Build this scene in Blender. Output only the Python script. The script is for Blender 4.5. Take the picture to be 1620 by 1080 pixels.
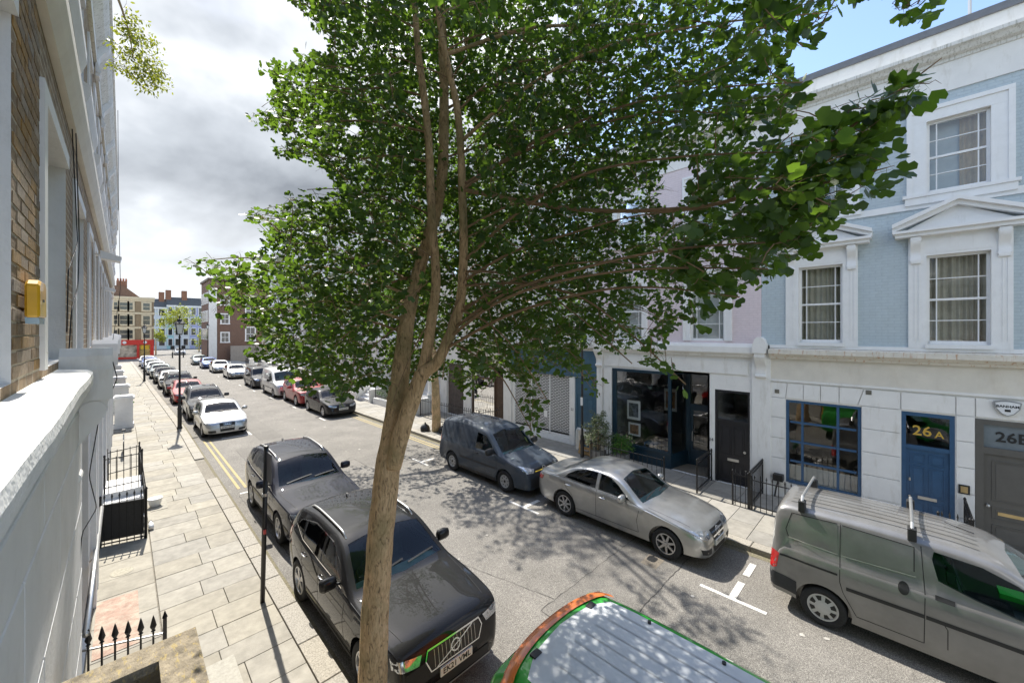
import bpy, bmesh, math, random
import numpy as np
from mathutils import Vector, Matrix
from mathutils.bvhtree import BVHTree
R = math.radians
random.seed(7)
scn = bpy.context.scene
for o in list(bpy.data.objects): bpy.data.objects.remove(o)

# ---------------- camera, sky, sun, exposure
CAM_Z = 4.9
cam_data = bpy.data.cameras.new('camera'); cam = bpy.data.objects.new('camera', cam_data)
scn.collection.objects.link(cam); scn.camera = cam
cam.location = (0, 0, CAM_Z); cam.rotation_euler = (R(90), 0, R(-45))
cam_data.sensor_width = 36; cam_data.lens = 615/1620*36; cam_data.shift_y = -15/1620
cam_data.clip_start = .02; cam_data.clip_end = 4000
SUN = Vector((.085, .77, 1)).normalized()
world = bpy.data.worlds.new('World'); scn.world = world; world.use_nodes = True
nt = world.node_tree; nt.nodes.clear()
def N(nt, t, **kw):
    n = nt.nodes.new(t)
    for k, v in kw.items():
        if k in n.inputs: n.inputs[k].default_value = v
        else: setattr(n, k, v)
    return n
def world_nodes():
    L = nt.links.new
    out = N(nt, 'ShaderNodeOutputWorld'); bg = N(nt, 'ShaderNodeBackground'); bg.inputs['Strength'].default_value = .15
    sky = N(nt, 'ShaderNodeTexSky'); sky.sky_type = 'NISHITA'; sky.sun_disc = False
    sky.sun_elevation = math.asin(SUN.z); sky.sun_rotation = math.atan2(SUN.x, SUN.y)
    sky.air_density = 1.0; sky.dust_density = 1.0; sky.ozone_density = 1.5
    tc = N(nt, 'ShaderNodeTexCoord'); sep = N(nt, 'ShaderNodeSeparateXYZ'); L(tc.outputs['Generated'], sep.inputs[0])
    ad = N(nt, 'ShaderNodeMath', operation='ADD'); L(sep.outputs['Z'], ad.inputs[0]); ad.inputs[1].default_value = .38
    mx = N(nt, 'ShaderNodeMath', operation='MAXIMUM'); L(ad.outputs[0], mx.inputs[0]); mx.inputs[1].default_value = .12
    vd = N(nt, 'ShaderNodeVectorMath', operation='DIVIDE'); cb = N(nt, 'ShaderNodeCombineXYZ')
    for i in range(3): L(mx.outputs[0], cb.inputs[i])
    L(tc.outputs['Generated'], vd.inputs[0]); L(cb.outputs[0], vd.inputs[1])
    mp = N(nt, 'ShaderNodeMapping'); L(vd.outputs[0], mp.inputs['Vector'])
    mp.inputs['Location'].default_value = (7.31, 6.33, .3); mp.inputs['Rotation'].default_value = (0, 0, R(20))
    n1 = N(nt, 'ShaderNodeTexNoise', Scale=.85, Detail=6.0, Roughness=.5, Distortion=.1); L(mp.outputs[0], n1.inputs['Vector'])
    n2 = N(nt, 'ShaderNodeTexNoise', Scale=1.25, Detail=6.0, Roughness=.48, Distortion=.15); 
    mp2 = N(nt, 'ShaderNodeMapping'); mp2.inputs['Location'].default_value = (-8.18, -4.93, 0); L(vd.outputs[0], mp2.inputs['Vector']); L(mp2.outputs[0], n2.inputs['Vector'])
    cov = N(nt, 'ShaderNodeMapRange', interpolation_type='SMOOTHSTEP'); cov.inputs['From Min'].default_value = .41; cov.inputs['From Max'].default_value = .56
    L(n1.outputs['Fac'], cov.inputs['Value'])
    cr = N(nt, 'ShaderNodeValToRGB'); L(n2.outputs['Fac'], cr.inputs['Fac'])
    e = cr.color_ramp.elements
    e[0].position = .36; e[0].color = (.95, 1.05, 1.2, 1); e[1].position = .60; e[1].color = (5.0, 5.1, 5.2, 1)
    m = e.new(.455); m.color = (2.1, 2.25, 2.45, 1)
    hz = N(nt, 'ShaderNodeMapRange', interpolation_type='SMOOTHSTEP'); L(sep.outputs['Z'], hz.inputs['Value']); hz.inputs['From Min'].default_value = .02; hz.inputs['From Max'].default_value = .34; hz.inputs['To Min'].default_value = .72; hz.inputs['To Max'].default_value = 0.
    far = N(nt, 'ShaderNodeMix', data_type='RGBA'); L(hz.outputs[0], far.inputs[0]); L(cr.outputs[0], far.inputs[6]); far.inputs[7].default_value = (3.9, 4.0, 4.1, 1)
    mixn = N(nt, 'ShaderNodeMix', data_type='RGBA'); L(cov.outputs[0], mixn.inputs[0]); L(sky.outputs[0], mixn.inputs[6]); L(far.outputs[2], mixn.inputs[7])
    L(mixn.outputs[2], bg.inputs['Color']); L(bg.outputs[0], out.inputs[0])
world_nodes()
sun_data = bpy.data.lights.new('sun', 'SUN'); sun_data.energy = 3.5; sun_data.angle = R(.55); sun_data.color = (1, .95, .86)
sun = bpy.data.objects.new('sun', sun_data); scn.collection.objects.link(sun)
sun.rotation_euler = SUN.to_track_quat('Z', 'Y').to_euler()
vs = scn.view_settings; vs.view_transform = 'Standard'; vs.look = 'None'; vs.exposure = 1.22; vs.gamma = 1; vs.use_curve_mapping = False
scn.render.engine = 'CYCLES'
cy = scn.cycles; cy.max_bounces = 7; cy.diffuse_bounces = 3; cy.glossy_bounces = 3; cy.transmission_bounces = 4; cy.transparent_max_bounces = 10; cy.caustics_reflective = False; cy.caustics_refractive = False

# ---------------- object helpers
ORG = {}
def link(o): scn.collection.objects.link(o); return o
def tag(o, label=None, cat=None, group=None, kind=None):
    if label: o['label'] = label
    if cat: o['category'] = cat
    if group: o['group'] = group
    if kind: o['kind'] = kind
    return o
def thing(name, label, cat, loc=(0, 0, 0), group=None):
    o = link(bpy.data.objects.new(name, None)); o.location = loc; o.empty_display_size = .3
    ORG[o.name] = Vector(loc); tag(o, label, cat, group); return o
def piece(name, me, loc, parent=None, rot=None, scale=None, m=None):
    """object sharing mesh data, placed at world loc"""
    o = link(bpy.data.objects.new(name, me)); org = ORG[parent.name] if parent else Vector((0, 0, 0))
    o.location = Vector(loc)-org
    if rot: o.rotation_euler = rot
    if scale: o.scale = scale
    if parent: o.parent = parent
    if m:
        o.material_slots[0].link = 'OBJECT'; o.material_slots[0].material = m
    return o
def copy_tree(o, parent=None):
    c = o.copy(); link(c); c.parent = parent
    for ch in o.children: copy_tree(ch, c)
    return c
class MB:
    def __init__(s): s.v = []; s.f = []; s.mi = []
    def quad(s, a, b, c, d, m=0):
        n = len(s.v); s.v += [tuple(a), tuple(b), tuple(c), tuple(d)]; s.f.append((n, n+1, n+2, n+3)); s.mi.append(m); return s
    def poly(s, pts, m=0):
        n = len(s.v); s.v += [tuple(p) for p in pts]; s.f.append(tuple(range(n, n+len(pts)))); s.mi.append(m); return s
    def box(s, x0, x1, y0, y1, z0, z1, m=0, bev=0):
        if x0 > x1: x0, x1 = x1, x0
        if y0 > y1: y0, y1 = y1, y0
        if z0 > z1: z0, z1 = z1, z0
        n = len(s.v)
        s.v += [(x0,y0,z0),(x1,y0,z0),(x1,y1,z0),(x0,y1,z0),(x0,y0,z1),(x1,y0,z1),(x1,y1,z1),(x0,y1,z1)]
        for f in ((3,2,1,0),(4,5,6,7),(0,1,5,4),(1,2,6,5),(2,3,7,6),(3,0,4,7)): s.f.append(tuple(n+i for i in f)); s.mi.append(m)
        return s
    def prism(s, pts, d, m=0):
        """closed polygon pts extruded by vector d"""
        n = len(s.v); k = len(pts); d = Vector(d)
        s.v += [tuple(Vector(p)) for p in pts]+[tuple(Vector(p)+d) for p in pts]
        s.f.append(tuple(range(n+k-1, n-1, -1))); s.f.append(tuple(range(n+k, n+2*k))); s.mi += [m, m]
        for i in range(k):
            j = (i+1) % k; s.f.append((n+i, n+j, n+k+j, n+k+i)); s.mi.append(m)
        return s
    def tube(s, pts, r, seg=8, m=0, cap=True):
        pts = [Vector(p) for p in pts]; rs = r if isinstance(r, (list, tuple)) else [r]*len(pts)
        n0 = len(s.v); up = None
        for i, p in enumerate(pts):
            t = (pts[min(i+1, len(pts)-1)]-pts[max(i-1, 0)])
            if t.length < 1e-9: t = Vector((0, 0, 1))
            t.normalize()
            if up is None:
                up = t.cross(Vector((0, 0, 1)));
                if up.length < .1: up = t.cross(Vector((1, 0, 0)))
            up = (up-t*up.dot(t)).normalized(); w = t.cross(up)
            for k in range(seg):
                a = 2*math.pi*k/seg; s.v.append(tuple(p+(up*math.cos(a)+w*math.sin(a))*rs[i]))
        for i in range(len(pts)-1):
            for k in range(seg):
                a = n0+i*seg+k; b = n0+i*seg+(k+1) % seg
                s.f.append((a, b, b+seg, a+seg)); s.mi.append(m)
        if cap:
            s.f.append(tuple(range(n0+seg-1, n0-1, -1))); s.f.append(tuple(range(n0+(len(pts)-1)*seg, n0+len(pts)*seg))); s.mi += [m, m]
        return s
    def lathe(s, prof, c=(0, 0, 0), seg=16, axis='z', m=0, sq=False, a0=0):
        """prof list of (r,h)"""
        n0 = len(s.v); c = Vector(c)
        for r, h in prof:
            for k in range(seg):
                a = a0+2*math.pi*k/seg; x, y = r*math.cos(a), r*math.sin(a)
                s.v.append(tuple(c+(Vector((x, y, h)) if axis == 'z' else Vector((h, x, y)) if axis == 'x' else Vector((x, h, y)))))
        for i in range(len(prof)-1):
            for k in range(seg):
                a = n0+i*seg+k; b = n0+i*seg+(k+1) % seg; s.f.append((a, b, b+seg, a+seg)); s.mi.append(m)
        if prof[0][0] > 1e-6: s.f.append(tuple(range(n0+seg-1, n0-1, -1))); s.mi.append(m)
        if prof[-1][0] > 1e-6: s.f.append(tuple(range(n0+(len(prof)-1)*seg, n0+len(prof)*seg))); s.mi.append(m)
        return s
    def mesh(s, name, mats, smooth=False):
        me = bpy.data.meshes.new(name); me.from_pydata(s.v, [], s.f)
        for m in (mats if isinstance(mats, (list, tuple)) else [mats]): me.materials.append(m)
        if any(s.mi): me.polygons.foreach_set('material_index', s.mi)
        if smooth: me.polygons.foreach_set('use_smooth', [True]*len(me.polygons))
        me.update(); return me
    def build(s, name, mats, parent=None, smooth=False, bevel=0, recalc=True):
        """world-coordinate mesh placed under parent"""
        org = ORG[parent.name] if parent else Vector((0, 0, 0))
        me = s.mesh(name, mats, smooth)
        if parent: me.transform(Matrix.Translation(-org))
        if recalc or bevel:
            bm = bmesh.new(); bm.from_mesh(me)
            if bevel:
                bmesh.ops.remove_doubles(bm, verts=bm.verts, dist=1e-5)
                try: bmesh.ops.bevel(bm, geom=list(bm.edges), offset=bevel, segments=1, affect='EDGES', clamp_overlap=True)
                except Exception: pass
            if recalc: bmesh.ops.recalc_face_normals(bm, faces=bm.faces)
            bm.to_mesh(me); bm.free()
        o = link(bpy.data.objects.new(name, me))
        if parent: o.parent = parent
        ORG[o.name] = org; return o
def boxmesh(name, sx, sy, sz, m, bev=.004):
    """box with origin at bottom centre, bevelled top"""
    bm = bmesh.new(); bmesh.ops.create_cube(bm, size=1)
    for v in bm.verts: v.co = Vector((v.co.x*sx, v.co.y*sy, (v.co.z+.5)*sz))
    if bev: bmesh.ops.bevel(bm, geom=[e for e in bm.edges if all(v.co.z > sz*.5 for v in e.verts)], offset=bev, segments=1, affect='EDGES')
    me = bpy.data.meshes.new(name); bm.to_mesh(me); bm.free(); me.materials.append(m); return me
def struct(name, mb, m, parent=None, **kw):
    o = mb.build(name, m, parent, **kw)
    if not parent: o['kind'] = 'structure'
    return o

# ---------------- materials
MATS = {}
def mat(name, col, rough=.6, metal=0., var=.12, scale=6., bump=0., bscale=60., coat=0., rand=0., spec=.5, dirt=None, dscale=2., dthr=(.5, .7), damt=.5, stretch=None, obj=False, sheen=0):
    if name in MATS: return MATS[name]
    m = bpy.data.materials.new(name); m.use_nodes = True; t = m.node_tree; L = t.links.new
    b = t.nodes['Principled BSDF']; b.inputs['Roughness'].default_value = rough; b.inputs['Metallic'].default_value = metal
    b.inputs['Specular IOR Level'].default_value = spec; b.inputs['Coat Weight'].default_value = coat; b.inputs['Coat Roughness'].default_value = .03
    if obj: g = N(t, 'ShaderNodeTexCoord'); pos = g.outputs['Object']
    else: g = N(t, 'ShaderNodeNewGeometry'); pos = g.outputs['Position']
    if stretch:
        mp = N(t, 'ShaderNodeMapping'); mp.inputs['Scale'].default_value = stretch; L(pos, mp.inputs['Vector']); spos = mp.outputs[0]
    else: spos = pos
    c = Vector(col[:3])
    def rgba(v): return (max(0, min(1, v[0])), max(0, min(1, v[1])), max(0, min(1, v[2])), 1)
    n = N(t, 'ShaderNodeTexNoise', Scale=scale, Detail=3.0, Roughness=.6); L(pos, n.inputs['Vector'])
    r = N(t, 'ShaderNodeMapRange'); L(n.outputs['Fac'], r.inputs['Value']); r.inputs['From Min'].default_value = .3; r.inputs['From Max'].default_value = .7
    mx = N(t, 'ShaderNodeMix', data_type='RGBA'); L(r.outputs[0], mx.inputs[0]); mx.inputs[6].default_value = rgba(c*(1-var)); mx.inputs[7].default_value = rgba(c*(1+var))
    last = mx.outputs[2]
    if dirt:
        nd = N(t, 'ShaderNodeTexNoise', Scale=dscale, Detail=4.0, Roughness=.7); L(spos, nd.inputs['Vector'])
        rd = N(t, 'ShaderNodeMapRange'); L(nd.outputs['Fac'], rd.inputs['Value']); rd.inputs['From Min'].default_value = dthr[0]; rd.inputs['From Max'].default_value = dthr[1]; rd.inputs['To Max'].default_value = damt
        md = N(t, 'ShaderNodeMix', data_type='RGBA'); L(rd.outputs[0], md.inputs[0]); L(last, md.inputs[6]); md.inputs[7].default_value = rgba(dirt); last = md.outputs[2]
    if rand:
        oi = N(t, 'ShaderNodeObjectInfo'); rr = N(t, 'ShaderNodeMapRange'); L(oi.outputs['Random'], rr.inputs['Value']); rr.inputs['To Min'].default_value = 1-rand; rr.inputs['To Max'].default_value = 1+rand
        hs = N(t, 'ShaderNodeHueSaturation'); L(rr.outputs[0], hs.inputs['Value']); L(last, hs.inputs['Color']); last = hs.outputs[0]
        m2 = N(t, 'ShaderNodeMath', operation='MULTIPLY_ADD'); L(oi.outputs['Random'], m2.inputs[0]); m2.inputs[1].default_value = 37.7; m2.inputs[2].default_value = 0
        fr = N(t, 'ShaderNodeMath', operation='FRACT'); L(m2.outputs[0], fr.inputs[0])
        r3 = N(t, 'ShaderNodeMapRange'); L(fr.outputs[0], r3.inputs['Value']); r3.inputs['To Min'].default_value = 1-rand*1.6; r3.inputs['To Max'].default_value = 1+rand*1.6; L(r3.outputs[0], hs.inputs['Saturation'])
    L(last, b.inputs['Base Color'])
    if bump:
        nb = N(t, 'ShaderNodeTexNoise', Scale=bscale, Detail=2.0, Roughness=.6); L(spos, nb.inputs['Vector'])
        bp = N(t, 'ShaderNodeBump', Strength=min(1, bump), Distance=.01); L(nb.outputs['Fac'], bp.inputs['Height']); L(bp.outputs[0], b.inputs['Normal'])
    MATS[name] = m; return m
def brickmat(name, c1, c2, mortar, bump=.6, rough=.8, mix=1., bw=.225, bh=.075, ms=.01, var=.15, axis='Y'):
    m = bpy.data.materials.new(name); m.use_nodes = True; t = m.node_tree; L = t.links.new; b = t.nodes['Principled BSDF']; b.inputs['Roughness'].default_value = rough
    g = N(t, 'ShaderNodeNewGeometry'); s = N(t, 'ShaderNodeSeparateXYZ'); L(g.outputs['Position'], s.inputs[0]); cb = N(t, 'ShaderNodeCombineXYZ'); L(s.outputs[axis], cb.inputs[0]); L(s.outputs['Z'], cb.inputs[1])
    br = N(t, 'ShaderNodeTexBrick', Scale=1.0); br.inputs['Mortar Size'].default_value = ms; br.inputs['Brick Width'].default_value = bw; br.inputs['Row Height'].default_value = bh; br.inputs['Mortar Smooth'].default_value = .3
    br.inputs['Color1'].default_value = (*c1, 1); br.inputs['Color2'].default_value = (*c2, 1); br.inputs['Mortar'].default_value = (*mortar, 1); L(cb.outputs[0], br.inputs['Vector'])
    n = N(t, 'ShaderNodeTexNoise', Scale=9.0, Detail=4.0, Roughness=.7); L(g.outputs['Position'], n.inputs['Vector'])
    r = N(t, 'ShaderNodeMapRange'); L(n.outputs['Fac'], r.inputs['Value']); r.inputs['From Min'].default_value = .3; r.inputs['From Max'].default_value = .7; r.inputs['To Min'].default_value = 1-var; r.inputs['To Max'].default_value = 1+var
    hs = N(t, 'ShaderNodeHueSaturation'); L(br.outputs['Color'], hs.inputs['Color']); L(r.outputs[0], hs.inputs['Value']); L(hs.outputs[0], b.inputs['Base Color'])
    nb = N(t, 'ShaderNodeTexNoise', Scale=45.0, Detail=3.0, Roughness=.7); L(g.outputs['Position'], nb.inputs['Vector'])
    iv = N(t, 'ShaderNodeMath', operation='MULTIPLY_ADD'); L(br.outputs['Fac'], iv.inputs[0]); iv.inputs[1].default_value = -1.; L(nb.outputs['Fac'], iv.inputs[2])
    bp = N(t, 'ShaderNodeBump', Strength=bump, Distance=.012); L(iv.outputs[0], bp.inputs['Height']); L(bp.outputs[0], b.inputs['Normal'])
    MATS[name] = m; return m
def glassmat(name, tint=(.8, .9, .9), refl=1.0, rough=.0, ior=1.5, body=None, bodyf=0.):
    """thin pane: fresnel mix of see-through and mirror"""
    m = bpy.data.materials.new(name); m.use_nodes = True; t = m.node_tree; t.nodes.clear(); L = t.links.new
    out = N(t, 'ShaderNodeOutputMaterial'); tr = N(t, 'ShaderNodeBsdfTransparent'); tr.inputs[0].default_value = (*tint, 1)
    gl = N(t, 'ShaderNodeBsdfGlossy'); gl.inputs['Roughness'].default_value = rough; gl.inputs['Color'].default_value = (refl, refl, refl, 1)
    lw = N(t, 'ShaderNodeFresnel', IOR=ior); mx = N(t, 'ShaderNodeMixShader'); 
    g = N(t, 'ShaderNodeNewGeometry'); n = N(t, 'ShaderNodeTexNoise', Scale=1.6, Detail=1.0); L(g.outputs['Position'], n.inputs['Vector'])
    bp = N(t, 'ShaderNodeBump', Strength=.14, Distance=.05); L(n.outputs['Fac'], bp.inputs['Height']); L(bp.outputs[0], gl.inputs['Normal'])
    L(lw.outputs[0], mx.inputs[0]); L(tr.outputs[0], mx.inputs[1]); L(gl.outputs[0], mx.inputs[2])
    L(mx.outputs[0], out.inputs[0]); MATS[name] = m; return m
WHITE = mat('white_stucco', (.82, .81, .785), .75, var=.04, scale=3, bump=.12, bscale=50, dirt=(.50, .46, .38), dscale=4, dthr=(.55, .78), damt=.5, stretch=(1, 1, .25))
WHITE2 = mat('white_joinery', (.84, .84, .83), .45, var=.03, dirt=(.55, .53, .48), dscale=6, dthr=(.58, .8), damt=.35, stretch=(1, 1, .2))
CREAM = mat('cream_stucco', (.72, .68, .60), .75, var=.06, scale=3, bump=.12, dirt=(.5, .42, .3), dscale=3, dthr=(.55, .8), damt=.3, stretch=(1, 1, .3))
STAIN = mat('rust_stained_stucco', (.70, .66, .58), .8, var=.08, scale=5, dirt=(.45, .2, .06), dscale=14, dthr=(.56, .66), damt=.75, stretch=(1, 1, .12))
SOOT = mat('weathered_cornice', (.72, .71, .67), .8, var=.06, scale=5, dirt=(.22, .20, .13), dscale=26, dthr=(.5, .68), damt=.6, stretch=(1, 1, .10))
BLUEB = brickmat('pale_blue_painted_brick', (.49, .565, .60), (.505, .58, .615), (.45, .53, .57), .5, .55, var=.05)
PINKB = brickmat('pink_painted_brick', (.75, .645, .665), (.765, .66, .68), (.71, .61, .63), .5, .55, var=.04)
STOCK = brickmat('yellow_stock_brick', (.30, .21, .12), (.20, .14, .085), (.42, .36, .27), .7, .9, var=.3)
REDBR = brickmat('red_brick', (.20, .105, .072), (.16, .085, .058), (.26, .20, .16), .5, .9, axis='X')
REDBRY = brickmat('red_brick_side', (.20, .105, .072), (.16, .085, .058), (.26, .20, .16), .5, .9, axis='Y')
BRICK = mat('brick', (.27, .19, .11), .9, var=.3, scale=18, bump=.6, bscale=90, rand=.28)
MORTAR = mat('mortar', (.40, .34, .25), .95, var=.15, scale=30, bump=.4, bscale=120)
NAVY = mat('navy_joinery', (.035, .095, .19), .35, var=.08)
TEALN = mat('dark_teal_joinery', (.012, .035, .055), .3, var=.1)
BLUEP = mat('petrol_blue_joinery', (.055, .125, .185), .4, var=.1)
GREYD = mat('warm_grey_door', (.11, .105, .095), .4, var=.06)
CHAR = mat('charcoal_door', (.018, .018, .022), .4, var=.1)
IRON = mat('black_iron', (.012, .012, .013), .4, var=.3, scale=30, bump=.2)
BROWN = mat('brown_timber', (.085, .05, .03), .6, var=.25, scale=5)
GREYT = mat('grey_brown_timber', (.10, .08, .07), .7, var=.25, scale=6, stretch=(8, 8, .6))
ROOF = mat('slate', (.09, .095, .10), .6, var=.2)
LEAD = mat('lead_flashing', (.17, .18, .20), .55, var=.1)
GOLD = mat('gold_leaf', (.75, .50, .10), .35, metal=.6, var=.05)
BRASS = mat('brass', (.55, .42, .22), .35, metal=.8, var=.1)
STEEL = mat('steel', (.55, .55, .54), .35, metal=.8, var=.06)
BLACK = mat('black_paint', (.012, .012, .013), .5, var=.1)
DARK = mat('dark_interior', (.05, .048, .045), .8, var=.3, scale=2)
CURT = mat('curtain_linen', (.52, .48, .40), .9, var=.1)
CURT2 = mat('curtain_ochre', (.55, .40, .23), .9, var=.12)
NET = mat('net_curtain', (.55, .56, .55), .9, var=.05)
GLASS = glassmat('window_glass', (.86, .89, .88), 1.0, ior=1.85)
def asphalt(name='asphalt', k=1., sc=130.):
    m = bpy.data.materials.new(name); m.use_nodes = True; t = m.node_tree; L = t.links.new; b = t.nodes['Principled BSDF']; b.inputs['Roughness'].default_value = .85
    g = N(t, 'ShaderNodeNewGeometry'); P = g.outputs['Position']
    v = N(t, 'ShaderNodeTexVoronoi', Scale=sc); L(P, v.inputs['Vector'])
    c = N(t, 'ShaderNodeSeparateColor'); L(v.outputs['Color'], c.inputs[0])
    cr = N(t, 'ShaderNodeValToRGB'); L(c.outputs[0], cr.inputs['Fac']); e = cr.color_ramp.elements
    e[0].position = .1; e[0].color = (.10, .092, .082, 1); e[1].position = .97; e[1].color = (.33, .31, .275, 1); x = e.new(.6); x.color = (.185, .172, .153, 1)
    n = N(t, 'ShaderNodeTexNoise', Scale=.7, Detail=5.0, Roughness=.65); L(P, n.inputs['Vector'])
    r = N(t, 'ShaderNodeMapRange'); L(n.outputs['Fac'], r.inputs['Value']); r.inputs['From Min'].default_value = .28; r.inputs['From Max'].default_value = .72; r.inputs['To Min'].default_value = .78*k; r.inputs['To Max'].default_value = 1.22*k
    hs = N(t, 'ShaderNodeHueSaturation'); L(cr.outputs[0], hs.inputs['Color']); L(r.outputs[0], hs.inputs['Value'])
    n3 = N(t, 'ShaderNodeTexNoise', Scale=2.6, Detail=4.0, Roughness=.7); L(P, n3.inputs['Vector']); r3 = N(t, 'ShaderNodeMapRange'); L(n3.outputs['Fac'], r3.inputs['Value']); r3.inputs['From Min'].default_value = .60; r3.inputs['From Max'].default_value = .74; r3.inputs['To Max'].default_value = .45
    m3 = N(t, 'ShaderNodeMix', data_type='RGBA'); L(r3.outputs[0], m3.inputs[0]); L(hs.outputs[0], m3.inputs[6]); m3.inputs[7].default_value = (.065, .06, .055, 1); L(m3.outputs[2], b.inputs['Base Color'])
    bp = N(t, 'ShaderNodeBump', Strength=.5, Distance=.006); L(v.outputs['Distance'], bp.inputs['Height']); L(bp.outputs[0], b.inputs['Normal'])
    MATS[name] = m; return m
ASPH = asphalt()
PATCH = asphalt('asphalt_patch', .9, 170.)
SLAB = mat('york_stone', (.315, .292, .245), .85, var=.16, scale=5, bump=.3, bscale=40, rand=.12, dirt=(.19, .175, .14), dscale=2.6, dthr=(.5, .74), damt=.42)
SLABR = mat('grey_york_stone', (.30, .283, .25), .85, var=.14, scale=5, bump=.25, bscale=40, rand=.14, dirt=(.20, .19, .17), dscale=2.2, dthr=(.5, .75), damt=.4)
JOINT = mat('paving_joint', (.22, .20, .165), .95, var=.3, scale=20)
GRANITE = mat('granite_kerb', (.33, .305, .26), .85, var=.35, scale=45, bump=.6, bscale=60, rand=.08)
YEL = mat('yellow_road_paint', (.40, .32, .15), .8, var=.2, scale=30, dirt=(.25, .22, .17), dscale=12, dthr=(.55, .68), damt=.8)
WPAINT = mat('white_road_paint', (.66, .64, .60), .8, var=.1, scale=30, dirt=(.28, .26, .23), dscale=16, dthr=(.56, .68), damt=.8)
EARTH = mat('earth', (.20, .19, .17), .95, var=.2, scale=3)
def bend(y): return -.019*max(0., y-26)
# ---------------- the setting: ground, road, pavements, kerbs, markings
KL, KR = 2.18, 9.87          # kerb faces
XL, XR = -.40, 13.48         # facades
def strip(mb, xa, xb, y0, y1, z, step=6., m=0):
    n = max(1, int((y1-y0)/step))
    for i in range(n):
        a = y0+(y1-y0)*i/n; b = y0+(y1-y0)*(i+1)/n
        mb.quad((xa+bend(a), a, z), (xb+bend(a), a, z), (xb+bend(b), b, z), (xa+bend(b), b, z), m)
    return mb
struct('ground', MB().quad((-900, -900, -.03), (900, -900, -.03), (900, 900, -.03), (-900, 900, -.03)), EARTH)
mb = MB(); strip(mb, KL-.2, KR+.2, -14, 86, 0); mb.quad((-60, 86, 0), (70, 86, 0), (70, 97, 0), (-60, 97, 0)); mb.quad((4.2, 97, 0), (13, 97, 0), (11, 175, 0), (3.5, 175, 0))
road = struct('road', mb, ASPH, recalc=False); ORG[road.name] = Vector((0, 0, 0))
PATCHES = ((5.2, 9.3, 3.25, 4.48), (6.3, 9.6, 13.3, 14.9), (3.3, 5.0, 17.2, 19.5), (4.4, 5.3, 20.5, 31))
for (xa, xb, ya, yb) in PATCHES:
    MB().box(xa, xb, ya, yb, -.02, .004).build('road_patch', PATCH, road)
def mark(name, xa, xb, ya, yb, m, z=.008): return MB().box(xa, xb, ya, yb, -.02, z).build(name, m, road)
def dline(x, y0, y1):
    mb = MB(); strip(mb, x, x+.075, y0, y1, .008, 1.); return mb.build('yellow_line', YEL, road)
dline(2.52, 14.6, 22.2); dline(2.70, 14.6, 22.2); dline(9.30, 13.6, 22.5); dline(9.47, 13.6, 22.5)
for y in (2.2, 7.45, 12.8):        # T marks on the right-hand bays
    mark('bay_line', 7.87, 7.95, y-.55, y+.55, WPAINT)
    mark('bay_line', 7.95, 8.55, y-.06, y+.06, WPAINT); mark('bay_line', 8.85, 9.4, y-.06, y+.06, WPAINT)
for y in range(23, 80, 5):
    MB().box(7.87+bend(y), 7.95+bend(y), y-.45, y+.45, -.02, .008).build('bay_line', WPAINT, road)
    if y > 24: MB().box(4.32+bend(y), 4.40+bend(y), y-.4, y+.4, -.02, .008).build('bay_line', WPAINT, road)
mark('bay_line', 4.28, 4.36, 21.9, 22.7, WPAINT); mark('bay_line', 3.2, 4.28, 22.0, 22.1, WPAINT); mark('bay_line', 2.5, 4.2, 14.1, 14.2, WPAINT)
for (x, y) in ((8.0, 3.75), (5.7, 18.6)):
    mb = MB(); mb.box(x-.22, x+.22, y-.17, y+.17, -.02, .007); mb.build('utility_cover', mat('iron_cover', (.2, .17, .13), .7, var=.3, scale=40, bump=.6, bscale=80), road)
# tar-sealed trench edges and cracks
TAR = mat('tar_seal', (.045, .042, .038), .7, var=.3, scale=30); rc = random.Random(9)
def crack(pts, w=.012, name='crack'):
    P = []
    for i in range(len(pts)-1):
        a, b = Vector((*pts[i], 0)), Vector((*pts[i+1], 0)); n = max(2, int((b-a).length/.12)); nn = Vector((-(b-a).y, (b-a).x, 0)).normalized()
        for k in range(n): P.append(a.lerp(b, k/n)+nn*rc.uniform(-.018, .018))
    P.append(Vector((*pts[-1], 0))); mb = MB()
    for i in range(len(P)-1):
        d = (P[i+1]-P[i]).normalized(); q = Vector((-d.y, d.x, 0))*w*rc.uniform(.18, .42); mb.quad(P[i]-q+Vector((0, 0, .006)), P[i+1]-q+Vector((0, 0, .006)), P[i+1]+q+Vector((0, 0, .006)), P[i]+q+Vector((0, 0, .006)))
    mb.build(name, TAR, road, recalc=False)
for (xa, xb, ya, yb) in PATCHES[:3]: crack([(xa, ya), (xb, ya)], .016, 'tar_seam'); crack([(xa, yb), (xb, yb)], .016, 'tar_seam'); crack([(xa, ya), (xa, yb)], .014, 'tar_seam')
crack([(4.4, 20.5), (4.4, 31)], .014, 'tar_seam'); crack([(5.3, 20.5), (5.3, 31)], .014, 'tar_seam'); crack([(5.6, 4.5), (5.0, 6.8), (5.3, 9.5)]); crack([(4.6, 14), (6.3, 15.2), (7.6, 15.0)]); crack([(5.2, 16.5), (5.6, 19.0), (6.8, 21.5)]); crack([(2.6, 9), (2.45, 14)], .02)
DAB = mat('paint_scrape', (.42, .40, .36), .9, var=.2)
for k in range(26):
    x, y = rc.uniform(4.4, 8.2), rc.uniform(.5, 22); r_ = rc.uniform(.02, .06); MB().poly([(x+r_*math.cos(a)*rc.uniform(.5, 1.4), y+r_*math.sin(a)*rc.uniform(.5, 1.4), .007) for a in [6.28*i/7 for i in range(7)]]).build('paint_fleck', DAB, road, recalc=False)
GRIT = mat('gutter_grit', (.17, .15, .10), .95, var=.4, scale=30, dirt=(.12, .13, .04), dscale=8, dthr=(.55, .66), damt=.6)
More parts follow.
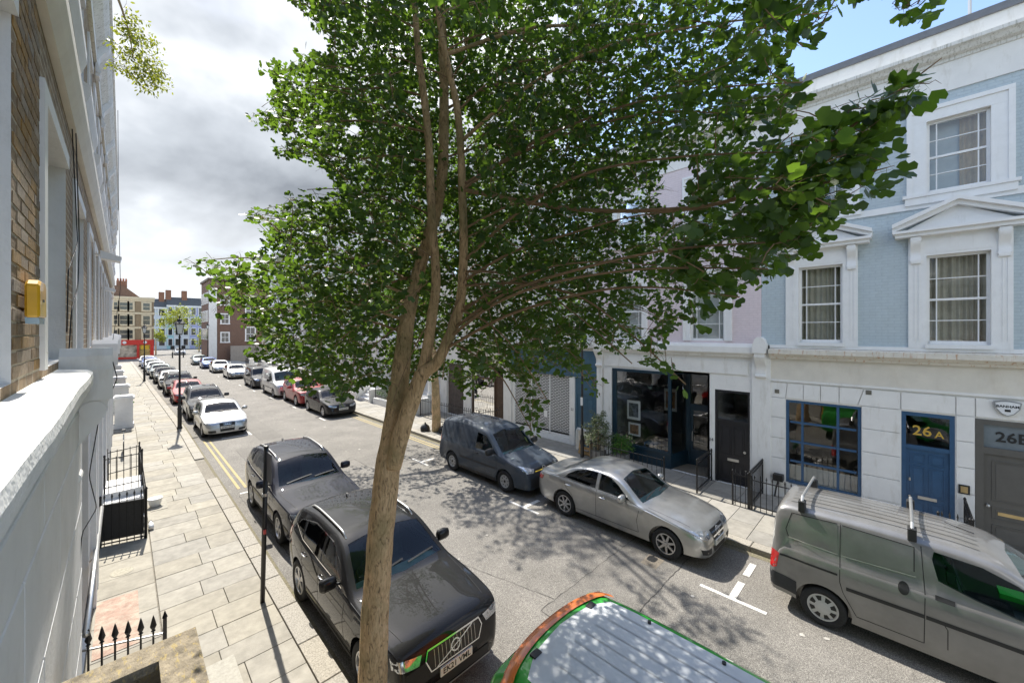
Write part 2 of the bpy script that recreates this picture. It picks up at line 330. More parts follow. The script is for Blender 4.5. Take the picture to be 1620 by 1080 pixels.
mb = MB(); strip(mb, KR-.16, KR-.0, -4, 40, .005, 2.); mb.build('gutter_grit', GRIT, road, recalc=False); mb = MB(); strip(mb, KL, KL+.10, -4, 40, .005, 2.); mb.build('gutter_grit', GRIT, road, recalc=False)
# pavements
mb = MB(); strip(mb, XL-.5, KL-.02, -14, 86, .085); pav_l = struct('pavement_left', mb, JOINT, recalc=False); ORG[pav_l.name] = Vector((0, 0, 0))
mb = MB(); strip(mb, KR+.02, XR+1.2, -14, 86, .085); pav_r = struct('pavement_right', mb, JOINT, recalc=False); ORG[pav_r.name] = Vector((0, 0, 0))
UNIT = boxmesh('paving_slab', 1, 1, .045, SLAB, .006); UNITR = boxmesh('paving_slab', 1, 1, .045, SLABR, .006)
rnd = random.Random(3)
def slab_row(par, me, x0, x1, y0, y1, wmin, wmax, zt=.12):
    x = x0
    while x < x1-.01:
        w = rnd.uniform(wmin, wmax); w = x1-x if x1-x-w < wmin*.6 else w
        piece('paving_slab', me, ((x+w/2)+bend(y0), (y0+y1)/2, zt-.045+rnd.uniform(-.003, .003)), par, rot=(rnd.uniform(-.002, .002), rnd.uniform(-.002, .002), 0), scale=(w-.008, y1-y0-.008, 1))
        x += w
y = -2.
while y < 62:
    h = rnd.uniform(.5, .74); slab_row(pav_l, UNIT, .44, KL-.30, y, y+h, .55, .95); y += h
y = 1.8
while y < 12.2:
    h = rnd.uniform(.55, .95)
    slab_row(pav_l, UNIT, XL+.03, .43, y, y+h, .82, .83, .116); y += h
while y < 40:
    slab_row(pav_l, UNIT, XL+.03, .43, y, y+1.1, .82, .83, .112); y += 1.1
y = -3.
while y < 34:
    h = rnd.uniform(.55, .75); slab_row(pav_r, UNITR, KR+.31, 11.95, y, y+h, .55, .95); y += h
y = -3.
while y < 22:
    slab_row(pav_r, UNITR, 11.97, XR+.0, y, y+.9, .7, .85, .124); y += .9
mb = MB(); strip(mb, XL+.03, KL-.3, 62, 85, .118); mb.build('far_paving', SLAB, pav_l, recalc=False)
mb = MB(); strip(mb, KR+.31, XR+1, 34, 85, .118); mb.build('far_paving', SLABR, pav_r, recalc=False)
# granite kerbs: a setting strip whose stones are pieces
KST = boxmesh('kerbstone', 1, 1, .16, GRANITE, .012)
def kerb(name, xc, y0, y1, drops):
    o = struct(name, strip(MB(), xc-.14, xc+.14, y0, y1, .0), JOINT, recalc=False); ORG[o.name] = Vector((0, 0, 0)); y = y0
    while y < y1:
        l = rnd.uniform(.55, 1.15) if y < 45 else 2.5
        zt = .128 if not any(a < y+l/2 < b for a, b in drops) else .045
        piece('kerbstone', KST, (xc+bend(y), y+l/2, zt-.16), o, scale=(.285, l-.012, 1), rot=(0, 0, rnd.uniform(-.004, .004))); y += l
    return o
kerb('kerb_left', KL-.147, -4, 86, [(16., 19.)]); kerb('kerb_right', KR+.147, -4, 86, [])
# covers set in the left pavement
RUSTY = mat('rusty_cover_plate', (.36, .24, .185), .85, var=.2, scale=12, bump=.7, bscale=70, dirt=(.44, .38, .30), dscale=5, dthr=(.44, .62), damt=.9)
c = MB().box(-.33, .19, 8.3, 10.0, .1, .128).build('red_cover_plate', RUSTY, pav_l)
c = MB().box(.52, .86, 14.1, 14.95, .1, .127).build('inspection_cover', mat('cover_infill', (.30, .28, .23), .8, var=.2, scale=20, bump=.4), pav_l)
c = MB().box(.80, 1.16, 6.1, 7.0, .1, .127).build('inspection_cover', mat('cover_concrete', (.36, .34, .29), .85, var=.15, scale=20, bump=.4), pav_l)
MB().lathe([(0, .118), (.17, .118), (.17, .121), (.14, .121)], (-.02, 11.0, 0), 20).build('coal_hole_cover', mat('coal_cover', (.36, .33, .26), .85, var=.25, scale=30, bump=.5), pav_l)
# ---------------- building helpers
def holes_wall(mb, xf, sx, y0, y1, z0, z1, holes, depth=.14, m=0, mr=None):
    ys = sorted({y0, y1, *[h[0] for h in holes], *[h[1] for h in holes]}); zs = sorted({z0, z1, *[h[2] for h in holes], *[h[3] for h in holes]})
    ys = [y for y in ys if y0 <= y <= y1]; zs = [z for z in zs if z0 <= z <= z1]
    for i in range(len(ys)-1):
        for j in range(len(zs)-1):
            yc, zc = (ys[i]+ys[i+1])/2, (zs[j]+zs[j+1])/2
            if any(h[0] < yc < h[1] and h[2] < zc < h[3] for h in holes): continue
            mb.quad((xf, ys[i], zs[j]), (xf, ys[i+1], zs[j]), (xf, ys[i+1], zs[j+1]), (xf, ys[i], zs[j+1]), m)
    xi = xf-sx*depth; mr = m if mr is None else mr
    for (a, b, c, d) in holes:
        mb.quad((xf, a, c), (xi, a, c), (xi, a, d), (xf, a, d), mr); mb.quad((xf, b, c), (xi, b, c), (xi, b, d), (xf, b, d), mr)
        mb.quad((xf, a, c), (xi, a, c), (xi, b, c), (xf, b, c), mr); mb.quad((xf, a, d), (xi, a, d), (xi, b, d), (xf, b, d), mr)
    return mb
def curtain(par, x, ya, yb, za, zb, m, amp=.03, lam=.11):
    mb = MB(); n = max(8, int((yb-ya)/.018)); ph = random.random()*6
    for i in range(n):
        p = []
        for k in (i, i+1):
            y = ya+(yb-ya)*k/n; p.append((x+amp*math.sin(y*2*math.pi/lam+ph+1.3*math.sin(y*7+ph))+amp*.5*math.sin(y*23), y))
        mb.quad((p[0][0], p[0][1], za), (p[1][0], p[1][1], za), (p[1][0], p[1][1], zb), (p[0][0], p[0][1], zb))
    return mb.build('curtain', m, par, smooth=True, recalc=False)
def room(par, xa, xb, ya, yb, za, zb, m=None):
    mb = MB(); mb.quad((xb, ya, za), (xb, yb, za), (xb, yb, zb), (xb, ya, zb)); mb.quad((xa, ya, za), (xb, ya, za), (xb, ya, zb), (xa, ya, zb)); mb.quad((xa, yb, za), (xb, yb, za), (xb, yb, zb), (xa, yb, zb))
    mb.quad((xa, ya, za), (xb, ya, za), (xb, yb, za), (xa, yb, za)); mb.quad((xa, ya, zb), (xb, ya, zb), (xb, yb, zb), (xa, yb, zb))
    return mb.build('room_interior', m or DARK, par, recalc=False)
def sash(house, xf, sx, ya, yb, za, zb, cur=None, margin=.13, frame=WHITE2, detail=True, label=None, blind=None):
    """sliding sash window filling the opening; xf = plane of the outer frame face"""
    s = -sx; t = .055; zm = (za+zb)/2
    mb = MB()
    mb.box(xf, xf+s*.09, ya, ya+t, za, zb); mb.box(xf, xf+s*.09, yb-t, yb, za, zb); mb.box(xf+s*.002, xf+s*.09, ya+t, yb-t, zb-t, zb); mb.box(xf-s*.03, xf+s*.09, ya+t, yb-t, za, za+t*1.3)
    mb.box(xf+s*.005, xf+s*.06, ya+t, yb-t, zm-.025, zm+.025)
    w = mb.build('window', frame, house)
    if label: w['label'] = label
    gx = xf+s*.03
    for (c, d, dx) in ((za+t*1.3, zm-.025, .012), (zm+.025, zb-t, 0)):
        MB().quad((gx+s*dx, ya+t, c), (gx+s*dx, yb-t, c), (gx+s*dx, yb-t, d), (gx+s*dx, ya+t, d)).build('pane', GLASS, w, recalc=False)
    if detail:
        iw = yb-ya-2*t
        for fr in (margin, 1-margin):
            y = ya+t+iw*fr; MB().box(gx-s*.012, gx+s*.03, y-.011, y+.011, za+t, zb-t).build('glazing_bar', frame, w)
        for z in ((za+t+zm)/2, (zb-t+zm)/2): MB().box(gx-s*.010, gx+s*.028, ya+t, yb-t, z-.010, z+.010).build('glazing_bar', frame, w)
    if cur == 'net': MB().quad((xf+s*.16, ya, za), (xf+s*.16, yb, za), (xf+s*.16, yb, zb), (xf+s*.16, ya, zb)).build('blind', NET, w, recalc=False)
    elif cur == 'mix':
        k = ya+(yb-ya)*.45; curtain(w, xf+s*.2, ya-.02, k, za, zb, CURT2); MB().quad((xf+s*.26, k-.1, za), (xf+s*.26, yb, za), (xf+s*.26, yb, zb), (xf+s*.26, k-.1, zb)).build('blind', NET, w, recalc=False)
    elif cur == 'part':
        curtain(w, xf+s*.2, ya-.02, ya+(yb-ya)*.3, za, zb, CURT); curtain(w, xf+s*.2, yb-(yb-ya)*.28, yb+.02, za, zb, CURT)
    elif cur: curtain(w, xf+s*.2, ya-.02, yb+.02, za, zb, cur)
    room(w, xf+s*.09, xf+s*.7, ya-.02, yb+.02, za-.02, zb+.02)
    return w
def surround(mb, xf, sx, ya, yb, za, zb, w, proud=.05, m=0, sill=True):
    x1 = xf+sx*proud
    mb.box(xf, x1, ya-w, ya, za, zb, m); mb.box(xf, x1, yb, yb+w, za, zb, m); mb.box(xf, x1+sx*.003, ya-w, yb+w, zb, zb+w, m)
    e = w*.28
    mb.box(x1, x1+sx*.03, ya-w, ya-w+e, za, zb+w-e, m); mb.box(x1, x1+sx*.03, yb+w-e, yb+w, za, zb+w-e, m); mb.box(x1+sx*.003, x1+sx*.033, ya-w, yb+w, zb+w-e, zb+w, m)
    if sill: mb.box(xf, xf+sx*.12, ya-w-.03, yb+w+.03, za-.12, za, m)
    return mb
def scroll(par, x0, sx, yc, w, z1, h, d, m, name='console_bracket'):
    """S-scroll bracket against a wall: side profile in x-z extruded along y"""
    pts = []
    for i in range(17):
        t = i/16; z = z1-h*t
        dx = d*(1-t)**1.2*(1.0)+.02+.035*math.sin(t*math.pi*2.6)
        pts.append((x0+sx*max(.015, dx), yc-w/2, z))
    pts = [(x0, yc-w/2, z1)]+pts+[(x0, yc-w/2, z1-h)]
    mb = MB().prism(pts, (0, w, 0))
    for k in (.08, .86):   # volutes
        z = z1-h*k; r = d*(.34 if k < .5 else .2); mb.lathe([(r, -w/2-.012), (r, w/2+.012)], (x0+sx*(d*(.72 if k < .5 else .25)), yc, z-r*.4), 14, 'y')
    return mb.build(name, m, par)
TEXTS = []
def text(par, s, size, mtx, m, name='lettering', ext=.002, bold=0.):
    cu = bpy.data.curves.new('t', 'FONT'); cu.body = s; cu.size = size; cu.extrude = ext; cu.align_x = 'CENTER'; cu.align_y = 'CENTER'; cu.resolution_u = 2; cu.offset = bold
    ob = bpy.data.objects.new('t', cu); link(ob); bpy.context.view_layer.update()
    me = bpy.data.meshes.new_from_object(ob.evaluated_get(bpy.context.evaluated_depsgraph_get())); bpy.data.objects.remove(ob)
    me.materials.clear(); me.materials.append(m); me.transform(Matrix.Translation(-ORG[par.name]) @ mtx)
    o = link(bpy.data.objects.new(name, me)); o.parent = par; ORG[o.name] = ORG[par.name]; return o
def mtx(x, y, z, loc): M = Matrix((x, y, z)).transposed().to_4x4(); M.translation = loc; return M
def face_mx(loc): return mtx((0, -1, 0), (0, 0, 1), (-1, 0, 0), loc)     # lettering read from the street on the right-hand facades
def face_px(loc): return mtx((0, 1, 0), (0, 0, 1), (1, 0, 0), loc)
def panel_door(par, x, sx, ya, yb, za, zb, m, panels, name='door', hinge=True):
    """leaf with raised-and-fielded panels; panels in fractions (y0,y1,z0,z1)"""
    d = MB().box(x, x-sx*.05, ya, yb, za, zb).build(name, m, par)
    W, H = yb-ya, zb-za
    for (a, b, c, e) in panels:
        pa, pb, pc, pe = ya+W*a, ya+W*b, za+H*c, za+H*e; mb = MB(); t = .018
        mb.box(x, x+sx*.014, pa, pb, pc, pc+t); mb.box(x, x+sx*.014, pa, pb, pe-t, pe); mb.box(x, x+sx*.014, pa, pa+t, pc+t, pe-t); mb.box(x, x+sx*.014, pb-t, pb, pc+t, pe-t)
        g = .055; mb.box(x, x+sx*.008, pa+g, pb-g, pc+g, pe-g)
        mb.build('panel', m, d)
    return d
def bars(par, p0, p1, h, n, z0=.12, r=.009, tip=True, m=IRON, post=True, rails=(.12, .93)):
    """iron railing run from p0 to p1"""
    p0, p1 = Vector(p0), Vector(p1); d = (p1-p0); L = d.length; u = d.normalized()
    k = ('rail_bar', round(h, 3), round(r, 4), tip)
    if k not in TEXCACHE:
        mb = MB(); mb.tube([(0, 0, 0), (0, 0, h)], r, 6)
        if tip: mb.lathe([(.0, h-.01), (r*1.9, h), (r*1.2, h+.012), (r*2.2, h+.035), (.002, h+.11)], (0, 0, 0), 6)
        TEXCACHE[k] = mb.mesh('railing_bar', m)
    for i in range(n): p = p0+d*((i+.5)/n); piece('railing_bar', TEXCACHE[k], (p.x, p.y, z0), par)
    w = Vector((-u.y, u.x, 0))*.016
    for fz in rails:
        z = z0+h*fz; a, b = p0, p1
        mb = MB(); mb.prism([(a.x-w.x, a.y-w.y, z), (b.x-w.x, b.y-w.y, z), (b.x+w.x, b.y+w.y, z), (a.x+w.x, a.y+w.y, z)], (0, 0, .02)); mb.build('rail', m, par)
    if post:
        for p in (p0, p1):
            mb = MB().box(p.x-.018, p.x+.018, p.y-.018, p.y+.018, z0-.03, z0+h+.03); mb.lathe([(.0, h+z0+.02), (.026, h+z0+.035), (.026, h+z0+.055), (.0, h+z0+.09)], (p.x, p.y, 0), 8); mb.build('post', m, par)
TEXCACHE = {}
H3 = 12.0
def upper_common(hs, y0, y1, wallm, holes, xf=XR, z0=4.5, parapet=True):
    mb = MB(); holes_wall(mb, xf, -1, y0, y1, z0, 10.46, holes, .13, 0, 1); mb.build('wall', [wallm, WHITE], hs, recalc=False)
    mb = MB().box(xf-.03, xf+.3, y0, y1, 10.46, 11.12); mb.build('frieze', WHITE, hs)
    mb = MB(); prof = [(0, 11.12), (-.06, 11.12), (-.06, 11.19), (-.16, 11.22), (-.22, 11.3), (-.30, 11.33), (-.30, 11.41), (.2, 11.44)]
    mb.prism([(xf+a, y0+.002, z) for a, z in prof], (0, y1-y0-.004, 0)); mb.build('cornice', SOOT, hs)
    mb = MB().box(xf-.02, xf+.25, y0, y1, 11.44, 11.86); mb.build('parapet', WHITE, hs)
    mb = MB().box(xf-.07, xf+.32, y0, y1, 11.86, 12.02); mb.build('coping', LEAD, hs)
    mb = MB().box(xf+.25, xf+8, y0, y1, 11.5, 11.6); mb.box(xf+7.8, xf+8, y0, y1, 0, 11.5); mb.build('roof', ROOF, hs)
# ---------------- pale blue house, numbers 26A and 26B
bh = thing('blue_house', 'pale blue painted brick house with white pedimented windows, numbers 26A and 26B', 'house', (XR, 0, .12))
BY0, BY1 = -6.5, 2.94
wins_lo = [(-1.40, -.43), (1.085, 2.03), (-4.4, -3.45)]
holes = [(a, b, 4.62, 6.70) for a, b in wins_lo]+[(a, b, 8.17, 9.86) for a, b in wins_lo]
upper_common(bh, BY0, BY1, BLUEB, holes)
for i, (a, b) in enumerate(wins_lo):
    sash(bh, XR+.06, -1, a, b, 4.62, 6.70, CURT); sash(bh, XR+.06, -1, a, b, 8.17, 9.86, ('mix', 'part', CURT)[i])
    mb = MB(); surround(mb, XR, -1, a, b, 8.17, 9.86, .33, .05, sill=False); mb.box(XR, XR-.10, a-.36, b+.36, 7.93, 8.10); mb.box(XR, XR-.13, a-.40, b+.40, 8.10, 8.17); mb.build('window_surround', WHITE2, bh)
    # pedimented lower window
    o = .30; mb = MB()
    mb.box(XR, XR-.07, a-o, a, 4.52, 7.02); mb.box(XR, XR-.07, b, b+o, 4.52, 7.02); mb.box(XR, XR-.075, a-o, b+o, 6.76, 7.16); mb.box(XR, XR-.066, a, b, 6.70, 6.76); mb.box(XR, XR-.12, a-.02, b+.02, 4.52, 4.615)
    for yy in (a-o+.05, a-o+.12, b+.10, b+.17): mb.box(XR-.07, XR-.082, yy, yy+.03, 4.7, 6.5)
    mb.build('window_surround', WHITE2, bh)
    for yy in (a-o+.12, b+o-.12): scroll(bh, XR-.07, -1, yy, .17, 7.15, .62, .13, WHITE2)
    yl, yr, yc = a-.53, b+.53, (a+b)/2; mb = MB()
    mb.box(XR, XR-.26, yl, yr, 7.16, 7.25); mb.box(XR, XR-.33, yl-.04, yr+.04, 7.25, 7.31)
    for (p, q) in ((yl-.05, yc), (yr+.05, yc)):
        for (x1, dz, th) in ((.24, 0, .10), (.32, .10, .09)):
            mb.prism([(XR, p, 7.30+dz), (XR, q, 7.80+dz-.02), (XR, q, 7.80+dz+th-.02), (XR, p, 7.30+dz+th)], (-x1, 0, 0))
    mb.prism([(XR, yl+.15, 7.315), (XR, yr-.15, 7.315), (XR, yc, 7.80)], (-.10, 0, 0))
    mb.build('pediment', WHITE2, bh)
MB().box(XR, XR-.045, BY0, BY1-.02, 7.84, 8.0).build('string_course', WHITE2, bh)
# ground floor
gholes = [(.72, 2.34, .60, 2.96), (-.88, -.01, .12, 2.97), (-2.15, -1.18, .12, 2.97)]
mb = MB(); holes_wall(mb, XR+.02, -1, BY0, BY1-.23, .05, 4.5, gholes, .16); mb.build('wall', WHITE, bh, recalc=False)
ZC = [.12, .67, 1.25, 1.83, 2.42, 3.0]
def blk(ya, yb, za, zb):
    g = .009; MB().box(XR+.02, XR-.012, ya+g, yb-g, za+g, zb-g).build('stucco_block', WHITE, bh, bevel=.004)
for i in range(5):
    blk(2.34, 2.72, ZC[i], ZC[i+1]); blk(0.0, .72, ZC[i], ZC[i+1]); blk(-1.18, -.89, ZC[i], ZC[i+1]); blk(-3.1, -2.15, ZC[i], ZC[i+1])
blk(.72, 2.34, .12, .585)
vx = [2.72, 2.30, 1.93, 1.55, 1.16, .72, .0]
vb = [2.72, 2.34, 1.93, 1.55, 1.16, .79, .0]
for i in range(6):
    g = .009; MB().prism([(XR+.02, vb[i]-g, 3.0+g), (XR+.02, vb[i+1]+g, 3.0+g), (XR+.02, (vx[i+1] if i != 4 else .67)+g, 3.43), (XR+.02, (vx[i] if i != 5 else .67)-g, 3.43)], (-.032, 0, 0)).build('stucco_block', WHITE, bh)
for (a, b) in ((-.89, -.0), (-1.18, -.89), (-2.15, -1.18), (-3.1, -2.15)): blk(a, b, 3.0, 3.43)
MB().box(XR+.02, XR-.035, BY0, 2.72, 3.47, 3.53).build('string_course', WHITE, bh)
MB().box(XR+.02, XR-.02, BY0, 2.72, 3.53, 4.13).build('fascia', CREAM, bh)
mb = MB(); prof = [(0, 4.13), (-.10, 4.13), (-.12, 4.18), (-.24, 4.26), (-.27, 4.28), (-.27, 4.40), (0, 4.44)]
mb.prism([(XR+a, BY0, z) for a, z in prof], (0, 2.72-BY0, 0)); mb.build('cornice', STAIN, bh)
MB().box(XR, XR-.06, BY0, 2.72, 4.44, 4.53).build('plinth_band', WHITE2, bh)
# multi-pane navy window
def grid_window(hs, x, ya, yb, za, zb, cols, rows, fm, tf=.07, tb=.055, x2=.06, cur=None):
    mb = MB(); mb.box(x, x+x2, ya, ya+tf, za, zb); mb.box(x, x+x2, yb-tf, yb, za, zb); mb.box(x, x+x2, ya+tf, yb-tf, zb-tf, zb); mb.box(x-.04, x+x2, ya+tf, yb-tf, za, za+tf)
    w = mb.build('window', fm, hs); ys = [ya+tf+(yb-ya-2*tf)*c for c in cols]; zs = [za+tf+(zb-za-2*tf)*c for c in rows]
    for y in ys[1:-1]: MB().box(x+.004, x+x2, y-tb/2, y+tb/2, za+tf, zb-tf).build('mullion', fm, w)
    for i in range(len(ys)-1):
        for z in zs[1:-1]: MB().box(x+.008, x+x2, ys[i]+tb/2, ys[i+1]-tb/2, z-tb/2, z+tb/2).build('glazing_bar', fm, w)
        for j in range(len(zs)-1):
            dx = random.uniform(-.0015, .0015)
            MB().quad((x+.04+dx, ys[i], zs[j]), (x+.04-dx, ys[i+1], zs[j]), (x+.04-dx, ys[i+1], zs[j+1]), (x+.04+dx, ys[i], zs[j+1])).build('pane', GLASS, w, recalc=False)
    return w
w = grid_window(bh, XR+.03, .72, 2.34, .60, 2.96, (0, .27, .79, 1), (0, .25, .5, .75, 1), NAVY)
room(w, XR+.18, XR+3.2, .3, 2.6, .15, 3.1, mat('room_beige', (.16, .14, .11), .9)); MB().quad((XR+.5, .4, .15), (XR+.5, 2.5, .15), (XR+.5, 2.5, 1.0), (XR+.5, .4, 1.0)).build('cafe_curtain', NET, w, recalc=False)
# door 26A
mb = MB(); mb.box(XR+.02, XR+.12, -.88, -.80, .12, 2.97); mb.box(XR+.02, XR+.12, -.09, -.01, .12, 2.97); mb.box(XR+.022, XR+.12, -.80, -.09, 2.88, 2.97); mb.box(XR+.022, XR+.12, -.80, -.09, 2.08, 2.17)
f = mb.build('door_frame', NAVY, bh)
MB().quad((XR+.07, -.80, 2.17), (XR+.07, -.09, 2.17), (XR+.07, -.09, 2.88), (XR+.07, -.80, 2.88)).build('pane', GLASS, f, recalc=False); room(f, XR+.12, XR+2., -.85, -.05, 2.1, 2.95)
P6 = [(.10, .46, .82, .95), (.54, .90, .82, .95), (.10, .46, .42, .79), (.54, .90, .42, .79), (.10, .46, .06, .36), (.54, .90, .06, .36)]
d = panel_door(bh, XR+.06, -1, -.80, -.09, .16, 2.08, NAVY, P6)
MB().box(XR+.06, XR+.035, -.60, -.29, .90, .97).build('letter_plate', STEEL, d); MB().box(XR+.06, XR+.03, -.17, -.14, 1.30, 1.37).build('lock', STEEL, d); MB().lathe([(.02, 0), (.02, .03)], (XR+.03, -.15, .93), 10, 'x').build('door_knob', STEEL, d)
text(f, '26', .33, face_mx((XR+.06, -.36, 2.52)), GOLD, bold=.004); text(f, 'A', .22, face_mx((XR+.06, -.64, 2.475)), GOLD, bold=.003)
# door 26B
mb = MB(); mb.box(XR+.0, XR+.12, -1.30, -1.18, .12, 2.97); mb.box(XR+.0, XR+.12, -2.15, -2.05, .12, 2.97); mb.box(XR+.002, XR+.12, -2.05, -1.30, 2.86, 2.97); mb.box(XR+.002, XR+.12, -2.05, -1.30, 2.22, 2.36)
f = mb.build('door_frame', GREYD, bh)
MB().quad((XR+.05, -2.05, 2.36), (XR+.05, -1.30, 2.36), (XR+.05, -1.30, 2.86), (XR+.05, -2.05, 2.86)).build('pane', mat('frosted_fanlight', (.16, .19, .21), .12, var=.1), f, recalc=False)
text(f, '26B', .30, face_mx((XR+.04, -1.70, 2.60)), BLACK, bold=.006)
d = panel_door(bh, XR+.05, -1, -2.05, -1.30, .16, 2.22, GREYD, [(.14, .84, .50, .93), (.14, .84, .31, .44), (.14, .84, .06, .25)])
MB().box(XR+.045, XR+.03, -1.86, -1.50, .90, .97).build('letter_plate', BRASS, d); MB().lathe([(.0, -.05), (.028, -.04), (.028, -.01), (.012, 0), (.03, .03)], (XR+.01, -1.36, 1.08), 12, 'x').build('door_knob', STEEL, d); MB().box(XR+.05, XR+.03, -1.27, -1.21, 1.43, 1.46).build('name_plate', STEEL, f)
# entry phone, vents, alarm box
o = MB().box(XR-.012, XR-.04, -1.10, -.93, 1.24, 1.44).build('entry_phone', BLACK, bh); MB().box(XR-.04, XR-.047, -1.07, -.96, 1.27, 1.41).build('plate', BRASS, o)
for (ya, za) in ((2.55, 3.12), (.58, 3.30)): MB().box(XR+.0, XR-.022, ya-.055, ya+.055, za, za+.11).build('air_vent', mat('vent_grey', (.16, .15, .12), .7), bh)
al = thing('alarm_box', 'white shield-shaped alarm box lettered BANHAM above the warm grey door', 'alarm box', (XR, -1.62, 3.05))
sh = [(-.19, .19), (-.10, .215), (0, .225), (.10, .215), (.19, .19), (.17, .06), (.09, -.06), (0, -.11), (-.09, -.06), (-.17, .06)]
MB().prism([(XR-.012, -1.62+a, 3.20+b) for a, b in sh], (-.07, 0, 0)).build('case', mat('alarm_silver', (.30, .31, .32), .4, metal=.4), al); MB().prism([(XR-.08, -1.62+a*.88, 3.205+b*.88) for a, b in sh], (-.008, 0, 0)).build('face', mat('alarm_white', (.75, .76, .77), .35), al)
text(al, 'BANHAM', .075, face_mx((XR-.089, -1.62, 3.30)), BLACK, bold=.002); MB().box(XR-.088, XR-.091, -1.66, -1.58, 3.19, 3.24).build('emblem', BLACK, al)
# party pilaster with console
def party(par, yc, xf=XR, sx=-1, w=.28, pw=None):
    pw = pw or w
    MB().box(xf+.1*-sx, xf+sx*.06, yc-pw/2, yc+pw/2, .12, 4.28).build('pilaster', WHITE, par)
    scroll(par, xf+sx*.02, sx, yc, w*.85, 4.28, .78, .26, WHITE)
    mb = MB().box(xf, xf+sx*.33, yc-w*.56, yc+w*.56, 4.28, 4.56)
    mb.prism([(xf, yc-w*.5, 4.56), (xf, yc+w*.5, 4.56), (xf, yc+w*.4, 4.68), (xf, yc+w*.15, 4.75), (xf, yc-w*.15, 4.75), (xf, yc-w*.4, 4.68)], (sx*.33, 0, 0)); mb.build('pilaster_cap', WHITE, par)
party(bh, 2.94, pw=.48, w=.3)
# aerial mast on roof
m_ = thing('roof_pole', 'thin grey pole standing on the blue house roof against the sky', 'pole', (XR+.6, -1.15, 11.6)); MB().tube([(XR+.6, -1.15, 11.6), (XR+.6, -1.15, 14.2)], .03, 8).build('pole', STEEL, m_); MB().box(XR+.55, XR+.65, -1.2, -1.1, 11.6, 11.7).build('foot', STEEL, m_)

# ---------------- pink house, number 24 shop
ph = thing('pink_house', 'pink painted brick house over a dark glazed shopfront, number 24', 'house', (XR, 5.8, .12))
PY0, PY1 = 2.94, 8.6; wl = [(3.95, 5.0), (6.72, 7.72)]
upper_common(ph, PY0+.003, PY1, PINKB, [(a, b, 4.62, 6.70) for a, b in wl]+[(a, b, 8.17, 9.86) for a, b in wl])
for a, b in wl:
    sash(ph, XR+.06, -1, a, b, 4.62, 6.70, 'net'); sash(ph, XR+.06, -1, a, b, 8.17, 9.86, 'part')
    mb = MB(); surround(mb, XR, -1, a, b, 4.62, 6.70, .22, .05, sill=False); mb.build('window_surround', WHITE2, ph); mb = MB(); surround(mb, XR, -1, a, b, 8.17, 9.86, .24, .05); mb.build('window_surround', WHITE2, ph)
mb = MB(); prof = [(0, 4.13), (-.08, 4.13), (-.10, 4.20), (-.20, 4.24), (-.22, 4.27), (-.22, 4.44), (-.18, 4.52), (0, 4.55)]
mb.prism([(XR+a, 3.10, z) for a, z in prof], (0, 5.5-.16+.02, 0)); mb.build('cornice', WHITE, ph)
mb = MB(); holes_wall(mb, XR+.02, -1, PY0+.14, PY1-.15, .05, 4.5, [(3.25, 4.24, .12, 3.06), (4.46, 7.95, .12, 3.50)], .12); mb.build('wall', WHITE, ph, recalc=False)
MB().box(XR+.02, XR-.02, 3.3, 8.3, 3.58, 3.98).build('fascia', WHITE, ph)
party(ph, 8.5, w=.3, pw=.24)
MB().box(XR, XR-.03, 7.97, 8.3, .12, 3.5).build('pilaster', WHITE, ph)
# door 24
mb = MB(); mb.box(XR+.03, XR+.13, 3.25, 3.31, .12, 3.06); mb.box(XR+.03, XR+.13, 4.17, 4.24, .12, 3.06); mb.box(XR+.032, XR+.13, 3.31, 4.17, 2.99, 3.06); mb.box(XR+.032, XR+.13, 3.31, 4.17, 2.05, 2.13)
f = mb.build('door_frame', CHAR, ph); MB().quad((XR+.08, 3.31, 2.13), (XR+.08, 4.17, 2.13), (XR+.08, 4.17, 2.99), (XR+.08, 3.31, 2.99)).build('pane', GLASS, f, recalc=False); room(f, XR+.13, XR+2, 3.25, 4.22, 2.08, 3.05, mat('hall_grey', (.18, .17, .16), .9))
d = panel_door(ph, XR+.07, -1, 3.31, 4.17, .15, 2.05, CHAR, [(.12, .46, .46, .93), (.54, .88, .46, .93), (.12, .46, .08, .34), (.54, .88, .08, .34)])
MB().box(XR+.07, XR+.05, 3.56, 3.88, .84, .92).build('letter_plate', STEEL, d); MB().lathe([(.04, 0), (.04, .03)], (XR+.045, 3.40, 1.18), 12, 'x').build('lock', STEEL, d); MB().lathe([(.02, 0), (.02, .03)], (XR+.045, 3.37, .62), 10, 'x').build('lock', STEEL, d)
text(ph, '24', .15, face_mx((XR-.001, 4.35, 1.42)), BLACK)
# shopfront: glass bay, angled return and recessed door
sf = MB().box(XR-.01, XR+.08, 5.66, 7.95, 3.40, 3.50); sf.box(XR, XR+.10, 7.78, 7.95, .12, 3.40); sf.box(XR, XR+.09, 5.66, 5.76, .66, 3.40); sf.box(XR-.03, XR+.10, 5.64, 7.78, .60, .70); sf.box(XR+.0, XR+.07, 5.66, 7.78, .12, .60)
XD = XR+.95
sf.prism([(XR, 5.66, .12), (XR+.07, 5.66, .12), (XD, 5.52, .12), (XD, 5.44, .12)], (0, 0, .52)); sf.prism([(XR, 5.66, 3.40), (XR+.07, 5.66, 3.40), (XD, 5.52, 3.40), (XD, 5.44, 3.40)], (0, 0, .1)); sf.box(XD, XD+.08, 5.36, 5.52, .12, 3.48); sf.box(XD, XD+.08, 4.40, 5.36, 3.38, 3.48); sf.box(XD, XD+.08, 4.40, 5.36, 2.22, 2.32); sf.box(XD, XD+.08, 4.40, 4.48, .12, 3.38)
sf = sf.build('shopfront', TEALN, ph)
MB().quad((XR+.04, 5.76, .70), (XR+.04, 7.78, .70), (XR+.04, 7.78, 3.40), (XR+.04, 5.76, 3.40)).build('pane', GLASS, sf, recalc=False)
